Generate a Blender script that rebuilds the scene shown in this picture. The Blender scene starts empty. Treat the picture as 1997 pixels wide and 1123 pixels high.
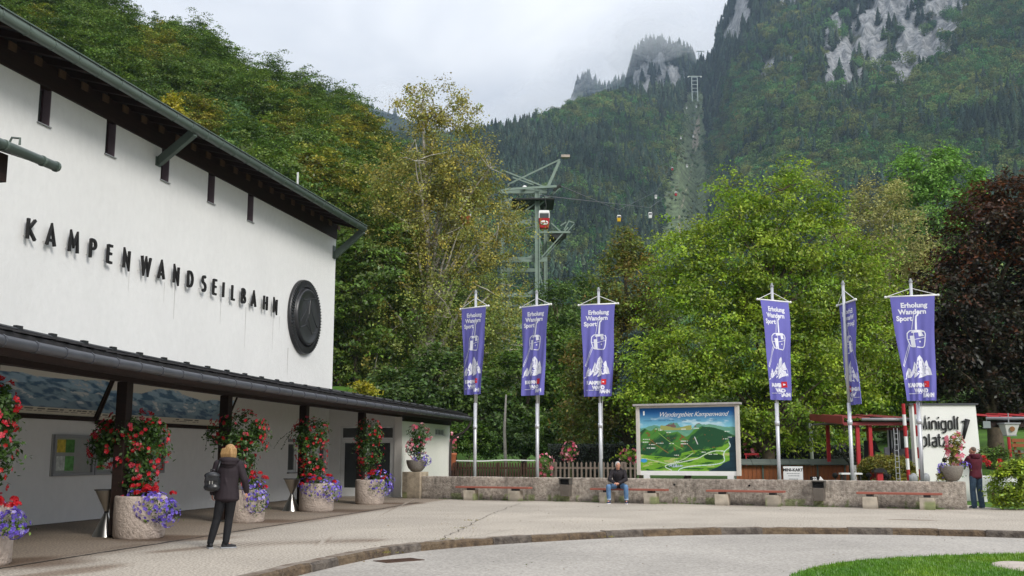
import bpy, math, random
import numpy as np
from mathutils import Vector, Matrix, noise as mnoise
random.seed(7); RNG = np.random.default_rng(11)
R = math.radians
SC = bpy.context.scene
COL = SC.collection

# ------------------------------------------------------------------ camera, sky, sun, exposure
FPX = 2050.0; PIT = R(8.995); EYE = 1.55; CX, CY = 998.5, 561.5
cam_d = bpy.data.cameras.new("camera"); cam = bpy.data.objects.new("camera", cam_d); COL.objects.link(cam)
cam_d.sensor_width = 36.0; cam_d.lens = 36.0 * FPX / 1997.0
cam_d.clip_start = 0.1; cam_d.clip_end = 12000
cam.location = (0, 0, EYE); cam.rotation_euler = (math.pi / 2 + PIT, 0, 0)
SC.camera = cam

SUN_EL, SUN_AZ = 33.0, 142.0            # azimuth from +Y towards +X (behind the camera, to its right)
w = bpy.data.worlds.new("World"); SC.world = w; w.use_nodes = True
nt = w.node_tree; nt.nodes.clear()
def N(t, typ, **kw):
    n = t.nodes.new(typ)
    for k, v in kw.items():
        if k.startswith('_'): setattr(n, k[1:], v)
        else: n.inputs[k.replace('__', ' ')].default_value = v
    return n
wo = N(nt, 'ShaderNodeOutputWorld')
sky = N(nt, 'ShaderNodeTexSky'); sky.sky_type = 'NISHITA'; sky.sun_disc = False
sky.sun_elevation = R(SUN_EL); sky.sun_rotation = R(SUN_AZ)
tc = N(nt, 'ShaderNodeTexCoord'); mp = N(nt, 'ShaderNodeMapping'); mp.inputs['Scale'].default_value = (1, 1, 2.6); mp.inputs['Location'].default_value = (0.35, 0.2, 0.1)
nt.links.new(tc.outputs['Generated'], mp.inputs['Vector'])
nz = N(nt, 'ShaderNodeTexNoise', Scale=2.1, Detail=5.0, Roughness=0.5, Distortion=0.35)
nt.links.new(mp.outputs[0], nz.inputs['Vector'])
cr = N(nt, 'ShaderNodeValToRGB'); cr.color_ramp.elements[0].position = 0.36; cr.color_ramp.elements[1].position = 0.62
cr.color_ramp.elements[0].color = (0.47, 0.50, 0.57, 1); cr.color_ramp.elements[1].color = (0.86, 0.87, 0.90, 1)
nt.links.new(nz.outputs[0], cr.inputs[0])
# overcast: brighter towards the zenith and the veiled sun, greyer at the horizon
sx = N(nt, 'ShaderNodeSeparateXYZ'); nt.links.new(tc.outputs['Generated'], sx.inputs[0])
g = N(nt, 'ShaderNodeMapRange'); g.inputs['From Min'].default_value = 0.2; g.inputs['From Max'].default_value = 1.0
g.inputs['To Min'].default_value = 0.78; g.inputs['To Max'].default_value = 2.0
nt.links.new(sx.outputs['Z'], g.inputs['Value'])
mul = N(nt, 'ShaderNodeVectorMath', _operation='SCALE'); nt.links.new(cr.outputs[0], mul.inputs[0]); nt.links.new(g.outputs[0], mul.inputs['Scale'])
b1 = N(nt, 'ShaderNodeBackground', Strength=0.05); nt.links.new(sky.outputs[0], b1.inputs['Color'])
b2 = N(nt, 'ShaderNodeBackground', Strength=1.0); nt.links.new(mul.outputs[0], b2.inputs['Color'])
mx = N(nt, 'ShaderNodeMixShader'); mx.inputs[0].default_value = 0.93
nt.links.new(b1.outputs[0], mx.inputs[1]); nt.links.new(b2.outputs[0], mx.inputs[2]); nt.links.new(mx.outputs[0], wo.inputs['Surface'])

sd = bpy.data.lights.new("sun", 'SUN'); sd.energy = 2.0; sd.angle = R(18); sd.color = (1.0, 0.96, 0.9)
so = bpy.data.objects.new("sun", sd); COL.objects.link(so)
sdir = Vector((math.sin(R(SUN_AZ)) * math.cos(R(SUN_EL)), math.cos(R(SUN_AZ)) * math.cos(R(SUN_EL)), math.sin(R(SUN_EL))))
so.rotation_euler = sdir.to_track_quat('Z', 'Y').to_euler(); so.location = (20, -20, 40)
SC.view_settings.view_transform = 'Standard'; SC.view_settings.look = 'None'
SC.view_settings.exposure = 0.36; SC.view_settings.gamma = 1.0; SC.view_settings.use_curve_mapping = False
try:
    SC.cycles.volume_step_rate = 4.0; SC.cycles.volume_bounces = 3; SC.cycles.max_bounces = 8
    SC.cycles.transparent_max_bounces = 12; SC.cycles.use_denoising = True
except Exception: pass

# ------------------------------------------------------------------ measuring: photo direction -> place
cp, sp_ = math.cos(PIT), math.sin(PIT)
def ray(x, y):
    a = (x - CX) / FPX; b = (CY - y) / FPX
    return np.array([a, cp - b * sp_, sp_ + b * cp])
def at(x, y, Y):
    r = ray(x, y); return r * (Y / r[1]) + np.array([0, 0, EYE])
def gr(x, y, z=0.0):
    r = ray(x, y); return r * ((z - EYE) / r[2]) + np.array([0, 0, EYE])
def proj(P):
    x, y, z = P[..., 0], P[..., 1], P[..., 2] - EYE
    d = y * cp + z * sp_; u = -y * sp_ + z * cp
    return CX + FPX * x / d, CY - FPX * u / d
# building frame: local x = out from the facade (n), local y = along the facade (s)
FO = np.array([-10.59, 23.51, 0.0]); FAZ = R(12.457)
fd = np.array([math.sin(FAZ), math.cos(FAZ), 0]); fn = np.array([math.cos(FAZ), -math.sin(FAZ), 0])
def FW(n, s, z=0): return FO + fn * n + fd * s + np.array([0, 0, z])
# stone wall frame: local x along, local y behind
WO = np.array([-3.26, 38.12, 0.0]); wd_ = np.array([0.9022, -0.4313, 0]); wn_ = np.array([0.4313, 0.9022, 0]); WAZ = math.atan2(-0.4313, 0.9022)
def WW(s, o, z=0): return WO + wd_ * s + wn_ * o + np.array([0, 0, z])

# ------------------------------------------------------------------ value noise
def _hash(i, j, k=0):
    n = (i.astype(np.int64) * 374761393 + j.astype(np.int64) * 668265263 + k * 1442695041) & 0xffffffff
    n = ((n ^ (n >> 13)) * 1274126177) & 0xffffffff
    return ((n ^ (n >> 16)) & 0xffff) / 65535.0
def vn(x, y, k=0):
    x = np.asarray(x, float); y = np.asarray(y, float)
    i = np.floor(x); j = np.floor(y); fx = x - i; fy = y - j
    fx = fx * fx * (3 - 2 * fx); fy = fy * fy * (3 - 2 * fy)
    a = _hash(i, j, k); b = _hash(i + 1, j, k); c = _hash(i, j + 1, k); d = _hash(i + 1, j + 1, k)
    return (a * (1 - fx) + b * fx) * (1 - fy) + (c * (1 - fx) + d * fx) * fy
def fbm(x, y, o=4, k=0):
    s = 0; a = 0.5; t = 0
    for q in range(o):
        s = s + a * vn(x * 2 ** q, y * 2 ** q, k + q); t += a; a *= 0.55
    return s / t
def sstep(a, b, x):
    t = np.clip((x - a) / (b - a), 0, 1); return t * t * (3 - 2 * t)

# ------------------------------------------------------------------ materials
MATS = {}
def mat(name, col, rough=0.7, var=0.15, vscale=3.0, bump=0.0, bscale=30.0, metal=0.0, spec=0.3, attr=None, col2=None, stretch=None, detail=5.0, world=False, coat=0.0, patch=None):
    """procedural material: colour broken up by two noises, fine relief by a third"""
    if name in MATS: return MATS[name]
    m = bpy.data.materials.new(name); m.use_nodes = True; t = m.node_tree
    p = t.nodes['Principled BSDF']; L = t.links.new
    p.inputs['Roughness'].default_value = rough; p.inputs['Metallic'].default_value = metal
    p.inputs['Specular IOR Level'].default_value = spec
    if coat: p.inputs['Coat Weight'].default_value = coat
    if world:
        g = N(t, 'ShaderNodeNewGeometry'); vec = g.outputs['Position']
    else:
        g = N(t, 'ShaderNodeTexCoord'); vec = g.outputs['Object']
    mpn = N(t, 'ShaderNodeMapping'); L(vec, mpn.inputs['Vector'])
    if stretch: mpn.inputs['Scale'].default_value = stretch
    n1 = N(t, 'ShaderNodeTexNoise', Scale=vscale, Detail=detail, Roughness=0.6); L(mpn.outputs[0], n1.inputs['Vector'])
    mr = N(t, 'ShaderNodeMapRange'); mr.inputs['From Min'].default_value = 0.3; mr.inputs['From Max'].default_value = 0.7
    L(n1.outputs[0], mr.inputs['Value'])
    mixc = N(t, 'ShaderNodeMix', _data_type='RGBA'); L(mr.outputs[0], mixc.inputs['Factor'])
    c = np.array(col[:3], float)
    c2 = np.array(col2[:3], float) if col2 is not None else c * (1 + var)
    c1 = c if col2 is not None else c * (1 - var)
    mixc.inputs['A'].default_value = (*c1, 1); mixc.inputs['B'].default_value = (*np.minimum(c2, 1), 1)
    out = mixc.outputs['Result']
    if attr:
        at_ = N(t, 'ShaderNodeAttribute', _attribute_name=attr); mm = N(t, 'ShaderNodeMix', _data_type='RGBA', _blend_type='MULTIPLY')
        mm.inputs['Factor'].default_value = 1.0; L(out, mm.inputs['A']); L(at_.outputs['Color'], mm.inputs['B']); out = mm.outputs['Result']
    if patch:
        n5 = N(t, 'ShaderNodeTexNoise', Scale=patch[0], Detail=6.0, Roughness=0.55, Distortion=0.6); L(mpn.outputs[0], n5.inputs['Vector']); r5 = N(t, 'ShaderNodeMapRange'); r5.inputs['From Min'].default_value = 0.32; r5.inputs['From Max'].default_value = 0.68
        r5.inputs['To Min'].default_value = 1 - patch[1]; r5.inputs['To Max'].default_value = 1 + patch[1]; L(n5.outputs[0], r5.inputs['Value']); v5 = N(t, 'ShaderNodeVectorMath', _operation='SCALE'); L(out, v5.inputs[0]); L(r5.outputs[0], v5.inputs['Scale']); out = v5.outputs[0]
    L(out, p.inputs['Base Color'])
    if bump:
        n2 = N(t, 'ShaderNodeTexNoise', Scale=bscale, Detail=4.0, Roughness=0.65); L(mpn.outputs[0], n2.inputs['Vector'])
        bn = N(t, 'ShaderNodeBump', Strength=min(1.0, bump * 6), Distance=bump * 0.2); L(n2.outputs[0], bn.inputs['Height']); L(bn.outputs[0], p.inputs['Normal'])
    MATS[name] = m; return m
def leafmat(name, trans=0.35, tint=(1, 1, 1), rnd=0.0, gloss=0.04, world_var=0.0):
    if name in MATS: return MATS[name]
    m = bpy.data.materials.new(name); m.use_nodes = True; t = m.node_tree; t.nodes.clear(); L = t.links.new
    o = N(t, 'ShaderNodeOutputMaterial'); a = N(t, 'ShaderNodeAttribute', _attribute_name='col')
    mm = N(t, 'ShaderNodeMix', _data_type='RGBA', _blend_type='MULTIPLY'); mm.inputs['Factor'].default_value = 1.0
    L(a.outputs['Color'], mm.inputs['A']); mm.inputs['B'].default_value = (*tint, 1); c = mm.outputs['Result']
    if rnd:
        oi = N(t, 'ShaderNodeObjectInfo'); h = N(t, 'ShaderNodeHueSaturation')
        r1 = N(t, 'ShaderNodeMapRange'); r1.inputs['To Min'].default_value = 0.5 - rnd * 0.13; r1.inputs['To Max'].default_value = 0.5 + rnd * 0.05
        r2 = N(t, 'ShaderNodeMapRange'); r2.inputs['To Min'].default_value = 1 - rnd * 0.6; r2.inputs['To Max'].default_value = 1 + rnd * 0.75
        ml = N(t, 'ShaderNodeMath', _operation='FRACT'); m7 = N(t, 'ShaderNodeMath', _operation='MULTIPLY'); m7.inputs[1].default_value = 7.31
        L(oi.outputs['Random'], r1.inputs['Value']); L(oi.outputs['Random'], m7.inputs[0]); L(m7.outputs[0], ml.inputs[0]); L(ml.outputs[0], r2.inputs['Value'])
        L(r1.outputs[0], h.inputs['Hue']); L(r2.outputs[0], h.inputs['Value']); L(c, h.inputs['Color']); c = h.outputs['Color']
    if world_var:
        gm = N(t, 'ShaderNodeNewGeometry'); nn = N(t, 'ShaderNodeTexNoise', Scale=world_var, Detail=4.0); L(gm.outputs['Position'], nn.inputs['Vector'])
        h2 = N(t, 'ShaderNodeHueSaturation'); r3 = N(t, 'ShaderNodeMapRange'); r3.inputs['From Min'].default_value = 0.35; r3.inputs['From Max'].default_value = 0.65
        r3.inputs['To Min'].default_value = 0.5; r3.inputs['To Max'].default_value = 1.2; L(nn.outputs[0], r3.inputs['Value']); L(r3.outputs[0], h2.inputs['Value'])
        r4 = N(t, 'ShaderNodeMapRange'); r4.inputs['From Min'].default_value = 0.35; r4.inputs['From Max'].default_value = 0.65
        r4.inputs['To Min'].default_value = 0.545; r4.inputs['To Max'].default_value = 0.498; L(nn.outputs[0], r4.inputs['Value']); L(r4.outputs[0], h2.inputs['Hue'])
        L(c, h2.inputs['Color']); c = h2.outputs['Color']
    d = N(t, 'ShaderNodeBsdfDiffuse'); tr = N(t, 'ShaderNodeBsdfTranslucent'); gl = N(t, 'ShaderNodeBsdfGlossy', Roughness=0.45)
    L(c, d.inputs['Color']); L(c, tr.inputs['Color'])
    m1 = N(t, 'ShaderNodeMixShader'); m1.inputs[0].default_value = trans; L(d.outputs[0], m1.inputs[1]); L(tr.outputs[0], m1.inputs[2])
    m2 = N(t, 'ShaderNodeMixShader'); m2.inputs[0].default_value = gloss; L(m1.outputs[0], m2.inputs[1]); L(gl.outputs[0], m2.inputs[2])
    L(m2.outputs[0], o.inputs['Surface']); MATS[name] = m; return m
def glassmat(name, tint=(0.02, 0.025, 0.03), rough=0.05, spec=0.6):
    m = mat(name, tint, rough=rough, var=0.05, spec=spec); return m

white_plaster = mat('white_plaster', (0.725, 0.725, 0.71), 0.9, 0.03, 5, bump=0.09, bscale=9, detail=10, patch=(0.35, 0.03), stretch=(1, 1, 0.7))
dark_wood = mat('dark_wood', (0.018, 0.009, 0.006), 0.65, 0.4, 4, bump=0.01, bscale=40, stretch=(1, 1, 6))
dark_beam = mat('dark_beam', (0.022, 0.011, 0.008), 0.7, 0.4, 3, stretch=(6, 0.6, 6))
green_metal = mat('green_metal', (0.085, 0.115, 0.095), 0.45, 0.15, 2, spec=0.5)
grey_sheet = mat('grey_sheet', (0.055, 0.058, 0.068), 0.45, 0.2, 2, spec=0.5)
roof_tile = mat('roof_tile', (0.03, 0.028, 0.03), 0.6, 0.3, 5)
black_metal = mat('black_metal', (0.012, 0.012, 0.013), 0.4, 0.2, 5, spec=0.5)
steel = mat('steel', (0.50, 0.49, 0.46), 0.28, 0.12, 6, metal=1.0, stretch=(1, 1, 0.15))
alu = mat('aluminium', (0.52, 0.53, 0.56), 0.4, 0.06, 6, metal=0.35, spec=0.5)
grey_frame = mat('grey_frame', (0.27, 0.28, 0.29), 0.45, 0.06, 6)
white_frame = mat('white_frame', (0.62, 0.63, 0.62), 0.5, 0.05, 6)
white_paint = mat('white_paint', (0.78, 0.78, 0.76), 0.5, 0.04, 5)
concrete_pot = mat('concrete_pot', (0.50, 0.42, 0.36), 0.95, 0.16, 6, bump=0.22, bscale=17)
concrete = mat('concrete', (0.34, 0.31, 0.26), 0.9, 0.22, 5, bump=0.05, bscale=40)
bowl_stone = mat('bowl_stone', (0.20, 0.18, 0.155), 0.9, 0.3, 30, bump=0.05, bscale=60)
red_wood = mat('red_wood', (0.30, 0.10, 0.07), 0.6, 0.2, 5, stretch=(0.5, 8, 8))
red_paint = mat('red_paint', (0.40, 0.025, 0.03), 0.5, 0.15, 3)
red_sheet = mat('red_sheet', (0.22, 0.035, 0.035), 0.5, 0.25, 1.2)
orange_wood = mat('orange_wood', (0.27, 0.085, 0.03), 0.65, 0.3, 3, stretch=(14, 14, 0.8))
picket_wood = mat('picket_wood', (0.25, 0.19, 0.16), 0.85, 0.25, 5, bump=0.02)
brown_picket = mat('brown_picket', (0.085, 0.045, 0.032), 0.8, 0.3, 5)
bark = mat('bark', (0.11, 0.085, 0.06), 0.95, 0.4, 6, bump=0.08, bscale=14)
birch_bark = mat('birch_bark', (0.72, 0.68, 0.6), 0.8, 0.1, 3, col2=(0.16, 0.13, 0.1))
black_cloth = mat('black_cloth', (0.022, 0.018, 0.021), 0.85, 0.3, 20)
plum_cloth = mat('plum_cloth', (0.022, 0.015, 0.019), 0.75, 0.2, 9, bump=0.03, bscale=14)
skin = mat('skin', (0.50, 0.25, 0.17), 0.55, 0.06, 10)
dark_glass = glassmat('dark_glass', (0.022, 0.026, 0.026))
grey_glass = glassmat('grey_glass', (0.065, 0.07, 0.068), 0.12, 0.5)
near_black = mat('near_black', (0.006, 0.006, 0.006), 0.8, 0.1, 5)
vcol = mat('printed_panel', (1, 1, 1), 0.4, 0.0, 5, attr='col')

# ------------------------------------------------------------------ mesh building
def link(me, name, m=None, parent=None, smooth=False, loc=None):
    o = bpy.data.objects.new(name, me); COL.objects.link(o)
    if m is not None:
        for q in (m if isinstance(m, (list, tuple)) else [m]): me.materials.append(q)
    if parent is not None: o.parent = parent
    if loc is not None: o.location = loc
    if smooth: me.polygons.foreach_set('use_smooth', [True] * len(me.polygons))
    return o
def np_mesh(name, V, F, cols=None, mi=None):
    """V (n,3), F (m,k) with constant k; cols per vertex (n,3)"""
    me = bpy.data.meshes.new(name); V = np.asarray(V, np.float32); F = np.asarray(F, np.int32); k = F.shape[1]
    me.vertices.add(len(V)); me.vertices.foreach_set('co', V.ravel())
    me.loops.add(F.size); me.loops.foreach_set('vertex_index', F.ravel())
    me.polygons.add(len(F)); me.polygons.foreach_set('loop_start', np.arange(0, F.size, k, dtype=np.int32))
    try: me.polygons.foreach_set('loop_total', np.full(len(F), k, np.int32))
    except Exception: pass
    if mi is not None: me.polygons.foreach_set('material_index', np.asarray(mi, np.int32))
    me.update(calc_edges=True)
    if cols is not None:
        c = np.ones((len(V), 4), np.float32); c[:, :3] = cols
        a = me.color_attributes.new('col', 'FLOAT_COLOR', 'POINT'); a.data.foreach_set('color', c.ravel())
    return me
class B:
    def __init__(s): s.v = []; s.f = []; s.m = []
    def add(s, vs, fs, mi=0):
        b = len(s.v); s.v += [tuple(map(float, q)) for q in vs]; s.f += [tuple(b + i for i in q) for q in fs]; s.m += [mi] * len(fs); return s
    def box(s, x0, x1, y0, y1, z0, z1, mi=0):
        vs = [(x, y, z) for z in (z0, z1) for y in (y0, y1) for x in (x0, x1)]
        return s.add(vs, [(0, 2, 3, 1), (4, 5, 7, 6), (0, 1, 5, 4), (2, 6, 7, 3), (0, 4, 6, 2), (1, 3, 7, 5)], mi)
    def bar(s, p, q, wx, wz=None, mi=0, up=(0, 0, 1)):
        """rectangular bar from p to q"""
        wz = wz or wx; p = Vector(p); q = Vector(q); d = (q - p).normalized(); u = Vector(up)
        if abs(d.dot(u)) > 0.98: u = Vector((0, 1, 0))
        a = d.cross(u).normalized() * wx / 2; b = a.cross(d).normalized() * wz / 2
        vs = [e + i * a + j * b for e in (p, q) for i, j in ((-1, -1), (1, -1), (1, 1), (-1, 1))]
        return s.add(vs, [(0, 3, 2, 1), (4, 5, 6, 7), (0, 1, 5, 4), (1, 2, 6, 5), (2, 3, 7, 6), (3, 0, 4, 7)], mi)
    def tube(s, pts, rs, k=8, mi=0, cap=True):
        pts = [Vector(p) for p in pts]
        if not isinstance(rs, (list, tuple)): rs = [rs] * len(pts)
        base = len(s.v); prev = None
        for i, p in enumerate(pts):
            d = (pts[min(i + 1, len(pts) - 1)] - pts[max(i - 1, 0)])
            d = d.normalized() if d.length > 1e-9 else Vector((0, 0, 1))
            if prev is None:
                u = Vector((0, 0, 1)) if abs(d.z) < 0.9 else Vector((1, 0, 0)); a = d.cross(u).normalized()
            else: a = (prev - d * prev.dot(d)).normalized()
            prev = a; b = d.cross(a)
            for j in range(k):
                t = 2 * math.pi * j / k; s.v.append(tuple(p + (a * math.cos(t) + b * math.sin(t)) * rs[i]))
        for i in range(len(pts) - 1):
            for j in range(k):
                s.f.append((base + i * k + j, base + i * k + (j + 1) % k, base + (i + 1) * k + (j + 1) % k, base + (i + 1) * k + j)); s.m.append(mi)
        if cap:
            s.f.append(tuple(base + j for j in reversed(range(k)))); s.m.append(mi)
            s.f.append(tuple(base + (len(pts) - 1) * k + j for j in range(k))); s.m.append(mi)
        return s
    def lathe(s, prof, c=(0, 0, 0), k=24, mi=0, sx=1, sy=1):
        b = len(s.v)
        for r, z in prof:
            for j in range(k):
                t = 2 * math.pi * j / k; s.v.append((c[0] + r * sx * math.cos(t), c[1] + r * sy * math.sin(t), c[2] + z))
        for i in range(len(prof) - 1):
            for j in range(k): s.f.append((b + i * k + j, b + i * k + (j + 1) % k, b + (i + 1) * k + (j + 1) % k, b + (i + 1) * k + j)); s.m.append(mi)
        return s
    def ell(s, c, r, k=12, mi=0, rot=None):
        c = Vector(c); r = (r, r, r) if not isinstance(r, (list, tuple)) else r
        b = len(s.v); h = k // 2
        for i in range(h + 1):
            ph = math.pi * (i + 0.02) / (h + 0.04)
            for j in range(k):
                t = 2 * math.pi * j / k
                p = Vector((r[0] * math.sin(ph) * math.cos(t), r[1] * math.sin(ph) * math.sin(t), r[2] * math.cos(ph)))
                if rot is not None: p = rot @ p
                s.v.append(tuple(c + p))
        for i in range(h):
            for j in range(k): s.f.append((b + i * k + j, b + (i + 1) * k + j, b + (i + 1) * k + (j + 1) % k, b + i * k + (j + 1) % k)); s.m.append(mi)
        s.f.append(tuple(b + j for j in range(k))); s.m.append(mi)
        s.f.append(tuple(b + h * k + j for j in reversed(range(k)))); s.m.append(mi)
        return s
    def ribbon(s, pts, t, y0, y1, mi=0, closed=False):
        """polyline in the x-z plane, thickened by t, extruded between y0 and y1"""
        P = [Vector((p[0], p[1])) for p in pts]; n = len(P); Ls = []; Rs = []
        for i in range(n):
            a = P[(i - 1) % n] if (closed or i > 0) else None; b = P[(i + 1) % n] if (closed or i < n - 1) else None
            d1 = (P[i] - a).normalized() if a is not None else None; d2 = (b - P[i]).normalized() if b is not None else None
            d1 = d1 or d2; d2 = d2 or d1
            n1 = Vector((-d1.y, d1.x)); n2 = Vector((-d2.y, d2.x)); m = (n1 + n2)
            m = m.normalized() if m.length > 1e-6 else n1
            L = (t / 2) / max(0.45, m.dot(n1)); Ls.append(P[i] + m * L); Rs.append(P[i] - m * L)
        b = len(s.v)
        for q in range(n):
            for (p, y) in ((Ls[q], y0), (Rs[q], y0), (Rs[q], y1), (Ls[q], y1)): s.v.append((p.x, y, p.y))
        rng = range(n) if closed else range(n - 1)
        for q in rng:
            r = (q + 1) % n
            for j in range(4): s.f.append((b + q * 4 + j, b + q * 4 + (j + 1) % 4, b + r * 4 + (j + 1) % 4, b + r * 4 + j)); s.m.append(mi)
        if not closed:
            s.f.append((b, b + 3, b + 2, b + 1)); s.m.append(mi)
            e = b + (n - 1) * 4; s.f.append((e, e + 1, e + 2, e + 3)); s.m.append(mi)
        return s
    def prism(s, poly, z0, z1, mi=0):
        n = len(poly); vs = [(p[0], p[1], z0) for p in poly] + [(p[0], p[1], z1) for p in poly]
        return s.add(vs, [tuple(reversed(range(n))), tuple(range(n, 2 * n))] + [(i, (i + 1) % n, n + (i + 1) % n, n + i) for i in range(n)], mi)
    def mesh(s, name):
        me = bpy.data.meshes.new(name); me.from_pydata(s.v, [], s.f)
        if any(s.m): me.polygons.foreach_set('material_index', s.m)
        me.update(); return me
    def obj(s, name, m=None, parent=None, smooth=False, loc=None, bevel=0):
        o = link(s.mesh(name), name, m, parent, smooth, loc)
        if bevel:
            md = o.modifiers.new('bevel', 'BEVEL'); md.width = bevel; md.segments = 2; md.limit_method = 'ANGLE'
        return o
def tag(o, label=None, cat=None, group=None, kind=None):
    if label: o['label'] = label
    if cat: o['category'] = cat
    if group: o['group'] = group
    if kind: o['kind'] = kind
    return o
def thing(name, label, cat, loc=(0, 0, 0), rz=0.0, group=None):
    o = bpy.data.objects.new(name, None); o.empty_display_size = 0.2; COL.objects.link(o)
    o.location = loc; o.rotation_euler = (0, 0, rz); return tag(o, label, cat, group)
def struct(o): o['kind'] = 'structure'; return o
def stuff(o): o['kind'] = 'stuff'; return o
KIDS = {}
def copy_tree(o, parent=None):
    c = o.copy(); COL.objects.link(c)
    if parent is not None: c.parent = parent
    for ch in list(o.children): copy_tree(ch, c)
    return c
def replicate(T, TF, P, Rm, S, cols):
    """template verts T (t,3), faces TF (f,k); positions P (n,3), rotations Rm (n,3,3), scales S (n,) -> V, F, C"""
    n = len(P); t = len(T)
    V = np.einsum('nij,tj->nti', Rm, T) * S[:, None, None] + P[:, None, :]
    F = (TF[None, :, :] + (np.arange(n) * t)[:, None, None]).reshape(-1, TF.shape[1])
    C = np.repeat(cols[:, None, :], t, 1).reshape(-1, 3)
    return V.reshape(-1, 3), F, C
def frames(nrm, rng, spin=None):
    """rotation matrices whose z axis is nrm, spun at random"""
    nrm = nrm / (np.linalg.norm(nrm, axis=1, keepdims=True) + 1e-9); n = len(nrm)
    a = rng.normal(size=(n, 3)) if spin is None else spin
    x = a - nrm * np.sum(a * nrm, 1, keepdims=True); x /= (np.linalg.norm(x, axis=1, keepdims=True) + 1e-9)
    y = np.cross(nrm, x); return np.stack([x, y, nrm], 2)
def dirs(n, rng):
    d = rng.normal(size=(n, 3)); return d / np.linalg.norm(d, axis=1, keepdims=True)
LEAF = np.array([[-.5, 0, 0], [0, -.26, .06], [.5, 0, -.03], [0, .26, .06]]); LEAFF = np.array([[0, 1, 2, 3]])
def text_mesh(body, size=1.0, shear=0.0, bold=0.0, extrude=0.0, align='LEFT', spacing=1.0):
    cu = bpy.data.curves.new('text', 'FONT'); cu.body = body; cu.size = size; cu.shear = shear; cu.offset = bold; cu.extrude = extrude
    cu.align_x = align; cu.resolution_u = 3; cu.space_character = spacing
    o = bpy.data.objects.new('text', cu); COL.objects.link(o)
    dg = bpy.context.evaluated_depsgraph_get(); me = bpy.data.meshes.new_from_object(o.evaluated_get(dg))
    bpy.data.objects.remove(o); bpy.data.curves.remove(cu)
    v = np.empty(len(me.vertices) * 3, np.float32); me.vertices.foreach_get('co', v)
    f = [tuple(p.vertices) for p in me.polygons]; bpy.data.meshes.remove(me)
    return v.reshape(-1, 3), f
def remeshed(b, name, m, parent, vox=0.012, smooth=4):
    """one continuous skin over the overlapping shapes of b"""
    me = b.mesh(name); o = bpy.data.objects.new(name, me); COL.objects.link(o)
    md = o.modifiers.new('r', 'REMESH'); md.mode = 'VOXEL'; md.voxel_size = vox
    ms = o.modifiers.new('s', 'SMOOTH'); ms.iterations = smooth; ms.factor = 0.5
    dg = bpy.context.evaluated_depsgraph_get(); m2 = bpy.data.meshes.new_from_object(o.evaluated_get(dg))
    bpy.data.objects.remove(o); bpy.data.meshes.remove(me); m2.materials.clear(); m2.name = name
    return link(m2, name, m, parent, True)
# ================================================================== THE GROUND
kerb_pts = [(-5.2, 1.0), (-4.9, 5.0), (-4.45, 9.0), (-4.0, 11.9), (-3.43, 13.99), (-3.2, 15.05), (-2.91, 16.21), (-2.49, 17.57), (-1.9, 18.85), (-1.05, 19.85), (0.05, 20.75),
            (1.3, 21.6), (2.68, 22.4), (4.1, 22.85), (5.5, 23.02), (7.1, 22.98), (8.67, 22.71), (10.45, 21.96), (12.6, 20.6), (15.5, 18.2), (19, 14.5), (24, 8.5), (30, 1)]
def smooth_curve(pts, step):
    P = np.array(pts, float)
    for _ in range(2):
        Q = [P[0]]
        for a, b in zip(P[:-1], P[1:]): Q += [a * 0.75 + b * 0.25, a * 0.25 + b * 0.75]
        Q.append(P[-1]); P = np.array(Q)
    L = np.concatenate([[0], np.cumsum(np.linalg.norm(np.diff(P, axis=0), axis=1))]); n = int(L[-1] / step); t = np.linspace(0, L[-1], n + 1)
    return np.stack([np.interp(t, L, P[:, i]) for i in range(P.shape[1])], 1)
KC = smooth_curve(kerb_pts, 0.5)
# far ground, lawn side and road
asphalt_road = mat('road_asphalt', (0.345, 0.32, 0.285), 0.93, 0.32, 22, bump=0.05, bscale=70, world=True, detail=3, patch=(0.3, 0.14))
G = B(); G.add([(-4000, -600, -0.3), (4000, -600, -0.3), (4000, 5000, -0.3), (-4000, 5000, -0.3)], [(0, 1, 2, 3)])
ground = struct(G.obj('ground', mat('ground_meadow', (0.045, 0.075, 0.02), 0.95, 0.3, 0.4, world=True)))
V = [(p[0], p[1], -0.12) for p in KC]; n = len(V)
rb = B(); rb.add(V + [(30, -25, -0.12), (-30, -25, -0.12), (-30, 1, -0.12)], [tuple(reversed(range(n + 3)))])
road = struct(rb.obj('road', asphalt_road))
# forecourt: a strip grid between kerb and back edge with stains as a vertex attribute
def back_y(x):
    y = WO[1] + (x - WO[0]) * (-0.4313 / 0.9022) + 0.3
    y = np.where(x < -3.4, 48.0, y)
    y = np.where(x > 13.0, 31.3 - (x - 13.0) * 0.34, y)
    return np.where((x > 13.05) & (x < 14.1), 36.0, y)
cols_x = np.unique(np.concatenate([[-30, -16], np.linspace(-14, 14.4, 190), [13.0, 13.06, 14.08, 14.14], np.linspace(14.6, 26, 50)]))
fy = np.interp(cols_x, KC[:, 0], KC[:, 1], left=1.0)
rows = np.linspace(0, 1, 170)
X = np.repeat(cols_x[:, None], len(rows), 1); Y = fy[:, None] + (back_y(cols_x) - fy)[:, None] * rows[None, :]
def seg_d(X, Y, a, b):
    a = np.array(a[:2]); b = np.array(b[:2]); d = b - a; t = np.clip(((X - a[0]) * d[0] + (Y - a[1]) * d[1]) / (d @ d), 0, 1)
    return np.hypot(X - a[0] - d[0] * t, Y - a[1] - d[1] * t)
wet = np.zeros_like(X); wob = fbm(X * 0.9, Y * 0.9, 4)
seam = [FW(5.45, -12), FW(5.35, -7.9), FW(5.25, -2), FW(5.2, 3), FW(5.15, 8), FW(4.85, 13)]
ds = np.min([seg_d(X, Y, a, b) for a, b in zip(seam[:-1], seam[1:])], 0)
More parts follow.
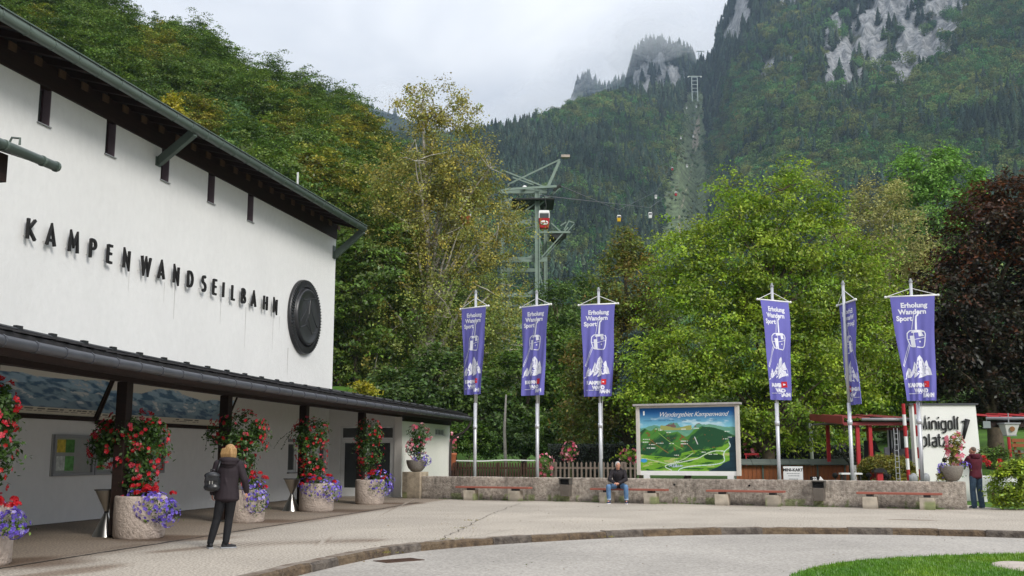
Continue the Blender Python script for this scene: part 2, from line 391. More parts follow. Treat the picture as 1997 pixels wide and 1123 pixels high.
wet = np.maximum(wet, 0.45 * sstep(0.42, 0.05, ds + (wob - 0.5) * 0.5))
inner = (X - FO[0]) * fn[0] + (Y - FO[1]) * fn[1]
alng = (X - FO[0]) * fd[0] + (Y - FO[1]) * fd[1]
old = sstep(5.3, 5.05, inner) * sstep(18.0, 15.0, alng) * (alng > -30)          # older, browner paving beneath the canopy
for (pn, ps, r) in [(4.6, -2.3, 1.15), (4.5, 2.6, 1.0), (4.3, 7.4, 1.0), (4.3, 12.0, 0.9), (4.9, -7.0, 1.2)]:
    c = FW(pn, ps); d = np.hypot((X - c[0]) * 0.8, (Y - c[1]) * 1.0); wet = np.maximum(wet, 0.9 * sstep(r, r * 0.45, d + (wob - 0.5) * 1.1))
for a, b, r in [((-5.0, 18.6), (-2.6, 19.7), 0.42), ((-5.7, 17.3), (-5.0, 18.6), 0.3), ((-6.4, 13.5), (-5.6, 15.3), 0.35), ((9.2, 25.9), (9.9, 25.6), 0.12)]:
    d = seg_d(X, Y, a, b); wet = np.maximum(wet, 0.75 * sstep(r, r * 0.3, d + (wob - 0.5) * 0.5))
Z = np.zeros_like(X) + 0.004 * (fbm(X * 0.7, Y * 0.7) - 0.5)
nc, nr = X.shape; idx = np.arange(nc * nr).reshape(nc, nr)
F = np.stack([idx[:-1, :-1], idx[1:, :-1], idx[1:, 1:], idx[:-1, 1:]], -1).reshape(-1, 4)
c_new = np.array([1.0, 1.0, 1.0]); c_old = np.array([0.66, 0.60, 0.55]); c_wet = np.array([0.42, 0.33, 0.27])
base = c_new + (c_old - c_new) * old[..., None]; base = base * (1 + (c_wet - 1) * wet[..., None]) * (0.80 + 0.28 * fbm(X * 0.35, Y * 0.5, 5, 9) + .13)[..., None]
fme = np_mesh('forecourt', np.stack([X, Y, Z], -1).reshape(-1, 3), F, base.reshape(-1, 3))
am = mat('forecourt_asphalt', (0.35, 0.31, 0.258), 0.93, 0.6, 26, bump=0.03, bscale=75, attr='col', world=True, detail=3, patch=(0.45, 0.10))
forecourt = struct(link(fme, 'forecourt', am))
# joints and cracks laid in the paving
cr_m = mat('joint_tar', (0.035, 0.03, 0.025), 0.9, 0.2, 5)
def strip(pts, wd, z, name, m, jit=0.0):
    P = smooth_curve([p[:2] for p in pts], 0.12); b = B(); n = len(P)
    for i in range(n):
        d = P[min(i + 1, n - 1)] - P[max(i - 1, 0)]; d /= np.linalg.norm(d); q = np.array([-d[1], d[0]]); j = (mnoise.noise(Vector((P[i][0] * 2.3, P[i][1] * 2.3, 1))) * jit)
        ww = wd * (0.6 + 0.8 * random.random()) / 2
        for sgn in (-1, 1): b.v.append((P[i][0] + q[0] * (j + sgn * ww), P[i][1] + q[1] * (j + sgn * ww), z))
    for i in range(n - 1): b.f.append((2 * i, 2 * i + 1, 2 * i + 3, 2 * i + 2)); b.m.append(0)
    o = b.obj(name, m, forecourt); return o
strip(seam, 0.05, 0.008, 'paving_joint', cr_m, 0.03)
strip([gr(858, 1054), gr(882, 1040), gr(905, 1030), gr(935, 1012), gr(985, 992), gr(1015, 982)], 0.014, 0.008, 'paving_crack', cr_m, 0.10)
strip([gr(860, 1054), gr(905, 1050), gr(1005, 1032)], 0.01, 0.009, 'paving_crack', cr_m, 0.05)
strip([FW(0.03, s, 0) for s in np.linspace(-12, 17, 8)], 0.05, 0.008, 'paving_joint', cr_m, 0.01)
# kerb: a run of granite stones, each its own piece
kst = mat('kerb_granite', (0.36, 0.32, 0.27), 0.9, 0.5, 3.2, bump=0.2, bscale=30, world=True, col2=(0.12, 0.075, 0.045), detail=9)
krust = [mat('kerb_rust_%s' % w_, c_, 0.95, 0.5, 6, bump=0.4, bscale=16, world=True, col2=c2_, detail=9) for w_, c_, c2_ in (('brown', (.20, .14, .085), (.06, .045, .035)), ('grey', (.20, .17, .14), (.05, .04, .035)), ('ochre', (.22, .16, .10), (.07, .05, .035)))]
kerb = tag(thing('kerb', 'curved kerb of worn brown granite stones between forecourt and road', 'kerb', (0, 0, 0)), kind='structure')
kp = smooth_curve(kerb_pts, 0.92)
for i in range(len(kp) - 1):
    a, b2 = kp[i], kp[i + 1]; d = b2 - a; L = np.linalg.norm(d); d /= L; q = np.array([d[1], -d[0]])       # towards the road
    k = B(); g = 0.012; h = 0.012 + random.uniform(-0.006, 0.01); n_ = 4; wdn = 0.19 + random.uniform(-0.015, 0.015)
    for u in np.linspace(g, L - g, n_ + 1):
        for (o, z) in ((-0.03, -0.14), (-0.03, h), (wdn - 0.035, h), (wdn, h - 0.035), (wdn + 0.015, -0.14)):
            r1 = random.uniform(-0.008, 0.008); p = a + d * u + q * (o + r1); k.v.append((p[0], p[1], z + (random.uniform(-0.006, 0.006) if z > -0.1 else 0)))
    for s_ in range(n_):
        for j in range(4): k.f.append((s_ * 5 + j, s_ * 5 + j + 1, s_ * 5 + 6 + j, s_ * 5 + 5 + j)); k.m.append(0 if j == 1 else 1)
    k.f += [(4, 3, 2, 1, 0), tuple(n_ * 5 + j for j in range(5))]; k.m += [0, 0]
    k.obj('kerb_stone', [kst, krust[i % 3]], kerb)
# drain grate in the road by the kerb
dg = thing('drain_grate', 'small dark iron drain grate in the road beside the kerb', 'drain', tuple(gr(778, 1093, -0.118)), R(40))
b = B(); b.box(-0.36, 0.36, -0.2, -0.16, 0, 0.008); b.box(-0.36, 0.36, 0.16, 0.2, 0, 0.008); b.box(-0.36, -0.32, -0.16, 0.16, 0, 0.008); b.box(0.32, 0.36, -0.16, 0.16, 0, 0.008); b.obj('frame', mat('rusty_iron', (0.07, 0.035, 0.02), 0.8, 0.4, 12), dg)
for i in range(11): B().box(-0.30 + i * 0.056, -0.27 + i * 0.056, -0.16, 0.16, 0.001, 0.007).obj('bar', MATS['rusty_iron'], dg)
# grass island
isl = smooth_curve([(3.0, 11.0), (3.2, 12.8), (3.52, 13.99), (3.97, 14.92), (4.69, 15.9), (5.53, 16.61), (6.96, 17.21), (8.33, 17.57), (10.5, 17.4), (13.5, 16.2), (17, 13.6), (20, 9)], 0.35)
ib = B(); top = [(p[0], p[1], -0.035) for p in isl]; bot = [(p[0], p[1], -0.125) for p in isl]; m_ = len(top)
ib.add(top + [(20, 2, -0.035), (3, 2, -0.035)], [tuple(reversed(range(m_ + 2)))])
ib.add(top + bot, [(i, i + 1, m_ + i + 1, m_ + i) for i in range(m_ - 1)])
island = struct(ib.obj('grass_island', mat('island_soil', (0.05, 0.13, 0.008), 0.95, 0.3, 3, world=True)))
edge_st = mat('pale_edge_stone', (0.42, 0.40, 0.37), 0.9, 0.15, 8)
for i in range(0, len(isl) - 2, 2):
    p0, p1 = isl[i], isl[i + 2]; d = (p1 - p0) / np.linalg.norm(p1 - p0); q = np.array([-d[1], d[0]])
    a, c = p0 + d * 0.006, p1 - d * 0.006
    if i < 8 or random.random() < 0.0:
        B().prism([a + q * 0.005, c + q * 0.005, c + q * 0.11, a + q * 0.11], -0.13, -0.085).obj('edging_stone', edge_st, island)
gn = 30000
gx = RNG.uniform(3.0, 14.0, gn * 2); gy = RNG.uniform(11.5, 17.6, gn * 2)
iy = np.interp(gx, isl[:, 0], isl[:, 1]); ix_ok = (gy < iy - 0.01) & (gx > np.interp(gy, isl[:14, 1], isl[:14, 0]) + 0.01)
gx, gy = gx[ix_ok][:gn], gy[ix_ok][:gn]; n = len(gx)
TB = np.array([[-.10, 0, 0], [.10, 0, 0], [0.03, 0.25, 1.0], [-.35, .1, 0], [-.18, .1, 0], [-.45, -.2, .8], [.2, -.1, 0], [.36, -.1, 0], [.5, .15, .75]]); TF = np.array([[0, 1, 2], [3, 4, 5], [6, 7, 8]])
a = RNG.uniform(0, 6.28, n); Rz = np.zeros((n, 3, 3)); Rz[:, 0, 0] = np.cos(a); Rz[:, 0, 1] = -np.sin(a); Rz[:, 1, 0] = np.sin(a); Rz[:, 1, 1] = np.cos(a); Rz[:, 2, 2] = 1
pt = fbm(gx * 1.1, gy * 1.1, 3, 5); gc = np.stack([0.085 + 0.16 * (pt - .35), 0.24 + 0.14 * (pt - .5), 0.010 + 0 * pt], 1) * RNG.uniform(0.7, 1.35, (n, 1))
V, F, C = replicate(TB * np.array([1.3, 1.3, 1]), TF, np.stack([gx, gy, np.full(n, -0.04)], 1), Rz, RNG.uniform(0.035, 0.065, n), gc)
stuff(tag(link(np_mesh('lawn_grass', V, F, C), 'lawn_grass', leafmat('grass_blade', 0.3)), 'short bright green mown grass covering the rounded island at the road', 'grass'))
fl_n = 170; fx_ = RNG.uniform(-6, 12, fl_n); fy_ = RNG.uniform(14, 33, fl_n); kz = np.interp(fx_, KC[:, 0], KC[:, 1]); fz = np.where(fy_ > kz, .006, -.114); V, F, C = replicate(np.array([[-.5, 0, 0], [0, -.3, .1], [.5, 0, 0], [0, .3, .1]]), np.array([[0, 1, 2, 3]]), np.stack([fx_, fy_, fz], 1), frames(np.tile([0, 0, 1.], (fl_n, 1)) + RNG.normal(0, .15, (fl_n, 3)), RNG), RNG.uniform(.025, .06, fl_n), np.array([(.20, .12, .03), (.12, .05, .02), (.10, .11, .03)])[RNG.integers(3, size=fl_n)])
stuff(tag(link(np_mesh('fallen_leaves', V, F, C), 'fallen_leaves', leafmat('dry_leaf', .1)), 'few small dry leaves lying on the forecourt and the road', 'leaves'))
st = B(); P0 = gr(1996, 1107, -0.04)
st.lathe([(0.01, 0.05), (0.30, 0.05), (0.40, 0.03), (0.43, 0.0), (0.43, -0.03)], (0, 0, 0), 14, sx=0.9, sy=1.5)
tag(st.obj('stone_slab', mat('pale_slab', (0.45, 0.39, 0.34), 0.9, 0.15, 6, bump=0.03), None, True, tuple(P0)), 'flat pale stone slab lying in the grass at the right edge', 'stone')
# lawn behind the stone wall and on the right: gently rising meadow
lx = np.linspace(-40, 70, 111); ly = np.linspace(0, 1, 60)
LX = np.repeat(lx[:, None], 60, 1); yb = np.where(lx > 13.0, 31.3 - (lx - 13) * 0.34 - 0.05, WO[1] + (lx - WO[0]) * (-0.4313 / 0.9022) + 0.25); yb = np.maximum(yb, 2.0)
yb = np.where(lx < -3.2, 46.0, yb)
LY = yb[:, None] + (110 - yb)[:, None] * ly[None, :] ** 1.4
rise = np.maximum(0, LY - 45) * 0.030 + sstep(14, 24, LX) * sstep(36, 60, LY) * 2.6 + sstep(-2, -10, LX) * sstep(50, 62, LY) * 5
LZ = -0.012 + rise + sstep(34, 44, LY) * 0.12 * (fbm(LX * .3, LY * .3) - .5)
idx = np.arange(LX.size).reshape(LX.shape); F = np.stack([idx[:-1, :-1], idx[1:, :-1], idx[1:, 1:], idx[:-1, 1:]], -1).reshape(-1, 4)
lawn = struct(link(np_mesh('meadow', np.stack([LX, LY, LZ], -1).reshape(-1, 3), F), 'meadow', mat('meadow_grass', (0.055, 0.125, 0.012), 0.95, 0.35, 1.2, bump=0.1, bscale=9, world=True), None, True))
def lawn_z(x, y):
    r = max(0, y - 45) * 0.030 + float(sstep(14, 24, x)) * float(sstep(36, 60, y)) * 2.6 + float(sstep(-2, -10, x)) * float(sstep(50, 62, y)) * 5
    return r

# ================================================================== MOUNTAINS
def ridge_fn(pts):
    P = np.array(pts, float); az = []; te = []
    for x, y in P:
        r = ray(x, y); az.append(math.atan2(r[0], r[1])); te.append(r[2] / math.hypot(r[0], r[1]))
    return np.array(az), np.array(te)
def az_of(x): r = ray(x, 600); return math.atan2(r[0], r[1])
def inpoly(x, y, poly):
    c = np.zeros(x.shape, bool); n = len(poly); j = n - 1
    for i in range(n):
        xi, yi = poly[i]; xj, yj = poly[j]
        c ^= ((yi > y) != (yj > y)) & (x < (xj - xi) * (y - yi) / (yj - yi + 1e-9) + xi); j = i
    return c
ROCKS = [[(1650, 45), (1690, -5), (1760, -40), (1885, -50), (1890, 60), (1872, 125), (1815, 150), (1755, 190), (1700, 165), (1665, 195), (1595, 190), (1605, 110), (1635, 75)],
         [(1440, -60), (1500, -60), (1470, 30), (1465, 60), (1440, 90), (1396, 108), (1412, 60), (1425, 10)],
         [(1495, 85), (1525, 100), (1512, 170), (1472, 165), (1482, 110)], [(1590, 40), (1640, 20), (1650, 60), (1610, 90)], [(1500, 5), (1560, -20), (1570, 10), (1520, 40)], [(1545, 110), (1560, 130), (1548, 160), (1535, 140)], [(1700, -10), (1720, -20), (1725, 20), (1690, 15)]]
AISLE = [(1336, 180), (1373, 180), (1380, 300), (1392, 345), (1383, 440), (1345, 560), (1267, 560), (1288, 440), (1296, 380), (1313, 320), (1327, 250)]
terrain_mat = bpy.data.materials.new('mountain_ground'); terrain_mat.use_nodes = True; t = terrain_mat.node_tree; p = t.nodes['Principled BSDF']; L = t.links.new
p.inputs['Roughness'].default_value = 0.95; p.inputs['Specular IOR Level'].default_value = 0.1
a_ = N(t, 'ShaderNodeAttribute', _attribute_name='col'); gm = N(t, 'ShaderNodeNewGeometry')
mpn = N(t, 'ShaderNodeMapping'); mpn.inputs['Scale'].default_value = (1, 1, 0.30); L(gm.outputs['Position'], mpn.inputs['Vector'])
n1 = N(t, 'ShaderNodeTexNoise', Scale=0.13, Detail=9.0, Roughness=0.78); L(mpn.outputs[0], n1.inputs['Vector'])
mr = N(t, 'ShaderNodeMapRange'); mr.inputs['From Min'].default_value = 0.36; mr.inputs['From Max'].default_value = 0.62; mr.inputs['To Min'].default_value = 0.3; mr.inputs['To Max'].default_value = 1.3; L(n1.outputs[0], mr.inputs['Value'])
sc_ = N(t, 'ShaderNodeVectorMath', _operation='SCALE'); L(a_.outputs['Color'], sc_.inputs[0]); L(mr.outputs[0], sc_.inputs['Scale']); L(sc_.outputs[0], p.inputs['Base Color'])
bn = N(t, 'ShaderNodeBump', Strength=1.0, Distance=4.0); L(n1.outputs[0], bn.inputs['Height']); L(bn.outputs[0], p.inputs['Normal'])

def terrain(name, pts, r0, r1f, x0, x1, nu, nv, power=0.9, amp=0.05, rocks=ROCKS, aisle=AISLE, z0=0.0, rockall=False, seed=0):
    raz, rte = ridge_fn(pts); A0, A1 = az_of(x0), az_of(x1)
    az = np.linspace(A0, A1, nu); te = np.interp(az, raz, rte); r1 = r1f(az)
    tt = np.concatenate([np.linspace(0, 1, nv), [1.03, 1.1, 1.25, 1.5]])
    AZ = np.repeat(az[:, None], len(tt), 1); T = np.repeat(tt[None, :], nu, 0)
    Rr = r0 + (r1[:, None] - r0) * T
    E = te[:, None] * np.clip(T, 0, 1) ** power
    nz_ = fbm(AZ * 14 + seed, T * 3.0, 5, seed) - 0.5
    E = E * (1 + amp * 2 * nz_ * (np.sin(np.clip(T, 0, 1) * np.pi) + 0.12 * T))
    Zz = Rr * E + EYE * 0; back = np.clip(T - 1, 0, 1); Zz = Zz - back * Rr * 0.9
    Xx = Rr * np.sin(AZ); Yy = Rr * np.cos(AZ)
    P = np.stack([Xx, Yy, Zz], -1); px, py = proj(P)
    wx = px + (fbm(px * .02, py * .02, 4, 3) - .5) * 34 + (vn(px * .11, py * .11, 8) - .5) * 14
    wy = py + (fbm(px * .02 + 9, py * .02, 4, 4) - .5) * 34 + (vn(px * .11, py * .11, 9) - .5) * 14
    rock = np.zeros(px.shape)
    for rp in rocks: rock = np.maximum(rock, inpoly(wx, wy, rp) * 1.0)
    veg = fbm(px * .03, py * .03, 4, 21)
    green_on_rock = (veg > 0.68) if not rockall else (veg > 0.55)
    rock2 = rock * (~green_on_rock)
    ais = inpoly(px + (vn(px * .04, py * .04) - .5) * 6, py, aisle) if aisle else np.zeros(px.shape, bool)
    ais = ais & (T <= 1)
    # cliffs stand proud and are broken up
    cl = (fbm(px * .035, py * .018, 5, 31) - .5) * 2
    push = rock * cl * 0.022 * Rr
    P[..., 0] -= np.sin(AZ) * push; P[..., 1] -= np.cos(AZ) * push; P[..., 2] += rock * (vn(px * .08, py * .05, 5) - .5) * 0.010 * Rr
    col = np.zeros(P.shape); col[:] = (0.028, 0.042, 0.02)
    col[ais] = (0.16, 0.21, 0.105)
    scree = ais & (np.abs(px - np.interp(py, [230, 300, 345, 420], [1362, 1354, 1345, 1325])) < np.interp(py, [225, 245, 285, 300, 430], [0, 5, 6, 0, .8])) & (vn(px * .2, py * .1, 2) > .3)
    col[scree] = (0.42, 0.37, 0.27)
    col[rock > 0] = (0.11, 0.125, 0.07); col[rock2 > 0] = (0.31, 0.315, 0.32); col *= (0.72 + 0.56 * vn(px * .35, py * .3, 14))[..., None]
    idx = np.arange(px.size).reshape(px.shape)
    F = np.stack([idx[:-1, :-1], idx[1:, :-1], idx[1:, 1:], idx[:-1, 1:]], -1).reshape(-1, 4)
    o = struct(link(np_mesh(name, P.reshape(-1, 3), F, col.reshape(-1, 3)), name, terrain_mat, None, True))
    return o, dict(P=P, px=px, py=py, T=T, R=Rr, az=az, r0=r0, r1=r1, rock=rock, ais=ais, nv=nv, veg=veg, AZ=AZ)
MAINR = [(350, 340), (500, 325), (700, 302), (850, 285), (970, 268), (1040, 250), (1110, 223), (1180, 202), (1250, 190), (1320, 182), (1352, 150), (1366, 125), (1380, 128), (1394, 104), (1405, 60), (1422, 12), (1440, -40), (1500, -75), (1620, -110), (1800, -140), (2000, -150), (2200, -120), (2500, -60)]
def r1_main(az): return np.interp(az, [az_of(x) for x in (500, 970, 1330, 1366, 1400, 1500, 2500)], [900, 1150, 1480, 1700, 1750, 1650, 1500])
mt_main, D_main = terrain('mountain_slope', MAINR, 330, r1_main, 380, 2330, 580, 215, 0.82, 0.055)
PK1 = [(1190, 235), (1218, 190), (1228, 150), (1234, 122), (1246, 102), (1262, 92), (1285, 90), (1310, 96), (1335, 102), (1350, 112), (1358, 132), (1372, 160), (1400, 200)]
mt_b, D_b = terrain('mountain_peak', PK1, 1500, lambda a: a * 0 + 2050, 1195, 1400, 110, 90, 0.6, 0.05, rocks=[[(1225, 150), (1250, 125), (1300, 112), (1345, 140), (1350, 190), (1215, 210)]], aisle=None, rockall=True, seed=3)
PK2 = [(1085, 250), (1104, 220), (1116, 180), (1122, 165), (1134, 152), (1150, 150), (1163, 160), (1172, 176), (1186, 172), (1200, 166), (1216, 158), (1240, 150), (1262, 170)]
mt_c, D_c = terrain('distant_peak', PK2, 2000, lambda a: a * 0 + 2600, 1086, 1262, 90, 60, 0.55, 0.05, rocks=[[(1110, 170), (1135, 150), (1165, 170), (1160, 230), (1100, 230)]], aisle=None, rockall=True, seed=5)
FARR = [(400, 150), (600, 170), (700, 205), (740, 212), (800, 235), (900, 262), (990, 275), (1060, 300)]
mt_d, D_d = terrain('distant_ridge', FARR, 1500, lambda a: a * 0 + 2500, 420, 1050, 140, 40, 0.8, 0.05, rocks=[], aisle=None, seed=8)

# ---- forest on the mountains: small trees instanced on points (a mass nobody could count)
def spruce_mesh(name, seed, h=1.0):
    rng = np.random.default_rng(seed); V = []; F = []; C = []; tiers = 13
    for i in range(tiers):
        t = i / tiers; z = h * (0.06 + 0.94 * t); r = 0.19 * (1 - t) ** 0.85 + 0.012; k = 9
        for j in range(k):
            a = 6.283 * (j + rng.random() * .8) / k; rr = r * rng.uniform(0.6, 1.2); w_ = 0.35 + 0.15 * rng.random(); b = len(V)
            V += [(0, 0, z + 0.07), (rr * math.cos(a - w_), rr * math.sin(a - w_), z - 0.02 - .03 * rng.random()), (rr * 1.25 * math.cos(a), rr * 1.25 * math.sin(a), z - 0.05 * rng.random() - 0.03), (rr * math.cos(a + w_), rr * math.sin(a + w_), z - 0.02)]
            F.append((b, b + 1, b + 2, b + 3)); q = rng.uniform(0.65, 1.3); C += [(0.050 * q, 0.085 * q, 0.050 * q)] * 4
    return np_mesh(name, V, np.array(F), np.array(C))
def broad_mesh(name, seed, n=620):
    rng = np.random.default_rng(seed); lob = [(rng.normal(0, .17), rng.normal(0, .17), rng.uniform(.45, .82), rng.uniform(.15, .26)) for _ in range(9)] + [(0, 0, .55, .3)]
    P = []; Nn = []; q = []
    for i in range(n):
        l = lob[rng.integers(len(lob))]; d = dirs(1, rng)[0]; d[2] = abs(d[2]) * (1 if rng.random() < .75 else -1); P.append(np.array(l[:3]) + d * l[3] * rng.uniform(.8, 1.05)); Nn.append(d + rng.normal(0, .35, 3)); q.append(rng.uniform(.6, 1.35))
    q = np.array(q)[:, None]; V, F, C = replicate(LEAF, LEAFF, np.array(P), frames(np.array(Nn), rng), rng.uniform(.07, .12, n), np.array([[0.098, 0.168, 0.045]]) * q)
    return np_mesh(name, V, F, C)
forest_mat = leafmat('mountain_foliage', 0.2, rnd=0.8, gloss=0.0, world_var=0.009)
protos = []
for i in range(3): protos.append(spruce_mesh('spruce_shape', 40 + i))
for i in range(4): protos.append(broad_mesh('broadleaf_shape', 60 + i))
for me in protos: me.materials.append(forest_mat)
proto_objs = []
for me in protos:
    o = bpy.data.objects.new('tree_shape', me); proto_objs.append(o)
def forest(name, P, S, K, label):
    me = bpy.data.meshes.new(name); me.vertices.add(len(P)); me.vertices.foreach_set('co', np.asarray(P, np.float32).ravel())
    a = me.attributes.new('size', 'FLOAT', 'POINT'); a.data.foreach_set('value', np.asarray(S, np.float32))
    a = me.attributes.new('spin', 'FLOAT', 'POINT'); a.data.foreach_set('value', RNG.uniform(0, 6.28, len(P)).astype(np.float32))
    a = me.attributes.new('shape', 'INT', 'POINT'); a.data.foreach_set('value', np.asarray(K, np.int32)); me.update()
    o = link(me, name, forest_mat)
    ng = bpy.data.node_groups.new(name, 'GeometryNodeTree'); ng.interface.new_socket('Geometry', in_out='INPUT', socket_type='NodeSocketGeometry'); ng.interface.new_socket('Geometry', in_out='OUTPUT', socket_type='NodeSocketGeometry')
    gi = ng.nodes.new('NodeGroupInput'); go = ng.nodes.new('NodeGroupOutput'); jn = ng.nodes.new('GeometryNodeJoinGeometry'); Lk = ng.links.new
    def attr(nm, ty):
        q = ng.nodes.new('GeometryNodeInputNamedAttribute'); q.data_type = ty; q.inputs['Name'].default_value = nm; return q.outputs[0]
    size, spin, shp = attr('size', 'FLOAT'), attr('spin', 'FLOAT'), attr('shape', 'INT')
    cx = ng.nodes.new('ShaderNodeCombineXYZ'); Lk(spin, cx.inputs[2])
    for k in sorted(set(int(q) for q in K)):
        oi = ng.nodes.new('GeometryNodeObjectInfo'); oi.inputs['Object'].default_value = proto_objs[k]; oi.inputs['As Instance'].default_value = True
        cmp_ = ng.nodes.new('FunctionNodeCompare'); cmp_.data_type = 'INT'; cmp_.operation = 'EQUAL'
        ints = [s for s in cmp_.inputs if s.type == 'INT' and s.enabled]; Lk(shp, ints[0]); ints[1].default_value = k
        ip = ng.nodes.new('GeometryNodeInstanceOnPoints'); Lk(gi.outputs[0], ip.inputs['Points']); Lk(cmp_.outputs[0], ip.inputs['Selection']); Lk(oi.outputs['Geometry'], ip.inputs['Instance'])
        Lk(cx.outputs[0], ip.inputs['Rotation']); Lk(size, ip.inputs['Scale']); Lk(ip.outputs[0], jn.inputs[0])
    Lk(jn.outputs[0], go.inputs[0]); md = o.modifiers.new('trees', 'NODES'); md.node_group = ng
    return stuff(tag(o, label, 'forest'))
def scatter(D, n, keep, hs=(13, 21)):
    nu, nt_ = D['T'].shape; nv = D['nv']
    u = RNG.uniform(0, nu - 1.001, n * 2)
    rr = D['r0'] + (D['r1'][u.astype(int)] - D['r0']) * np.sqrt(RNG.uniform(0.0, 1.0, n * 2))      # even over the ground
    v = (rr - D['r0']) / (D['r1'][u.astype(int)] - D['r0']) * (nv - 1); v = np.clip(v, 0, nv - 1.001)
    i, j = u.astype(int), v.astype(int); fu, fv = (u - i)[:, None], (v - j)[:, None]; Pg = D['P']
    P = Pg[i, j] * (1 - fu) * (1 - fv) + Pg[i + 1, j] * fu * (1 - fv) + Pg[i, j + 1] * (1 - fu) * fv + Pg[i + 1, j + 1] * fu * fv
    ok = keep(D, i, j); P, i, j = P[ok][:n], i[ok][:n], j[ok][:n]
    px, py = proj(P)
    return P, px, py
def keep_main(D, i, j):
    px, py, rk, ais = D['px'][i, j], D['py'][i, j], D['rock'][i, j], D['ais'][i, j]
    return (~ais) & ~((rk > 0) & (RNG.random(len(i)) > np.where(D['veg'][i, j] > 0.60, 0.20, 0.035)))
P, px, py = scatter(D_main, 24000, keep_main)
con = fbm(P[:, 0] * .007, P[:, 1] * .007, 3, 77) + (P[:, 2] - 330) * 0.0005
isc = con + RNG.normal(0, .10, len(P)) > 0.48
S = np.where(isc, RNG.uniform(17, 30, len(P)), RNG.uniform(15, 24, len(P)))
forest('spruce_forest', P[isc], S[isc], RNG.integers(0, 3, isc.sum()), 'dark spruce forest covering the steep mountainside behind the lift')
forest('broadleaf_forest', P[~isc] - [0, 0, 2], S[~isc], RNG.integers(3, 7, (~isc).sum()), 'mid green broadleaf woodland patches on the mountainside among the spruces')
PS, _, _ = scatter(D_main, 5200, lambda D, i, j: D['ais'][i, j]); forest('clearing_shrubs', PS - [0, 0, 1.2], RNG.uniform(2.2, 5.5, len(PS)), RNG.integers(3, 7, len(PS)), 'low shrubs and young growth in the lift clearing')
def keep_pk(D, i, j): return ~((D['rock'][i, j] > 0) & (RNG.random(len(i)) > np.where(D['veg'][i, j] > 0.53, 0.5, 0.04)))
P1, _, _ = scatter(D_b, 2600, keep_pk); P2, _, _ = scatter(D_c, 1600, keep_pk); P3, _, _ = scatter(D_d, 1800, lambda D, i, j: i >= 0)
PP = np.concatenate([P1, P2, P3]); forest('peak_forest', PP, RNG.uniform(20, 34, len(PP)), RNG.integers(0, 3, len(PP)), 'misty dark conifers growing on the far peaks and ridge')

# ================================================================== HAZE
hb = B(); hb.box(-2600, 2600, -60, 4200, -1.4, 1150)
hz = hb.obj('haze', None); hm = bpy.data.materials.new('haze'); hm.use_nodes = True; t = hm.node_tree; t.nodes.clear()
ho = N(t, 'ShaderNodeOutputMaterial'); pv = N(t, 'ShaderNodeVolumePrincipled'); pv.inputs['Density'].default_value = 0.00010; pv.inputs['Color'].default_value = (0.62, 0.80, 1.0, 1); pv.inputs['Anisotropy'].default_value = 0.2
t.links.new(pv.outputs[0], ho.inputs['Volume']); hz.data.materials.append(hm); stuff(tag(hz, 'thin pale blue haze in the air over the valley', 'haze'))

# cloud clinging to the summits: soft puffs of vapour
cm = bpy.data.materials.new('cloud_vapour'); cm.use_nodes = True; t = cm.node_tree; t.nodes.clear(); co_ = N(t, 'ShaderNodeOutputMaterial'); cv = N(t, 'ShaderNodeVolumePrincipled'); cv.inputs['Density'].default_value = 0.0034; cv.inputs['Color'].default_value = (.97, .98, 1, 1); t.links.new(cv.outputs[0], co_.inputs['Volume'])
cb = B(); rc = random.Random(3)
for (x, y, rx, ry, Y) in [(x_ + rc.uniform(-22, 22), y_ + rc.uniform(-14, 14), rx_ * rc.uniform(.5, .8), ry_ * rc.uniform(.6, .95), Y_ + rc.uniform(-80, 80)) for (x_, y_, rx_, ry_, Y_) in [(1150, 130, 75, 44, 2250), (1100, 145, 60, 40, 2300), (1200, 135, 50, 34, 2250), (1255, 70, 75, 42, 1900), (1330, 72, 60, 36, 1950), (1200, 85, 80, 45, 2200), (1395, 80, 34, 44, 1850), (1060, 195, 90, 40, 2300), (985, 230, 90, 38, 2350), (1290, 45, 110, 45, 2000), (1412, 30, 40, 40, 1800), (1372, 92, 26, 30, 1830), (1290, 88, 70, 26, 1880), (1230, 120, 50, 30, 2000), (1040, 215, 70, 26, 2200), (900, 240, 90, 34, 2400), (770, 185, 80, 26, 2300)] for _ in range(11)]:
    c = at(x, y, Y); s_ = Y / FPX; cb.ell(tuple(c), (rx * s_, max(rx, ry) * s_ * .9, ry * s_), 12)
cl_ = stuff(tag(cb.obj('cloud', cm, None, True), 'pale cloud clinging to the distant summits', 'cloud'))
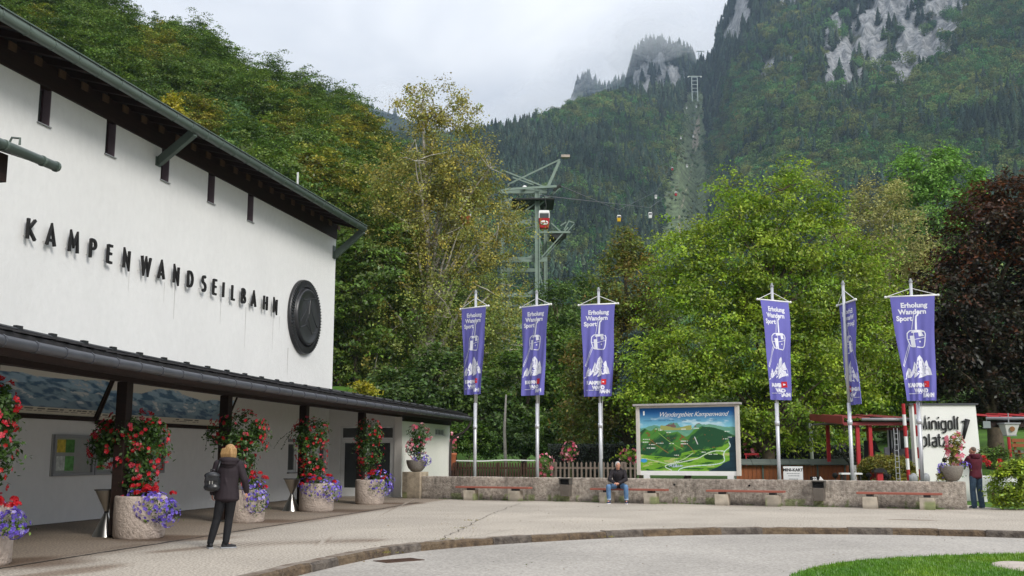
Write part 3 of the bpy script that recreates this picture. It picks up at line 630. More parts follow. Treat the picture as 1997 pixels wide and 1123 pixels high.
# ================================================================== TREES
PAL = dict(
    beech=[(0.060, 0.108, 0.014), (0.046, 0.090, 0.014), (0.085, 0.122, 0.016)],
    beech_y=[(0.15, 0.145, 0.016), (0.10, 0.13, 0.016), (0.23, 0.175, 0.018)],
    ash=[(0.065, 0.125, 0.045), (0.05, 0.10, 0.035), (0.08, 0.14, 0.05)],
    birch=[(0.145, 0.115, 0.020), (0.19, 0.135, 0.022), (0.105, 0.110, 0.020), (0.10, 0.088, 0.022)],
    birch_low=[(0.085, 0.115, 0.022), (0.065, 0.092, 0.02), (0.125, 0.135, 0.028)],
    walnut=[(0.098, 0.165, 0.010), (0.072, 0.135, 0.010), (0.145, 0.195, 0.014), (0.12, 0.145, 0.012)],
    hornbeam=[(0.085, 0.105, 0.016), (0.06, 0.09, 0.014), (0.15, 0.095, 0.016), (0.085, 0.105, 0.016)],
    pale=[(0.20, 0.20, 0.062), (0.16, 0.165, 0.052), (0.23, 0.215, 0.08)],
    robinia=[(0.085, 0.17, 0.028), (0.065, 0.14, 0.022), (0.11, 0.19, 0.035)],
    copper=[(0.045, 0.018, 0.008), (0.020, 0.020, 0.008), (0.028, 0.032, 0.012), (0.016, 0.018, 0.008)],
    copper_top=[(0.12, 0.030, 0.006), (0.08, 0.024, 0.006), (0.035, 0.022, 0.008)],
    dark=[(0.040, 0.075, 0.014), (0.030, 0.060, 0.012), (0.055, 0.085, 0.014)],
    bush=[(0.06, 0.12, 0.014), (0.045, 0.09, 0.012), (0.09, 0.14, 0.018)],
    blue=[(0.055, 0.085, 0.075), (0.04, 0.065, 0.06)],
    yellow=[(0.36, 0.30, 0.02), (0.25, 0.25, 0.02)],
    hedge_y=[(0.14, 0.14, 0.02), (0.10, 0.12, 0.018), (0.18, 0.14, 0.024)],
    hedge_d=[(0.015, 0.028, 0.010), (0.011, 0.020, 0.008)],
    lime=[(0.26, 0.32, 0.02), (0.15, 0.23, 0.02), (0.10, 0.16, 0.015)],
    vine=[(0.030, 0.065, 0.012), (0.022, 0.050, 0.010), (0.045, 0.09, 0.016)])
for k_ in PAL:
    f_ = {'copper': 1.1, 'copper_top': 1.5, 'hedge_d': 1.0, 'vine': 1.7, 'blue': 2.1, 'dark': 1.9, 'beech': 1.6, 'beech_y': 1.7, 'ash': 1.6, 'walnut': 2.1, 'birch': 2.5, 'birch_low': 2.6, 'lime': 1.5, 'yellow': 1.3, 'pale': 1.7, 'robinia': 2.0, 'hornbeam': 1.9}.get(k_, 1.6); PAL[k_] = [tuple(min(.8, q * f_) for q in c) for c in PAL[k_]]
leaf_m = leafmat('foliage', 0.36, gloss=0.035)
def crown_points(blobs, n, rng, lo=0.62, zc=None):
    """clump centres spread over the union of ellipsoids, mostly near the outside"""
    Bs = np.array(blobs, float); wgt = (Bs[:, 3] * Bs[:, 4] + Bs[:, 4] * Bs[:, 5] + Bs[:, 3] * Bs[:, 5]); wgt /= wgt.sum()
    out = []; drn = []
    while len(out) < n:
        k = rng.choice(len(Bs), size=n * 2, p=wgt); d = dirs(n * 2, rng); r = rng.uniform(lo, 1.0, n * 2) ** 0.7
        P = Bs[k, :3] + d * Bs[k, 3:6] * r[:, None]; keep = np.ones(len(P), bool)
        for b in Bs:
            q = np.sqrt((((P - b[:3]) / b[3:6]) ** 2).sum(1)); keep &= (q > lo * 0.82)
        if zc is not None: keep &= P[:, 2] > zc
        out += list(P[keep]); drn += list(d[keep])
    return np.array(out[:n]), np.array(drn[:n])
def foliage(blobs, n_cl, per, size, cr, pal, rng, flat=0.55, lo=0.62, zc=None, droop=0.0, pal2=None, split=None, ragged=0.0, updir=0.9, tmpl=LEAF):
    C, D = crown_points(blobs, n_cl, rng, lo, zc)
    q3 = np.array([mnoise.noise(Vector(c * (1.15 / max(cr * 2.2, .6)))) for c in C]); C = C + D * (q3 * cr * 1.1)[:, None]; kp3 = q3 > -0.14 if n_cl > 200 else q3 > -9; C, D, n_cl = C[kp3], D[kp3], int(kp3.sum())
    if ragged: C = C + D * rng.exponential(ragged, (len(C), 1))
    # each clump is a little fan: longer outwards, thin vertically
    n = n_cl * per; ci = np.repeat(np.arange(n_cl), per)
    rad = cr * rng.uniform(0.55, 1.35, n_cl)
    L = rng.normal(size=(n, 3)) * 0.5; L = np.clip(L, -1.1, 1.1) * rad[ci][:, None]; L[:, 2] *= flat
    out = D.copy(); out[:, 2] *= 0.3; ln = np.linalg.norm(out, axis=1, keepdims=True) + 1e-6; out /= ln
    ext = np.sum(L * out[ci], 1, keepdims=True); L += out[ci] * ext * 0.5
    L[:, 2] -= droop * np.abs(rng.normal(size=n)) * rad[ci] + 0.25 * np.hypot(L[:, 0], L[:, 1]) ** 2 / rad[ci]
    P = C[ci] + L
    nr = rng.normal(size=(n, 3)) * 0.55 + np.array([0, 0, updir]) + D[ci] * 0.55
    pa = np.array(pal); tint = pa[rng.integers(len(pa), size=n_cl)]
    if pal2 is not None:
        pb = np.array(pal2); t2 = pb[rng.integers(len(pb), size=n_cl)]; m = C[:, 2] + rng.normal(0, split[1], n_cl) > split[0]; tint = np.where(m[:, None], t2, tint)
    cl = rng.uniform(0.6, 1.4, n_cl); col = (0.62 * tint[ci] + 0.38 * pa[rng.integers(len(pa), size=n)]) * (cl[ci] * rng.uniform(0.5, 1.5, n))[:, None]
    S = size * rng.uniform(0.65, 1.3, n)
    V, F, Cc = replicate(tmpl, LEAFF, P, frames(nr, rng), S, col)
    return V, F, Cc, C
def limbs(b, base, top, r, targets, rng, nl=14, twig=2.5, k=6, fork=0.35, sub=70, trunk_curve=0.3, fat=1.0):
    base = np.array(base, float); top = np.array(top, float); H = np.linalg.norm(top - base)
    ts = np.linspace(0, 1, 9); off = np.cumsum(rng.normal(0, trunk_curve * H / 60, (9, 3)), 0) * ts[:, None]; TP = base + (top - base) * ts[:, None] + off
    b.tube(TP, [r * (1.25 if i == 0 else 1) * (1 - 0.86 * t ** 0.9) for i, t in enumerate(ts)], k + 2)
    idx = rng.permutation(len(targets))[:nl]; ends = []
    for i in idx:
        T = targets[i]; tz = np.clip((T[2] - base[2]) / H - 0.22 - rng.uniform(0, .12), fork * 0.55, 0.88)
        S = np.array([np.interp(tz, ts, TP[:, q]) for q in range(3)]); E = S + (T - S) * 0.92; mid = S + (E - S) * 0.5 + np.array([0, 0, 0.10 * np.linalg.norm(E - S)])
        m1 = S * .5 + mid * .5 + rng.normal(0, .03 * H / 10, 3); rr = r * 0.42 * (1 - tz * 0.6) * fat
        b.tube([S, m1, mid, E * .6 + mid * .4 + rng.normal(0, .04, 3), E], [rr, rr * .8, rr * .6, rr * .36, rr * .12], k - 1, cap=False); ends += [m1, mid, E]
    ends = np.array(ends)
    for i in rng.permutation(len(targets))[:sub]:
        T = targets[i]; q = ends[np.argmin(((ends - T) ** 2).sum(1))]
        if np.linalg.norm(T - q) > H * 0.13: continue
        mid = (T + q) / 2 + rng.normal(0, .06, 3) + np.array([0, 0, .05]); rr = (r * 0.07 + .006) * fat
        b.tube([q, mid, T], [rr, rr * .65, rr * .25], 4, cap=False)
def make_tree(name, label, cat, base, blobs, n_cl, per, size, cr, pal, seed, trunk_r=0.25, top=None, group=None, bm=bark, lm=None, flat=.55, lo=.62, droop=0., pal2=None, split=None, ragged=0., nl=14, sub=70, zc=None, kind=None, updir=.9, fat=1.0):
    """blobs are given in world metres"""
    rng = np.random.default_rng(seed); base = np.array(base, float)
    t = thing(name, label, cat, tuple(base), 0, group)
    bl = [tuple(np.array(q[:3]) - base) + tuple(q[3:]) for q in blobs]
    V, F, C, T = foliage(bl, n_cl, per, size, cr, pal, rng, flat, lo, None if zc is None else zc, droop, pal2, split, ragged, updir)
    link(np_mesh('crown', V, F, C), 'crown', lm or leaf_m, t)
    zt = max(q[2] + q[5] for q in bl); xt = np.mean([q[0] for q in bl]); yt = np.mean([q[1] for q in bl])
    b = B(); limbs(b, (0, 0, -0.3), top if top is not None else (xt, yt, zt * 0.86), trunk_r, T, rng, nl, sub=sub, fat=fat)
    b.obj('trunk', bm, t, True)
    return t
def blob_px(x, y, rx, ry, Y, depth=1.0):
    c = at(x, y, Y); s = Y / FPX; return (c[0], c[1], c[2], rx * s, min(rx, ry) * s * depth, ry * s * 0.98)
def base_px(x, Y): c = at(x, 700, Y); c = np.array([c[0], Y, 0]); c[2] = lawn_z(c[0], Y); return c

# --- the wooded hillside behind the building (one tree after another)
HILL = [(-500, -420), (-250, -300), (0, -150), (110, -95), (190, -45), (240, 15), (310, 48), (450, 92), (560, 140), (650, 188), (700, 222), (735, 268), (765, 420), (800, 640), (860, 760), (930, 800)]
haz, hte = ridge_fn(HILL)
def hill_te(a): return np.interp(a, haz, hte)
TH = 13.0; DT = 150.0; D0 = 58.0
def hill_z(a, d):
    h1 = np.maximum(hill_te(a) * DT - TH + EYE, 1.0); t = np.clip((d - D0) / (DT - D0), 0, 1)
    return h1 * t ** 0.95
A0, A1 = az_of(-520), az_of(930); az = np.linspace(A0, A1, 90); dd = np.concatenate([np.linspace(D0, DT, 50), [155, 165, 185, 220]])
AZg = np.repeat(az[:, None], len(dd), 1); DD = np.repeat(dd[None, :], 90, 0); Zh = hill_z(AZg, DD) - np.clip(DD - DT, 0, 100) * 0.5 + fbm(AZg * 20, DD * .1) * 1.5 - 1.0
Ph = np.stack([DD * np.sin(AZg), DD * np.cos(AZg), Zh], -1); idx = np.arange(Zh.size).reshape(Zh.shape)
F = np.stack([idx[:-1, :-1], idx[1:, :-1], idx[1:, 1:], idx[:-1, 1:]], -1).reshape(-1, 4)
struct(link(np_mesh('wooded_hill', Ph.reshape(-1, 3), F), 'wooded_hill', mat('forest_floor', (0.035, 0.04, 0.015), 0.95, 0.3, .3, world=True), None, True))
def hill_proto(seed, pal, pal2=None, h=15.0, lmn=None, wide=3.3, label='', name='beech_tree', yl=None):
    rng = np.random.default_rng(seed)
    bl = [(0, 0, h * .60, wide, wide, h * .36)]
    for i in range(9):
        a = rng.uniform(0, 6.28); z = rng.uniform(.32, .88); r = wide * .72 * math.sqrt(max(0.05, 1 - ((z - .5) / .5) ** 2)); bl.append((r * math.cos(a), r * math.sin(a), h * z, wide * rng.uniform(.38, .58), wide * rng.uniform(.38, .58), h * rng.uniform(.07, .12)))
    bl.append((0, 0, h * .88, wide * .42, wide * .42, h * .13))
    return make_tree(name, label, 'tree', (0, 0, 0), bl, 600, 62, 0.25, 0.72, PAL[pal], seed, .22, flat=.22, lo=.5, pal2=None if pal2 is None else PAL[pal2], split=(h * (yl or .6), h * .18), nl=12, sub=40, ragged=.38, updir=1.0)
hp = [hill_proto(101, 'beech'), hill_proto(102, 'beech', 'beech', wide=3.8), hill_proto(103, 'beech', 'beech_y', yl=.75), hill_proto(104, 'ash', name='ash_tree', wide=3.2), hill_proto(105, 'beech', 'beech_y', wide=3.0, yl=.35), hill_proto(106, 'dark', 'beech', wide=3.5)]
used_p = [False] * len(hp)
rng = np.random.default_rng(5); spots = []
for d in np.arange(64, 158, 8.0):
    step = 5.2 / d; a = az_of(-260) + rng.uniform(0, step)
    while a < az_of(905):
        if a > az_of(705) and d < 76: break
        aa = a + rng.normal(0, step * .15); d2 = d + rng.normal(0, 1.6); hz_ = hill_z(aa, d2)
        if hill_te(aa) * DT > 6: spots.append((aa, d2, float(hz_)))
        a += step
# drop trees the building's roof hides entirely
def roof_y(x): return 30 + 0.5957 * x
vis = []
for a, d, z in spots:
    P = np.array([d * math.sin(a), d * math.cos(a), z + 16.0]); x, y = proj(P)
    if x < 690 and y > roof_y(x) + 6: continue
    if x < -130: continue
    vis.append((a, d, z, x, y))
vis.sort(key=lambda q: -q[1])
specials = {}
def near(x, y, px_, py_, r): return math.hypot(x - px_, y - py_) < r
words = dict(b=['deep green', 'dark green', 'mid green', 'olive green', 'fresh green'])
ORD = ['first', 'second', 'third', 'fourth', 'fifth', 'sixth', 'seventh', 'eighth', 'ninth', 'tenth', 'eleventh', 'twelfth', 'thirteenth', 'fourteenth', 'fifteenth', 'sixteenth', 'seventeenth', 'eighteenth', 'nineteenth', 'twentieth']
rows_ = {}
for n_i, (a, d, z, x, y) in enumerate(vis):
    k = int(rng.choice([0, 1, 2, 5, 0, 1, 5, 4], p=[.22, .20, .10, .14, .12, .1, .08, .04]))
    if near(x, y, 440, 150, 45): k = 3
    if near(x, y, 400, 130, 25) or near(x, y, 620, 240, 30): k = 4
    if near(x, y, 690, 400, 60): k = 4
    o = hp[k] if not used_p[k] else copy_tree(hp[k]); used_p[k] = True
    s = rng.uniform(0.85, 1.12); o.location = (d * math.sin(a), d * math.cos(a), z - 1.0); o.rotation_euler = (0, 0, rng.uniform(0, 6.28)); o.scale = (s * rng.uniform(.95, 1.1),) * 2 + (s,)
    row = 'in the skyline row' if d > 146 else ('in the row below the skyline' if d > 128 else ('on the upper slope' if d > 108 else ('on the middle slope' if d > 86 else 'on the lowest slope')))
    rows_.setdefault((row, k), []).append((x, o))
for (row, k), L_ in rows_.items():
    kindw = ['deep green beech', 'broad olive beech', 'green beech with yellow top', 'grey green ash', 'yellowing golden beech', 'dark green beech'][k]; L_.sort(key=lambda q: q[0])
    for i, (x, o) in enumerate(L_):
        word = ORD[i] if i < 20 else 'last'; tag(o, '%s %s from the left %s' % (word, kindw, row) if len(L_) > 1 else 'only %s %s behind the building' % (kindw, row), 'tree', 'trees on the wooded hillside')
# the template trees no spot used
for k, u in enumerate(used_p):
    if not u:
        for ch in list(hp[k].children): bpy.data.objects.remove(ch)
        bpy.data.objects.remove(hp[k])

# --- single trees
def many(list_, Y, dep=1.0): return [blob_px(*q, Y, dep) for q in list_]
# small bright yellow maple poking over the eave
yb_ = many([(338, 205, 22, 28), (352, 228, 16, 16)], 60)
make_tree('maple_tree', 'small bright yellow maple rising just above the eave gutter', 'tree', (at(338, 300, 60)[0], 60, 4), yb_, 60, 26, .2, .35, PAL['yellow'], 21, .08, nl=6, sub=20, lo=.2)
# birch
Yb = 64.0
bb = many([(835, 215, 42, 62), (800, 190, 30, 30), (880, 220, 55, 48), (800, 330, 92, 72), (905, 330, 85, 75), (765, 440, 88, 95), (930, 440, 95, 85), (840, 430, 100, 110), (760, 580, 95, 110), (915, 580, 118, 110), (830, 690, 140, 110), (960, 690, 85, 100), (725, 700, 60, 80)], Yb, .85)
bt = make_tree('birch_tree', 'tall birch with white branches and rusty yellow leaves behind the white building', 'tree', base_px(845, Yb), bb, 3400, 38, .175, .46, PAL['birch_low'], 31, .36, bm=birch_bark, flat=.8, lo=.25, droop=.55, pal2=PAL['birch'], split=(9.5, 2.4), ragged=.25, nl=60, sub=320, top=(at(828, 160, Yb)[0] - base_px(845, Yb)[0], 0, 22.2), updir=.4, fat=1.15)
# low woods behind the birch and the fence
def wood_tree(lbl, pal, lst, Y, seed, n=420, per=34, size=.26, cr=.6, tr=.18, bx=None, name='broadleaf_tree', pal2=None, split=None, flat=.5, cat='tree', **kw):
    bl = many(lst, Y, .9); x = bx if bx is not None else lst[0][0]
    return make_tree(name, lbl, cat, base_px(x, Y), bl, n, per, size, cr, PAL[pal], seed, tr, pal2=pal2 and PAL[pal2], split=split, flat=flat, **kw)
wood_tree('dark green tree between the white gable corner and the birch', 'dark', [(690, 600, 60, 110), (700, 700, 70, 80), (680, 790, 60, 70)], 72, 41, 520, name='hazel_tree')
wood_tree('orange tinged tree low behind the canopy roof end', 'beech_y', [(672, 690, 30, 50), (690, 730, 30, 35)], 66, 42, 120, size=.2, name='maple_tree')
wood_tree('small bright yellow bush above the canopy roof by the gable', 'yellow', [(716, 758, 18, 16), (700, 748, 9, 8)], 50, 43, 50, per=30, size=.13, cr=.25, tr=.04, name='yellow_bush', cat='bush', lo=.2)
wood_tree('dense dark green tree behind the first flag', 'dark', [(790, 780, 90, 70), (870, 760, 80, 90), (930, 800, 70, 60)], 58, 44, 700, name='hazel_tree')
wood_tree('low leafy green tree behind the second flag', 'bush', [(1020, 760, 80, 90), (1060, 820, 70, 55), (980, 820, 60, 50), (1075, 700, 45, 70)], 60, 45, 700, name='hazel_tree')
wood_tree('rounded green tree below the lift tower, left of the third flag', 'dark', [(1085, 610, 40, 60), (1100, 690, 50, 80), (1105, 790, 60, 70)], 66, 46, 520, size=.24)
wood_tree('dark olive tree at the foot of the mountain right of the lift tower', 'beech', [(1130, 590, 40, 45), (1150, 560, 30, 35), (1120, 660, 50, 60)], 90, 47, 300, size=.3)
wood_tree('conical hornbeam with orange brown tinged leaves behind the third flag', 'hornbeam', [(1226, 480, 38, 42), (1222, 560, 66, 80), (1230, 660, 90, 100), (1190, 720, 90, 90), (1250, 760, 90, 90), (1155, 800, 70, 70)], 50, 48, 1500, per=36, size=.17, cr=.45, tr=.28, name='hornbeam_tree', lo=.5, flat=.7)
# walnut: the big bright one
Yw = 44.0
wl = many([(1530, 400, 85, 62), (1575, 385, 45, 48), (1470, 420, 70, 55), (1440, 500, 110, 75), (1345, 510, 52, 62), (1390, 560, 90, 70), (1590, 480, 90, 75), (1640, 545, 78, 60), (1530, 560, 110, 90), (1690, 560, 55, 75), (1715, 640, 50, 80), (1380, 660, 115, 80), (1310, 720, 85, 80), (1500, 680, 130, 100), (1640, 700, 110, 95), (1400, 780, 130, 75), (1560, 790, 120, 70), (1290, 790, 60, 60)], Yw, .8)
make_tree('walnut_tree', 'big spreading walnut tree with bright yellow green leaves behind the map board', 'tree', base_px(1487, Yw), wl, 3600, 44, .150, .46, PAL['walnut'], 51, .34, flat=.5, lo=.60, nl=44, sub=200, ragged=.30, top=(0.6, 0, 9.3), updir=.6)
wood_tree('second darker walnut with grey trunk behind the minigolf shelter', 'walnut', [(1640, 720, 80, 70), (1600, 770, 80, 60), (1690, 740, 70, 80), (1745, 780, 60, 50)], 49, 52, 620, per=30, size=.2, cr=.5, tr=.3, bx=1618, name='walnut_tree')
# tall companions behind
wood_tree('pale yellowish birch between the walnut and the copper beech', 'pale', [(1720, 385, 46, 38), (1700, 440, 70, 60), (1750, 470, 62, 70), (1720, 560, 80, 80), (1770, 560, 50, 60)], 60, 53, 1000, per=36, size=.16, cr=.5, tr=.2, name='pale_birch_tree', flat=.8, droop=.3, ragged=.15, bm=birch_bark)
wood_tree('light green robinia rising behind the pale birch', 'robinia', [(1815, 325, 62, 40), (1775, 350, 48, 40), (1850, 350, 50, 45), (1810, 420, 70, 70), (1850, 480, 60, 70), (1800, 560, 60, 70)], 68, 54, 1000, per=36, size=.22, cr=.6, tr=.25, name='robinia_tree', flat=.4, ragged=.15)
wood_tree('small light green treetop between the robinia and the copper beech', 'robinia', [(1908, 345, 18, 20), (1900, 380, 20, 30)], 66, 55, 90, per=30, size=.2, cr=.4, tr=.1, name='robinia_tree')
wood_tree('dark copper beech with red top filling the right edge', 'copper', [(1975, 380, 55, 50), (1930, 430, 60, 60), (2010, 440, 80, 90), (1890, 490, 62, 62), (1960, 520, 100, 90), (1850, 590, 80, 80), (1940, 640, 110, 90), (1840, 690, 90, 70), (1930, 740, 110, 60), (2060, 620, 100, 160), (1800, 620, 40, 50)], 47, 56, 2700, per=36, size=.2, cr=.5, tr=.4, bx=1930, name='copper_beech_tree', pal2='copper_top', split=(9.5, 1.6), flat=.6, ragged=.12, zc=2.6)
# blue spruce peeping out between hornbeam and walnut
bs = many([(1255, 655, 22, 24), (1250, 690, 40, 36), (1245, 735, 48, 45)], 46)
make_tree('blue_spruce', 'small blue green spruce between the hornbeam and the walnut', 'tree', base_px(1245, 46), bs, 300, 40, .13, .4, PAL['blue'], 57, .1, flat=.2, lo=.2, nl=8, sub=20)
# undergrowth beyond the picket fence
for i, (lst, Y, pal, lb, nm) in enumerate([
    ([(905, 850, 45, 30), (950, 860, 40, 26)], 56, 'bush', 'loose green shrub on the lawn behind the first flagpole', 'shrub'),
    ([(1010, 855, 50, 30), (1050, 860, 40, 26)], 57, 'dark', 'dark shrub on the lawn behind the second flagpole', 'shrub'),
    ([(1085, 840, 30, 40), (1100, 868, 25, 20)], 54, 'bush', 'green shrub beside the dark clipped hedge', 'shrub')]):
    make_tree(nm, lb, 'bush', base_px(lst[0][0], Y), many(lst, Y), 260, 34, .16, .35, PAL[pal], 70 + i, .05, nl=6, sub=20, lo=.3)
wood_tree('low green hazel filling the gap behind the white utility block', 'bush', [(890, 800, 45, 55), (900, 850, 30, 30), (840, 810, 50, 50)], 62, 80, 400, name='hazel_tree', lo=.3)
wood_tree('dark evergreen mass in the shade behind the minigolf wall', 'dark', [(1850, 790, 90, 60), (1760, 820, 70, 50), (1960, 800, 80, 45)], 58, 81, 600, name='yew_tree', lo=.3)
wood_tree('shaded green tree filling the gap under the walnut behind the map board', 'dark', [(1330, 800, 90, 70), (1450, 820, 110, 60), (1560, 820, 90, 55), (1230, 810, 60, 60)], 54, 82, 900, name='hazel_tree', lo=.3)
# ================================================================== THE STATION BUILDING (local x = out from the facade, y = along it)
bd = thing('station_building', 'long white cable car station with black letters, dark eaves and a posted canopy', 'building', tuple(FO), -FAZ)
def pb(name, m, b, par=None, **k): return b.obj(name, m, par or bd, **k)
WT = 9.85                                     # top of the white wall
# front wall with five real slit windows cut in: pieces between and below
wins = [(-0.45, 8.98), (2.13, 8.98), (4.71, 8.98), (7.29, 8.98), (9.87, 8.98)]; WW_ = 0.42; WH = 0.92
b = B(); sx0 = -14.0; cuts = [sx0]
for s0, z0 in wins: cuts += [s0 - 0.19, s0 - 0.19 + WW_]
cuts.append(17.2)
zs = 8.98; small = [(13.40, 14.10, 0.95, 1.97), (16.15, 16.75, 1.05, 2.27)]
# lower zone 0..8.98 with two ground floor windows
def wallpiece(y0, y1, z0, z1): b.box(-0.35, 0.0, y0, y1, z0, z1)
wallpiece(sx0, 13.40, -0.2, 2.4); wallpiece(13.40, 14.10, -0.2, 0.95); wallpiece(13.40, 14.10, 1.97, 2.4); wallpiece(14.10, 16.15, -0.2, 2.4); wallpiece(16.15, 16.75, -0.2, 1.05); wallpiece(16.15, 16.75, 2.27, 2.4); wallpiece(16.75, 17.2, -0.2, 2.4)
wallpiece(sx0, 17.2, 2.4, zs)
for i in range(0, len(cuts), 2): wallpiece(cuts[i], cuts[i + 1], zs, WT)
pb('wall', white_plaster, b)
g = B(); g.box(-12.0, -0.36, 16.9, 17.2, -0.2, 9.9); g.box(-12.0, -11.7, sx0, 16.89, -0.2, 9.9); g.box(-12, -.36, sx0, sx0 + .3, -.2, 9.9)
g.add([(-12, 17.19, 9.9), (-0.05, 17.19, 9.9), (-6, 17.19, 12.1), (-12, 16.91, 9.9), (-0.05, 16.91, 9.9), (-6, 16.91, 12.1)], [(0, 1, 2), (5, 4, 3), (0, 3, 4, 1), (1, 4, 5, 2), (2, 5, 3, 0)])
pb('wall', white_plaster, g)
for s0, z0 in wins:
    y0 = s0 - 0.19; f = B()
    f.box(-0.26, -0.20, y0, y0 + 0.05, z0, z0 + WH); f.box(-0.26, -0.20, y0 + WW_ - 0.05, y0 + WW_, z0, z0 + WH); f.box(-0.26, -0.20, y0 + 0.05, y0 + WW_ - 0.05, z0, z0 + 0.06); f.box(-0.26, -0.2, y0 + .05, y0 + WW_ - .05, z0 + WH - .05, z0 + WH)
    wf = pb('window', mat('window_wood', (0.05, 0.028, 0.035), 0.6, 0.2, 6), f)
    B().box(-0.245, -0.225, y0 + 0.052, y0 + WW_ - 0.052, z0 + 0.062, z0 + WH - .052).obj('pane', grey_glass, wf)
    B().box(-0.2, 0.05, y0 - 0.03, y0 + WW_ + 0.03, z0 - 0.025, z0 - 0.002).obj('sill', grey_frame, wf)
    B().box(-0.2, -0.003, y0 + WW_ - 0.012, y0 + WW_ - 0.002, z0, z0 + WH).obj('reveal', mat('reveal_wood', (0.16, 0.12, 0.14), 0.7, 0.1, 5), wf)
for (y0, y1, z0, z1) in small:
    f = B(); f.box(-0.12, -0.05, y0, y0 + 0.07, z0, z1); f.box(-0.12, -0.05, y1 - 0.07, y1, z0, z1); f.box(-0.12, -0.05, y0 + .07, y1 - .07, z0, z0 + .07); f.box(-0.12, -0.05, y0 + .07, y1 - .07, z1 - .07, z1)
    wf = pb('window', white_frame, f); B().box(-0.1, -0.08, y0 + .072, y1 - .072, z0 + .072, z1 - .072).obj('pane', grey_glass, wf)
    B().box(-0.05, 0.07, y0 - .05, y1 + .05, z0 - .05, z0 - .003).obj('sill', grey_frame, wf); B().box(-0.02, 0.03, y0 - .02, y1 + .02, z1 + .003, z1 + .1).obj('shutter_box', grey_frame, wf)
# dark frieze, eaves with rafters, gutter
fr = B(); fr.box(-0.1, 0.06, sx0, 17.15, WT + 0.003, 10.42)
for i in range(0, 40):
    y = sx0 + 0.4 + i * 0.8
    if y < 17 and not any(abs(y - s0) < .35 for s0, _ in wins): pass
pb('frieze_board', dark_beam, fr)
rf = B(); GH = 10.14; EX = 1.12; E1 = 17.0
def slab(bb, x0, z0, x1, z1, t, y0, y1): bb.add([(x0, y0, z0), (x1, y0, z1), (x1, y1, z1), (x0, y1, z0), (x0, y0, z0 + t), (x1, y0, z1 + t), (x1, y1, z1 + t), (x0, y1, z0 + t)], [(0, 3, 2, 1), (4, 5, 6, 7), (0, 1, 5, 4), (1, 2, 6, 5), (2, 3, 7, 6), (3, 0, 4, 7)])
slab(rf, EX, GH + 0.08, -6.0, 12.46, 0.16, sx0, E1 + .1); slab(rf, -6.003, 12.46, -13.1, 10.2, 0.16, sx0, E1 + .1)
roof = pb('roof', mat('upper_roof', (0.02, 0.018, 0.018), 0.8, 0.3, 3), rf)
B().box(1.122, 1.16, sx0, E1 + .1, GH + 0.06, GH + 0.25).obj('fascia', dark_beam, roof)
raf_m = mat('rafter_wood', (0.022, 0.011, 0.008), 0.8, 0.3, 4); raf_end = mat('rafter_end_wood', (0.10, 0.06, 0.035), 0.8, 0.2, 4)
rfm = B(); rfm.add([(-.15, -.06, 0.0), (-.15, .06, 0.0), (1.05, .06, -.33), (1.05, -.06, -.33), (-.15, -.06, -.16), (-.15, .06, -.16), (1.0, .06, -.47), (1.0, -.06, -.47)], [(0, 1, 2, 3), (7, 6, 5, 4), (0, 4, 5, 1), (2, 6, 7, 3), (1, 5, 6, 2), (0, 3, 7, 4)])
rme = rfm.mesh('rafter'); rme.materials.append(raf_m)
bkm = B().box(-.02, .02, -.12, .12, -.09, .09).mesh('rafter_block'); bkm.materials.append(raf_end)
for i in range(36):
    y = sx0 + 0.6 + i * 0.86
    if y > E1: break
    link(rme, 'rafter', None, roof, loc=(0.08, y, 10.58)); link(bkm, 'rafter_block', None, roof, loc=(0.13, y + .43, 10.30))
gt = B(); gt.tube([(1.26, sx0, GH + .02), (1.26, E1 - .05, GH + .02)], 0.115, 12)
gut = pb('gutter', green_metal, gt, smooth=True)
rgm = B().tube([(0, 0, 0), (0, 0.035, 0)], 0.128, 12).mesh('gutter_joint'); rgm.materials.append(green_metal)
for i in range(38):
    y = sx0 + .5 + i * .82
    if y < E1 - .1: link(rgm, 'gutter_joint', None, gut, loc=(1.26, y, GH + .02))
pb('gutter_lip', green_metal, B().box(1.33, 1.39, sx0, E1 - .05, GH + .11, GH + .135))
# the two visible struts
for s_ in (4.35, 17.0, -7.3):
    br = B(); br.bar((0.03, s_, 9.15 if s_ > 16 else 9.42), (1.22, s_ - (.3 if s_ < 16 else .1), GH - .06), 0.13, 0.24); pb('eave_strut', green_metal, br)
    B().box(0.0, 0.03, s_ - .12, s_ + .12, 9.05 if s_ > 16 else 9.3, 9.55).obj('strut_plate', green_metal, bd)
pb('vent_pipe', white_frame, B().tube([(0.2, 13.0, 10.6), (0.2, 13.0, 11.42)], 0.035, 8))
# --- canopy: gutter, roof, snow guard, beams, posts, along a slightly bowed line
cg = [(-7.0, 8.0), (-6.92, 10.9), (-6.78, 13.85), (-6.6, 16.9), (-6.14, 21.04), (-4.93, 29.1), (-3.35, 37.3), (-1.74, 45.5)]
def loc_(x, y): q = np.array([x, y, 0]) - FO; return float(q @ fn), float(q @ fd)
cg_l = smooth_curve([loc_(*p) for p in cg], 0.8); CH = 3.00
def cgx(s): return float(np.interp(s, cg_l[:, 1], cg_l[:, 0]))
ct = B(); n = len(cg_l)
for i, (x, y) in enumerate(cg_l):
    xin = 0.002 if y < 17.0 else 2.4
    zin = 3.92 if y < 17.0 else CH + .12 + (3.92 - CH) * (x - 2.4) / x
    ct.v += [(x - .08, y, CH + .12), (xin, y, zin), (xin, y, zin + .1), (x - .08, y, CH + .2)]
for i in range(n - 1):
    for j in range(4): ct.f.append((4 * i + j, 4 * i + (j + 1) % 4, 4 * i + 4 + (j + 1) % 4, 4 * i + 4 + j)); ct.m.append(0)
ct.f += [(3, 2, 1, 0), (4 * n - 4, 4 * n - 3, 4 * n - 2, 4 * n - 1)]; ct.m += [0, 0]
crf = pb('canopy_roof', roof_tile, ct)
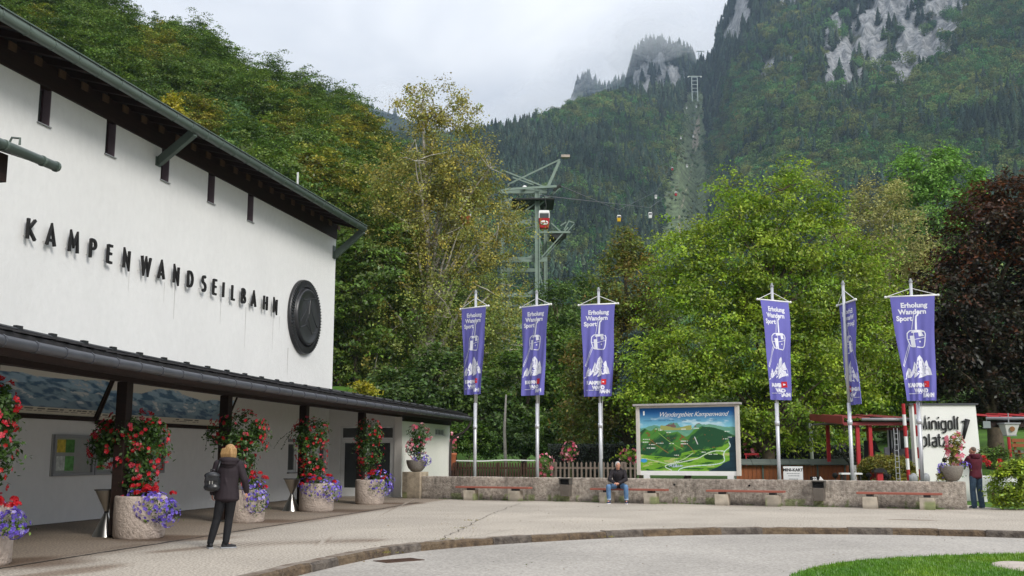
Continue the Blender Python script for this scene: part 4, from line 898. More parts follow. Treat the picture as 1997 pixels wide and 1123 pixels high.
gt = B(); gt.tube([(x, y, CH + .04) for x, y in cg_l], 0.082, 10); cgt = pb('canopy_gutter', grey_sheet, gt, smooth=True)
jm = B().tube([(0, 0, 0), (0, 0.03, 0)], 0.093, 10).mesh('gutter_joint'); jm.materials.append(grey_sheet)
for s_ in np.arange(-12, 23, 0.85): link(jm, 'gutter_joint', None, cgt, loc=(cgx(s_), s_, CH + .04))
# shingle courses standing proud on the canopy edge
shm = B().add([(0, -.19, 0), (0, .19, 0), (-.42, .19, .055), (-.42, -.19, .055), (0, -.19, .03), (0, .19, .03), (-.42, .19, .07), (-.42, -.19, .07)], [(3, 2, 1, 0), (4, 5, 6, 7), (0, 1, 5, 4), (1, 2, 6, 5), (2, 3, 7, 6), (3, 0, 4, 7)]).mesh('shingle'); shm.materials.append(roof_tile)
k = 0
for s_ in np.arange(-12.8, 23, 0.4):
    o = link(shm, 'shingle', None, crf, loc=(cgx(s_) - .05, s_, CH + .215 + random.uniform(-.004, .012))); o.rotation_euler = (0, random.uniform(-.02, .02), random.uniform(-.02, .02))
# snow guard: rail carried by small brackets
sg = B(); sg.tube([(x - .42, y, CH + .33) for x, y in cg_l], 0.028, 6); rail = pb('snow_guard_rail', black_metal, sg)
sg = B(); sg.tube([(x - .38, y, CH + .26) for x, y in cg_l], 0.02, 6); pb('snow_guard_rail', black_metal, sg)
bm_ = B().box(-.03, .03, -.07, .07, -.12, .045).add([(-.02, -.03, -.1), (-.02, .03, -.1), (.22, .03, -.14), (.22, -.03, -.14), (-.02, -.03, -.04), (-.02, .03, -.04), (.22, .03, -.11), (.22, -.03, -.11)], [(3, 2, 1, 0), (4, 5, 6, 7), (0, 1, 5, 4), (1, 2, 6, 5), (2, 3, 7, 6), (3, 0, 4, 7)]).mesh('snow_guard_bracket'); bm_.materials.append(black_metal)
for s_ in np.arange(-12.5, 22.8, 1.0): link(bm_, 'snow_guard_bracket', None, rail, loc=(cgx(s_) - .42, s_, CH + .34))
# beam under the gutter, inner beam, soffit boards
def along(dx, z0, z1, s0, s1, w_, name, m, step=1.2):
    bb = B(); ss = np.linspace(s0, s1, max(2, int((s1 - s0) / step)))
    for i, s_ in enumerate(ss):
        x = cgx(s_) + dx; bb.v += [(x, s_, z0), (x - w_, s_, z0), (x - w_, s_, z1), (x, s_, z1)]
    for i in range(len(ss) - 1):
        for j in range(4): bb.f.append((4 * i + j, 4 * i + 4 + j, 4 * i + 4 + (j + 1) % 4, 4 * i + (j + 1) % 4)); bb.m.append(0)
    e = 4 * (len(ss) - 1); bb.f += [(0, 1, 2, 3), (e + 3, e + 2, e + 1, e)]; bb.m += [0, 0]
    return pb(name, m, bb)
along(-.22, 2.89, CH + .12, -12.5, 22.8, .06, 'canopy_fascia', dark_beam)
postS = [-6.9, -2.45, 2.35, 7.6, 12.7]
along(-1.15, 2.93, 3.12, -12.5, 22.9, .18, 'canopy_beam', dark_beam)
pb('inner_beam', dark_beam, B().box(0.003, 0.12, -13, 13.7, 3.32, 3.62))
for i, s_ in enumerate(np.arange(-12, 22.5, 1.5)):
    x1 = cgx(s_) - .25; x0 = 0.01 if s_ < 16.9 else 2.7; bb = B(); bb.bar((x0, s_, 3.72 if s_ < 16.9 else 3.35), (x1, s_, CH + .08), .1, .14); pb('canopy_rafter', raf_m, bb)
for s_ in postS:
    x = cgx(s_) - 1.24; q = B(); q.box(x - .11, x + .11, s_ - .11, s_ + .11, 0.05, 2.927); po = pb('post', dark_wood, q, bevel=.01)
    B().tube([(x, s_, -.02), (x, s_, .05)], .03, 8).obj('post_foot', grey_frame, po)
# end block with vent window and the recessed entrance
b = B(); X0 = 2.9
for (y0, y1, z0, z1) in [(17.0, 21.3, -.2, 3.3), (22.75, 23.5, -.2, 3.3), (21.3, 22.75, -.2, 2.32), (21.3, 22.75, 2.62, 3.3)]: b.box(X0 - .3, X0, y0, y1, z0, z1)
b.box(-3.0, X0 - .303, 23.2, 23.5, -.2, 3.3)
pb('end_wall', mat('sunlight_tint_plaster', (0.82, 0.80, 0.75), 0.9, 0.03, 1.0, bump=0.03), b)  # brighter, warmer copy of the wall plaster, with sunlight put into its colour
pb('end_wall_trim', dark_beam, B().box(X0 - .02, X0 + .04, 17.0, 23.6, 2.78, 3.08))
v = B(); v.box(X0 - .1, X0 - .03, 21.32, 21.39, 2.33, 2.61); v.box(X0 - .1, X0 - .03, 22.66, 22.73, 2.33, 2.61); v.box(X0 - .1, X0 - .03, 21.39, 22.66, 2.33, 2.37); v.box(X0 - .1, X0 - .03, 21.39, 22.66, 2.57, 2.61)
vw = pb('window', white_frame, v); B().box(X0 - .09, X0 - .07, 21.4, 22.65, 2.375, 2.565).obj('pane', dark_glass, vw)
for q in range(5): B().box(X0 - .062, X0 - .035, 21.55 + q * .22, 21.575 + q * .22, 2.375, 2.565).obj('bar', white_frame, vw)
# entrance: wall facing out of the recess at y = 17.0
e = B(); YE = 17.0
e.box(0.003, 0.45, YE, YE + .25, -.2, 3.6); e.box(2.62, X0 - .303, YE, YE + .25, -.2, 3.25); e.box(0.45, 2.62, YE, YE + .25, 2.62, 3.3)
pb('entrance_wall', white_plaster, e)
f = B(); x0, x1 = .453, 2.617
for (a, c, z0, z1) in [(x0, x0 + .09, 0, 2.617), (x1 - .09, x1, 0, 2.617), (x0 + .09, x1 - .09, 2.54, 2.617), (x0 + .09, x1 - .09, 2.07, 2.16), (1.49, 1.58, 2.16, 2.54)]: f.box(a, c, YE + .03, YE + .12, z0, z1)
df = pb('entrance_frame', white_frame, f)
for a, c in ((x0 + .093, 1.487), (1.583, x1 - .093)): B().box(a, c, YE + .06, YE + .075, 2.163, 2.537).obj('transom_pane', grey_glass, df)
for a, c in ((x0 + .093, 1.532), (1.538, x1 - .093)):
    d = B()
    for (p, q, z0, z1) in [(a, a + .09, .02, 2.067), (c - .09, c, .02, 2.067), (a + .09, c - .09, .02, .32), (a + .09, c - .09, 1.98, 2.067)]: d.box(p, q, YE + .035, YE + .085, z0, z1)
    dr = pb('door', white_frame, d); B().box(a + .092, c - .092, YE + .055, YE + .065, .322, 1.978).obj('pane', dark_glass, dr)
    hx = c - .05 if a < 1 else a + .05; B().bar((hx, YE + .0, .95), (hx, YE + .0, 1.25), .02).obj('handle', steel, dr)
# downpipe at the canopy end
dp = B(); gx_, gy_ = cg_l[-1][0], cg_l[-1][1]; pts = [(gx_, gy_ - .15, 3.05), (gx_, gy_ - .15, 2.85), (gx_ - .25, gy_ - .1, 2.5), (X0 + .12, gy_ + .0, 2.25), (X0 + .07, gy_ + .0, 1.9), (X0 + .07, gy_, .4)]
sc_p = smooth_curve(pts, .12); dp.tube(sc_p, .05, 8); pb('downpipe', mat('brown_sheet', (0.06, 0.045, 0.045), 0.5, 0.1, 4), dp, smooth=True)
pb('downpipe_foot', white_frame, B().tube([(X0 + .07, gy_, .0), (X0 + .07, gy_, .62)], .075, 10))
# --- raised letters K A M P E N W A N D S E I L B A H N
def arc(cx_, cz, rx, rz, a0, a1, n=9): return [(cx_ + rx * math.cos(math.radians(a0 + (a1 - a0) * i / n)), cz + rz * math.sin(math.radians(a0 + (a1 - a0) * i / n))) for i in range(n + 1)]
def dshape(x, z0, z1, r): m = (z0 + z1) / 2; return [(x, z1)] + arc(x + r * .35, m, r * .65, (z1 - z0) / 2, 90, -90, 10) + [(x, z0)]
GL = {'K': (.5, [[(.06, 0), (.06, 1)], [(.46, 1), (.08, .45)], [(.12, .5), (.5, 0)]]), 'A': (.56, [[(.04, 0), (.28, 1), (.52, 0)], [(.13, .26), (.43, .26)]]),
      'M': (.66, [[(.06, 0), (.12, 1), (.33, .35), (.54, 1), (.60, 0)]]), 'P': (.42, [[(.06, 0), (.06, 1)], dshape(.06, .48, .97, .34)]),
      'E': (.38, [[(.06, 0), (.06, 1)], [(.06, .96), (.36, .96)], [(.06, .52), (.32, .52)], [(.06, .04), (.36, .04)]]), 'N': (.5, [[(.06, 0), (.06, 1), (.44, 0), (.44, 1)]]),
      'W': (.76, [[(.03, 1), (.2, 0), (.38, .9), (.56, 0), (.73, 1)]]), 'D': (.5, [[(.06, 0), (.06, 1)], dshape(.06, .04, .96, .42)]),
      'S': (.4, [arc(.2, .75, .15, .22, 40, 230, 9) + arc(.2, .27, .16, .24, 70, -140, 10)]), 'I': (.14, [[(.07, 0), (.07, 1)]]), 'L': (.34, [[(.06, 1), (.06, .04), (.32, .04)]]),
      'B': (.42, [[(.06, 0), (.06, 1)], dshape(.06, .53, .97, .3), dshape(.06, .04, .5, .36)]), 'H': (.5, [[(.06, 0), (.06, 1)], [(.44, 0), (.44, 1)], [(.06, .5), (.44, .5)]])}
let_px = [60, 99, 143, 180, 213, 246, 284, 314, 343, 370, 397, 418, 435, 454, 474, 494, 517, 536]
let_y = [448, 460, 474, 487, 497, 508, 517, 529, 537, 546, 554, 561, 566, 571, 580, 588, 595, 602]
let_m = mat('letter_black', (0.014, 0.013, 0.013), 0.5, 0.15, 6); lt = None
lroot = bd; LZ0, LZ1 = 6.235, 6.69
for ch, lx_, ly_ in zip('KAMPENWANDSEILBAHN', let_px, let_y):
    r = ray(lx_, ly_); o3 = np.array([0, 0, EYE]); nn = fn; tt_ = ((FO + fn * .12 - o3) @ nn) / (r @ nn); Pq = o3 + r * tt_; s_ = float((Pq - FO) @ fd)
    wdt, strokes = GL[ch]; k_ = B(); sc2 = .455 * 1.25; 
    for stq in strokes: k_.ribbon([(x * sc2 - wdt * sc2 / 2, z * .455) for x, z in stq], .062, -.06, .0)
    # ribbon lies in x-z; turn it so that it reads along y and faces out
    k_.v = [(v[1] * -1 + .10, v[0], v[2]) for v in k_.v]
    k_.f = [tuple(reversed(f_)) for f_ in k_.f]
    lo_ = pb('letter', let_m, k_); lo_.location = (0, s_, 6.235)
    pn = B(); pn.tube([(0, -wdt * sc2 / 2 + .05, .08), (.11, -wdt * sc2 / 2 + .05, .08)], .008, 5); pn.tube([(0, wdt * sc2 / 2 - .05, .34), (.11, wdt * sc2 / 2 - .05, .34)], .008, 5)
    pn.obj('standoff_pin', steel, lo_)
# rust runs below some letters
rst = mat('rust_stain', (0.48, 0.47, 0.45), 0.9, 0.2, 8)
for s_, z0, L_, w_ in [(5.0, 6.2, .55, .012), (5.55, 6.2, .95, .025), (8.2, 6.2, .75, .018), (9.85, 6.18, 1.3, .02), (11.85, 6.2, 1.2, .018), (12.35, 6.2, .5, .012), (13.1, 5.2, .95, .03), (3.3, 6.2, .5, .01)]:
    B().add([(0.0035, s_ - w_, z0), (0.0035, s_ + w_, z0), (0.0035, s_ + w_ * .3, z0 - L_), (0.0035, s_ - w_ * .3, z0 - L_)], [(0, 3, 2, 1)]).obj('rust_run', rst, bd)
# --- round emblem
em = thing('wall_emblem', 'big round black relief emblem with ribbed rim on the white wall beside the letters', 'emblem', tuple(FW(0.05, 14.28, 6.42)), -FAZ)
b = B(); k_ = 64
def disc(bb, prof): 
    base = len(bb.v)
    for r_, x_ in prof:
        for j in range(k_): t_ = 2 * math.pi * j / k_; bb.v.append((x_, r_ * math.cos(t_), r_ * math.sin(t_)))
    for i in range(len(prof) - 1):
        for j in range(k_): bb.f.append((base + i * k_ + j, base + i * k_ + (j + 1) % k_, base + (i + 1) * k_ + (j + 1) % k_, base + (i + 1) * k_ + j)); bb.m.append(0)
em_m = mat('emblem_black', (0.022, 0.022, 0.024), 0.38, 0.2, 3, spec=0.6, bump=0.03)
disc(b, [(1.34, -.04), (1.34, .04), (1.30, .09), (1.05, .05), (1.02, .10)]); b.obj('rim', em_m, em, True)
b = B(); disc(b, [(1.02, .05), (1.0, .17), (.95, .2), (.9, .16), (.6, .18), (.01, .18)]); b.obj('face', em_m, em, True)
rbm = B().box(.04, .115, -.028, .028, 1.08, 1.32).mesh('rib'); rbm.materials.append(em_m)
for j in range(72): o = link(rbm, 'rib', None, em); o.rotation_euler = (2 * math.pi * j / 72, 0, 0)
rl = B()
for ptsr in [[(-.75, -.25), (-.35, .1), (-.1, .5), (.1, .62), (.2, .25), (.55, -.15), (.8, -.3)], [(-.1, .5), (-.05, -.1), (.3, -.6)], [(-.7, -.45), (-.2, -.3), (.3, -.55), (.65, -.5)], [(.1, .62), (.0, .1), (-.3, -.25)], [(-.5, .55), (.6, .75)]]:
    rl.tube([(.182, p_[0], p_[1]) for p_ in ptsr], .014, 6)
rl.obj('relief', em_m, em)
# --- long mountain panoramas hanging under the canopy
def panorama(s0, s1, z0, z1, seed, lab):
    NX, NZ = 400, 72; u = np.linspace(0, 1, NX); v = np.linspace(0, 1, NZ); U, Vv = np.meshgrid(u, v, indexing='ij'); L_ = (s1 - s0)
    Xq = U * L_ * 1.0 + seed * 31
    col = np.zeros((NX, NZ, 3)); skyc = np.array([.75, .75, .70]); col[:] = skyc
    for q in range(5):
        top = .84 - q * .13 + .34 * (fbm(Xq * (.45 + .12 * q) + q * 7, Xq * 0 + q, 4, 40 + q) - .5) * 1.2 - .02
        if seed == 2: top = top + .28 * np.exp(-((U - .90) / .05) ** 2) * (q > 2) - .05
        m_ = Vv < top; sh = fbm(Xq * 3.0 + Vv * 5, Vv * 9 + Xq * .6, 4, 50 + q); c0 = np.array([.34, .55, .74]) * (1 - q * .12); c1 = np.array([.05, .17, .34]) * (1 - .1 * q)
        mixv = sstep(.32, .52, sh)[..., None]; cc = c0 * mixv + c1 * (1 - mixv); snow = (sh > .68) & (Vv > .3); cc[snow] = (.62, .68, .74); col[m_] = cc[m_]
    cap = Vv < .16; col[cap] = (.6, .57, .48)
    txt = cap & (np.sin(Vv * 2 * np.pi / .055) > .2) & (Vv > .03) & (Vv < .14) & (vn(Xq * 14, Vv * 0 + np.floor(Vv / .055), 3) > .35) & (vn(Xq * 1.7, Vv * 0, 6) > .45); col[txt] = (.06, .055, .05)
    P = np.stack([0.14 + 0.40 * Vv + .004, s0 + U * L_, z0 + (z1 - z0) * Vv], -1); idx = np.arange(U.size).reshape(U.shape)
    F = np.stack([idx[:-1, :-1], idx[1:, :-1], idx[1:, 1:], idx[:-1, 1:]], -1).reshape(-1, 4)
    t_ = thing('panorama_board', lab, 'panorama board', tuple(FO), -FAZ, 'mountain panorama boards')
    link(np_mesh('picture', P.reshape(-1, 3), F, col.reshape(-1, 3)), 'picture', mat('panorama_print', (1, 1, 1), 0.35, 0.0, 5, attr='col', spec=.4), t_)
    for (y, zz, nm) in ((0, 0, 0),):
        fb = B(); fb.bar((.13, s0 - .04, z0 - .06), (.13, s1 + .04, z0 - .06), .07, .10); fb.obj('bottom_rail', dark_beam, t_); fb = B(); fb.bar((.54, s0 - .04, z1 + .04), (.54, s1 + .04, z1 + .04), .06, .08); fb.obj('top_rail', dark_beam, t_)
        for y in (s0 - .035, s1 + .035): fb = B(); fb.bar((.14, y, z0 - .02), (.54, y, z1), .06, .07); fb.obj('side_rail', dark_beam, t_)
    bk = B(); bk.add([(.132, s0, z0), (.132, s1, z0), (.532, s1, z1), (.532, s0, z1)], [(0, 3, 2, 1)]); bk.obj('backing', dark_beam, t_)
panorama(-9.6, 1.95, 2.44, 3.36, 1, 'left long blue mountain panorama board under the canopy, above the notice boards')
panorama(2.1, 8.45, 2.38, 3.34, 2, 'right blue mountain panorama board under the canopy, ending in a pale peak')
# --- notice board: three glazed grey cases with leaflets
nb = thing('notice_board', 'grey metal notice board with glass doors and coloured leaflets on the white wall', 'notice board', tuple(FW(0, .62, 1.06)), -FAZ)
Ln, Hn = 4.75, .94; cw = Ln / 3
B().box(.002, .03, 0, Ln, 0, Hn).obj('back_panel', mat('pinboard', (.42, .42, .40), .8, .05, 4), nb)
paper = [(.75, .55, .08), (.62, .62, .62), (.70, .70, .66), (.12, .30, .08), (.30, .45, .62), (.65, .66, .68), (.10, .22, .38), (.5, .25, .12), (.7, .7, .55), (.16, .4, .12)]
for i in range(3):
    y0 = i * cw + .02; y1 = (i + 1) * cw - .02; f = B(); w_ = .07
    f.box(.03, .09, y0, y0 + w_, .0, Hn); f.box(.03, .09, y1 - w_, y1, .0, Hn); f.box(.03, .09, y0 + w_, y1 - w_, 0, w_); f.box(.03, .09, y0 + w_, y1 - w_, Hn - w_, Hn)
    dr = f.obj('case_door', grey_frame, nb); gl = B().add([(.07, y0 + w_, w_), (.07, y1 - w_, w_), (.07, y1 - w_, Hn - w_), (.07, y0 + w_, Hn - w_)], [(0, 1, 2, 3)])
    gm_ = MATS.get('clear_glass')
    if gm_ is None:
        gm_ = bpy.data.materials.new('clear_glass'); gm_.use_nodes = True; t = gm_.node_tree; t.nodes.clear(); o_ = N(t, 'ShaderNodeOutputMaterial'); tr_ = N(t, 'ShaderNodeBsdfTransparent', Color=(.93, .95, .95, 1)); g2 = N(t, 'ShaderNodeBsdfGlossy', Roughness=.03); ms_ = N(t, 'ShaderNodeMixShader'); fz = N(t, 'ShaderNodeFresnel', IOR=1.45)
        t.links.new(fz.outputs[0], ms_.inputs[0]); t.links.new(tr_.outputs[0], ms_.inputs[1]); t.links.new(g2.outputs[0], ms_.inputs[2]); t.links.new(ms_.outputs[0], o_.inputs[0]); MATS['clear_glass'] = gm_
    gl.obj('pane', gm_, dr); B().bar((.1, y1 - .03, .42), (.1, y1 - .03, .5), .02).obj('handle', steel, dr)
    cols_ = [(.14, .40), (.48, .40)] if i == 0 else [(.10, .34), (.42, .34), (.74, .34), (1.06, .34)]
    for (dy, wl_) in cols_:
        for (z0, h_) in ((.53, .30), (.12, .33)):
            c = paper[(i * 7 + int(dy * 10) + int(z0 * 10)) % 10] if i else {(.14, .53): paper[0], (.48, .53): paper[3], (.14, .12): paper[2], (.48, .12): paper[9]}[(dy, z0)]
            B().box(.032, .036, y0 + w_ + dy - .08, y0 + w_ + dy - .08 + wl_ * .82, z0 + random.uniform(-.01, .01), z0 + h_).obj('leaflet', mat('leaflet_%d' % paper.index(c), c, .6, .35, 9), nb)
# fire sign
fs = thing('alarm_sign', 'small red alarm sign with white square on the wall at the left edge', 'sign', tuple(FW(.0, -2.30, 1.75)), -FAZ)
B().box(.003, .02, -.11, .11, -.2, .2).obj('plate', mat('sign_red', (.42, .02, .015), .5, .05, 4), fs); B().box(.021, .024, -.06, .06, -.05, .1).obj('symbol', white_paint, fs)
# --- lower roof corner poking in from the left edge
gx0 = at(112, 326, 16.0); nl = float((gx0 - FO) @ fn); sl = float((gx0 - FO) @ fd); hz0 = gx0[2]
lr = thing('neighbouring_porch', 'dark porch roof end with green gutter poking in at the left edge', 'porch', tuple(FO), -FAZ)
B().tube([(nl, sl, hz0), (nl, sl - 8, hz0)], .075, 12).obj('gutter', green_metal, lr, True)
for q in (.02, .35, 1.2, 2.0, 2.8): B().tube([(nl, sl - q, hz0), (nl, sl - q - .04, hz0)], .085, 12).obj('gutter_joint', green_metal, lr)
B().tube([(nl, sl - .9, hz0 + .10), (nl, sl - .9, hz0 + .2), (nl - .14, sl - .9, hz0 + .22), (nl - .2, sl - .9, hz0 + .1)], .018, 6).obj('gutter_hook', green_metal, lr)
b = B(); slab(b, nl - .08, hz0 - .04, nl - 4.2, hz0 + 1.4, .14, sl - 8, sl - .45); b.obj('roof', dark_beam, lr)
B().box(nl - .7, nl - .3, sl - 8, sl - .75, hz0 - .42, hz0 + .0).obj('beam', dark_beam, lr)
B().box(nl - .62, nl - .4, sl - 3.5, sl - 3.28, 0, hz0 - .42).obj('post', dark_wood, lr)
B().box(nl - 4.2, nl - 4.0, sl - 8, sl - .6, 0, hz0 + 1.3).obj('wall', white_plaster, lr)
# ================================================================== STONE WALL, BENCHES, BINS
wall_m = mat('rough_concrete', (0.36, 0.30, 0.235), 0.95, 0.5, 5.5, bump=0.35, bscale=22, col2=(0.17, 0.145, 0.12), detail=9)
def rough_box(x0, x1, y0, y1, z0, z1, step, amp, seed, darkedge=True):
    """box whose skin is a displaced grid"""
    nx, ny, nz_ = max(2, int((x1 - x0) / step)), max(2, int((y1 - y0) / step)), max(2, int((z1 - z0) / step)); Vs = []; Fs = []; off = 0
    def face(fn_, a, b_):
        nonlocal off
        u, v = np.meshgrid(np.linspace(0, 1, a + 1), np.linspace(0, 1, b_ + 1), indexing='ij'); P = fn_(u, v); idx = np.arange(u.size).reshape(u.shape) + off
        Vs.append(P.reshape(-1, 3)); Fs.append(np.stack([idx[:-1, :-1], idx[1:, :-1], idx[1:, 1:], idx[:-1, 1:]], -1).reshape(-1, 4)); off += u.size
    L3 = lambda a, b_, c: np.stack(np.broadcast_arrays(a, b_, c), -1)
    face(lambda u, v: L3(x0 + (x1 - x0) * u, y0 + 0 * u, z0 + (z1 - z0) * v), nx, nz_); face(lambda u, v: L3(x1 - (x1 - x0) * u, y1 + 0 * u, z0 + (z1 - z0) * v), nx, nz_)
    face(lambda u, v: L3(x0 + (x1 - x0) * u, y0 + (y1 - y0) * v, z1 + 0 * u), nx, ny); face(lambda u, v: L3(x0 + 0 * u, y1 - (y1 - y0) * u, z0 + (z1 - z0) * v), ny, nz_); face(lambda u, v: L3(x1 + 0 * u, y0 + (y1 - y0) * u, z0 + (z1 - z0) * v), ny, nz_)
    V = np.concatenate(Vs); F = np.concatenate(Fs); c = np.array([(x0 + x1) / 2, (y0 + y1) / 2, (z0 + z1) / 2])
    n1 = fbm(V[:, 0] * 9 + V[:, 1] * 5, V[:, 2] * 9 + V[:, 1] * 7, 4, seed) - .5; n2 = fbm(V[:, 0] * 1.6, V[:, 2] * 1.6 + V[:, 1], 3, seed + 9) - .5
    sgn = np.sign(V - c) * (np.abs(V - c) > np.array([x1 - x0, y1 - y0, z1 - z0]) / 2 - 1e-4)
    sgn /= np.maximum(1, np.linalg.norm(sgn, axis=1, keepdims=True)); V2 = V + sgn * ((n1 * amp * 2 + n2 * amp)[:, None]); edge = (np.abs(sgn) > .3).sum(1) >= 2; V2[edge] -= sgn[edge] * amp * .8
    st = fbm(V[:, 0] * .7, V[:, 2] * .5 + V[:, 1], 4, seed + 3); st2 = fbm(V[:, 0] * 5, V[:, 2] * .8, 4, seed + 5)
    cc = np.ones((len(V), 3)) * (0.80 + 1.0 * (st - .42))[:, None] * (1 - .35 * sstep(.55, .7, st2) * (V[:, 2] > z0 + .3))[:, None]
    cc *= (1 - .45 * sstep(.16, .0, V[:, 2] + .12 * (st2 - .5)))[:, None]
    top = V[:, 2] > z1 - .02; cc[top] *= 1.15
    gmask = (st2 > .6) & (V[:, 2] < .2); cc[gmask] *= np.array([.6, .75, .45])
    return V2, F, cc
def wall_part(nm, box, seed, par, m, amp=.014, step=.06):
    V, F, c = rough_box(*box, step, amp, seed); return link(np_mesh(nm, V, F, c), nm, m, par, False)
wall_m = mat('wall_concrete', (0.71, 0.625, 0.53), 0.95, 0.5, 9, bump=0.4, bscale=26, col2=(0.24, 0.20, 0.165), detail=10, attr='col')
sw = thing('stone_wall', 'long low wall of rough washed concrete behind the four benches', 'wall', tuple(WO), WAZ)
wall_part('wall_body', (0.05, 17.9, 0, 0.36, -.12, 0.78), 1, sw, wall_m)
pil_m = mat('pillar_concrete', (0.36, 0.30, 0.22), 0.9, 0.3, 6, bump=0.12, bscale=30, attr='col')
pt_ = thing('wall_pillar', 'square brown concrete pillar ending the low wall beside the entrance', 'pillar', tuple(WO), WAZ)
wall_part('pillar_body', (-.70, 0.03, -.12, 0.50, -.12, 0.93), 2, pt_, pil_m, .006)
# dark pockets where bolts were
for s_, z_ in ((6.9 + 2.45, .60), (11.75, .6)):
    B().ell((s_, -.012, z_), (.035, .012, .035), 8).obj('bolt_hole', near_black, sw)
mossm = leafmat('weeds', .3)
rngw = np.random.default_rng(4)
def weeds(pts, n_each, h, name, label, cat='weeds', pal='bush'):
    P = []; 
    for (x, y) in pts:
        q = rngw.normal(0, .08, (n_each, 2)); P += [(x + a * 1.6, y + b_ * .5, 0.0) for a, b_ in q]
    P = np.array(P); n = len(P); pa = np.array(PAL[pal])
    V, F, C = replicate(TB * np.array([1.6, 1.6, 1]), TF, P, frames(rngw.normal(size=(n, 3)) * .25 + [0, 0, 1], rngw), rngw.uniform(.4, 1.2, n) * h, pa[rngw.integers(len(pa), size=n)])
    return stuff(tag(link(np_mesh(name, V, F, C), name, mossm), label, cat))
wp = [WW(s_, -.05)[:2] for s_ in list(rngw.uniform(.3, 17.6, 30)) + [1.1, 5.4, 10.0, 10.2, 13.4, 13.6, 17.0]]
weeds(wp, 14, .055, 'weeds', 'tiny green weeds along the foot of the low concrete wall')
weeds([gr(905, 1030)[:2], gr(868, 1052)[:2], gr(930, 1015)[:2], gr(900, 1051)[:2], gr(760, 1078, 0)[:2], gr(1180, 1047)[:2]], 12, .04, 'crack_weeds', 'small weeds in the cracks of the paving', pal='hedge_y')
cols4 = ['leftmost', 'second from the left', 'third from the left', 'rightmost']
def bench(s0, s1, b0, b1, label):
    t_ = thing('bench', label, 'bench', tuple(WW((s0 + s1) / 2, -.42)), WAZ, 'plank benches along the low wall'); L_ = (s1 - s0) / 2
    pk = B(); pk.box(-L_, L_, -.17, -.005, .41, .47); pk.obj('seat_plank', red_wood, t_, bevel=.006); pk = B(); pk.box(-L_, L_, .005, .17, .41, .47); pk.obj('seat_plank', red_wood, t_, bevel=.006)
    for bb_ in (b0, b1):
        x = bb_ - (s0 + s1) / 2; wall_part('concrete_block', (x - .2, x + .2, -.17, .17, -.03, .34), int(abs(x * 10)) + 3, t_, mat('block_concrete', (.58, .51, .41), .9, .2, 5, bump=.06, bscale=40, attr='col'), .003, .07)
        q = B(); q.box(x - .09, x + .09, -.14, .14, .342, .409); q.obj('bracket', black_metal, t_)
    return t_
bench(1.73, 4.50, 2.25, 3.95, 'red plank bench with two concrete blocks left of the grey bin, nobody on it')
bench(6.70, 9.25, 7.22, 8.72, 'red plank bench on concrete blocks with the seated man on it')
bench(10.53, 12.9, 11.0, 12.55, 'red plank bench on concrete blocks right of the map board, below the small card sign')
bench(14.99, 17.3, 15.35, 16.9, 'red plank bench on concrete blocks at the right end of the low wall')
bin_m = mat('bin_steel', (0.16, 0.14, 0.12), .45, .15, 4, metal=.4); bin_d = mat('bin_dark', (0.10, 0.092, 0.08), .5, .15, 4, metal=.3)
def wbin(s_, label):
    t_ = thing('litter_bin', label, 'bin', tuple(WW(s_, -.17)), WAZ, 'grey litter bins on the low wall'); b = B()
    b.add([(-.17, -.14, .56), (.17, -.14, .56), (.17, .12, .56), (-.17, .12, .56), (-.15, -.11, .18), (.15, -.11, .18), (.15, .12, .18), (-.15, .12, .18)], [(0, 1, 2, 3), (7, 6, 5, 4), (0, 4, 5, 1), (1, 5, 6, 2), (2, 6, 7, 3), (3, 7, 4, 0)]); b.obj('bin_body', bin_m, t_, bevel=.012)
    b = B(); b.box(-.185, -.165, -.15, .13, .565, .74); b.box(.165, .185, -.15, .13, .565, .74); b.box(-.165, .165, .10, .13, .565, .74); b.obj('hood_side', bin_d, t_); B().box(-.2, .2, -.17, .14, .742, .775).obj('lid', bin_d, t_, bevel=.008); B().box(-.164, .164, -.08, .09, .57, .70).obj('opening', near_black, t_)
    B().box(-.06, .06, .121, .165, .3, .7).obj('wall_bracket', black_metal, t_)
wbin(5.68, 'grey metal litter bin on the low wall between the first two benches'); wbin(13.87, 'grey metal litter bin on the low wall under the black 22 marker')
# ================================================================== PLANTERS
pot_m = concrete_pot
def pot(n_, s_, r, h, label):
    t_ = thing('planter', label, 'planter', tuple(FW(n_, s_)), RNG.uniform(0, 6), 'round washed concrete planters under the canopy')
    b = B(); k_ = 40; prof = [(r * .93, 0), (r * 1.0, .04), (r * 1.01, h * .5), (r * 1.0, h - .05), (r * .98, h - .01), (r * .94, h), (r * .84, h), (r * .82, h - .08), (.01, h - .08)]
    b.lathe(prof, k=k_); V = np.array(b.v); q = fbm(np.arctan2(V[:, 1], V[:, 0]) * 5, V[:, 2] * 12, 3, int(s_ * 3) + 40) - .5; rr = np.hypot(V[:, 0], V[:, 1]); out = rr > r * .9
    V[out, 0] *= 1 + q[out] * .05; V[out, 1] *= 1 + q[out] * .05; b.v = [tuple(v) for v in V]; b.obj('pot', pot_m, t_, True)
    B().lathe([(r * .80, h - .06), (.01, h - .05)], k=20).obj('soil', mat('soil', (.03, .02, .012), .95, .3, 10), t_)
    return t_
FLW = []
for j in range(5):
    a = 2 * math.pi * j / 5; FLW += [(0, 0, 0), (.5 * math.cos(a - .5), .5 * math.sin(a - .5), .16), (.58 * math.cos(a), .58 * math.sin(a), .22), (.5 * math.cos(a + .5), .5 * math.sin(a + .5), .16)]
FLW = np.array(FLW); FLWF = np.array([[4 * j, 4 * j + 1, 4 * j + 2, 4 * j + 3] for j in range(5)])
petal_m = leafmat('petals', .3, gloss=.03)
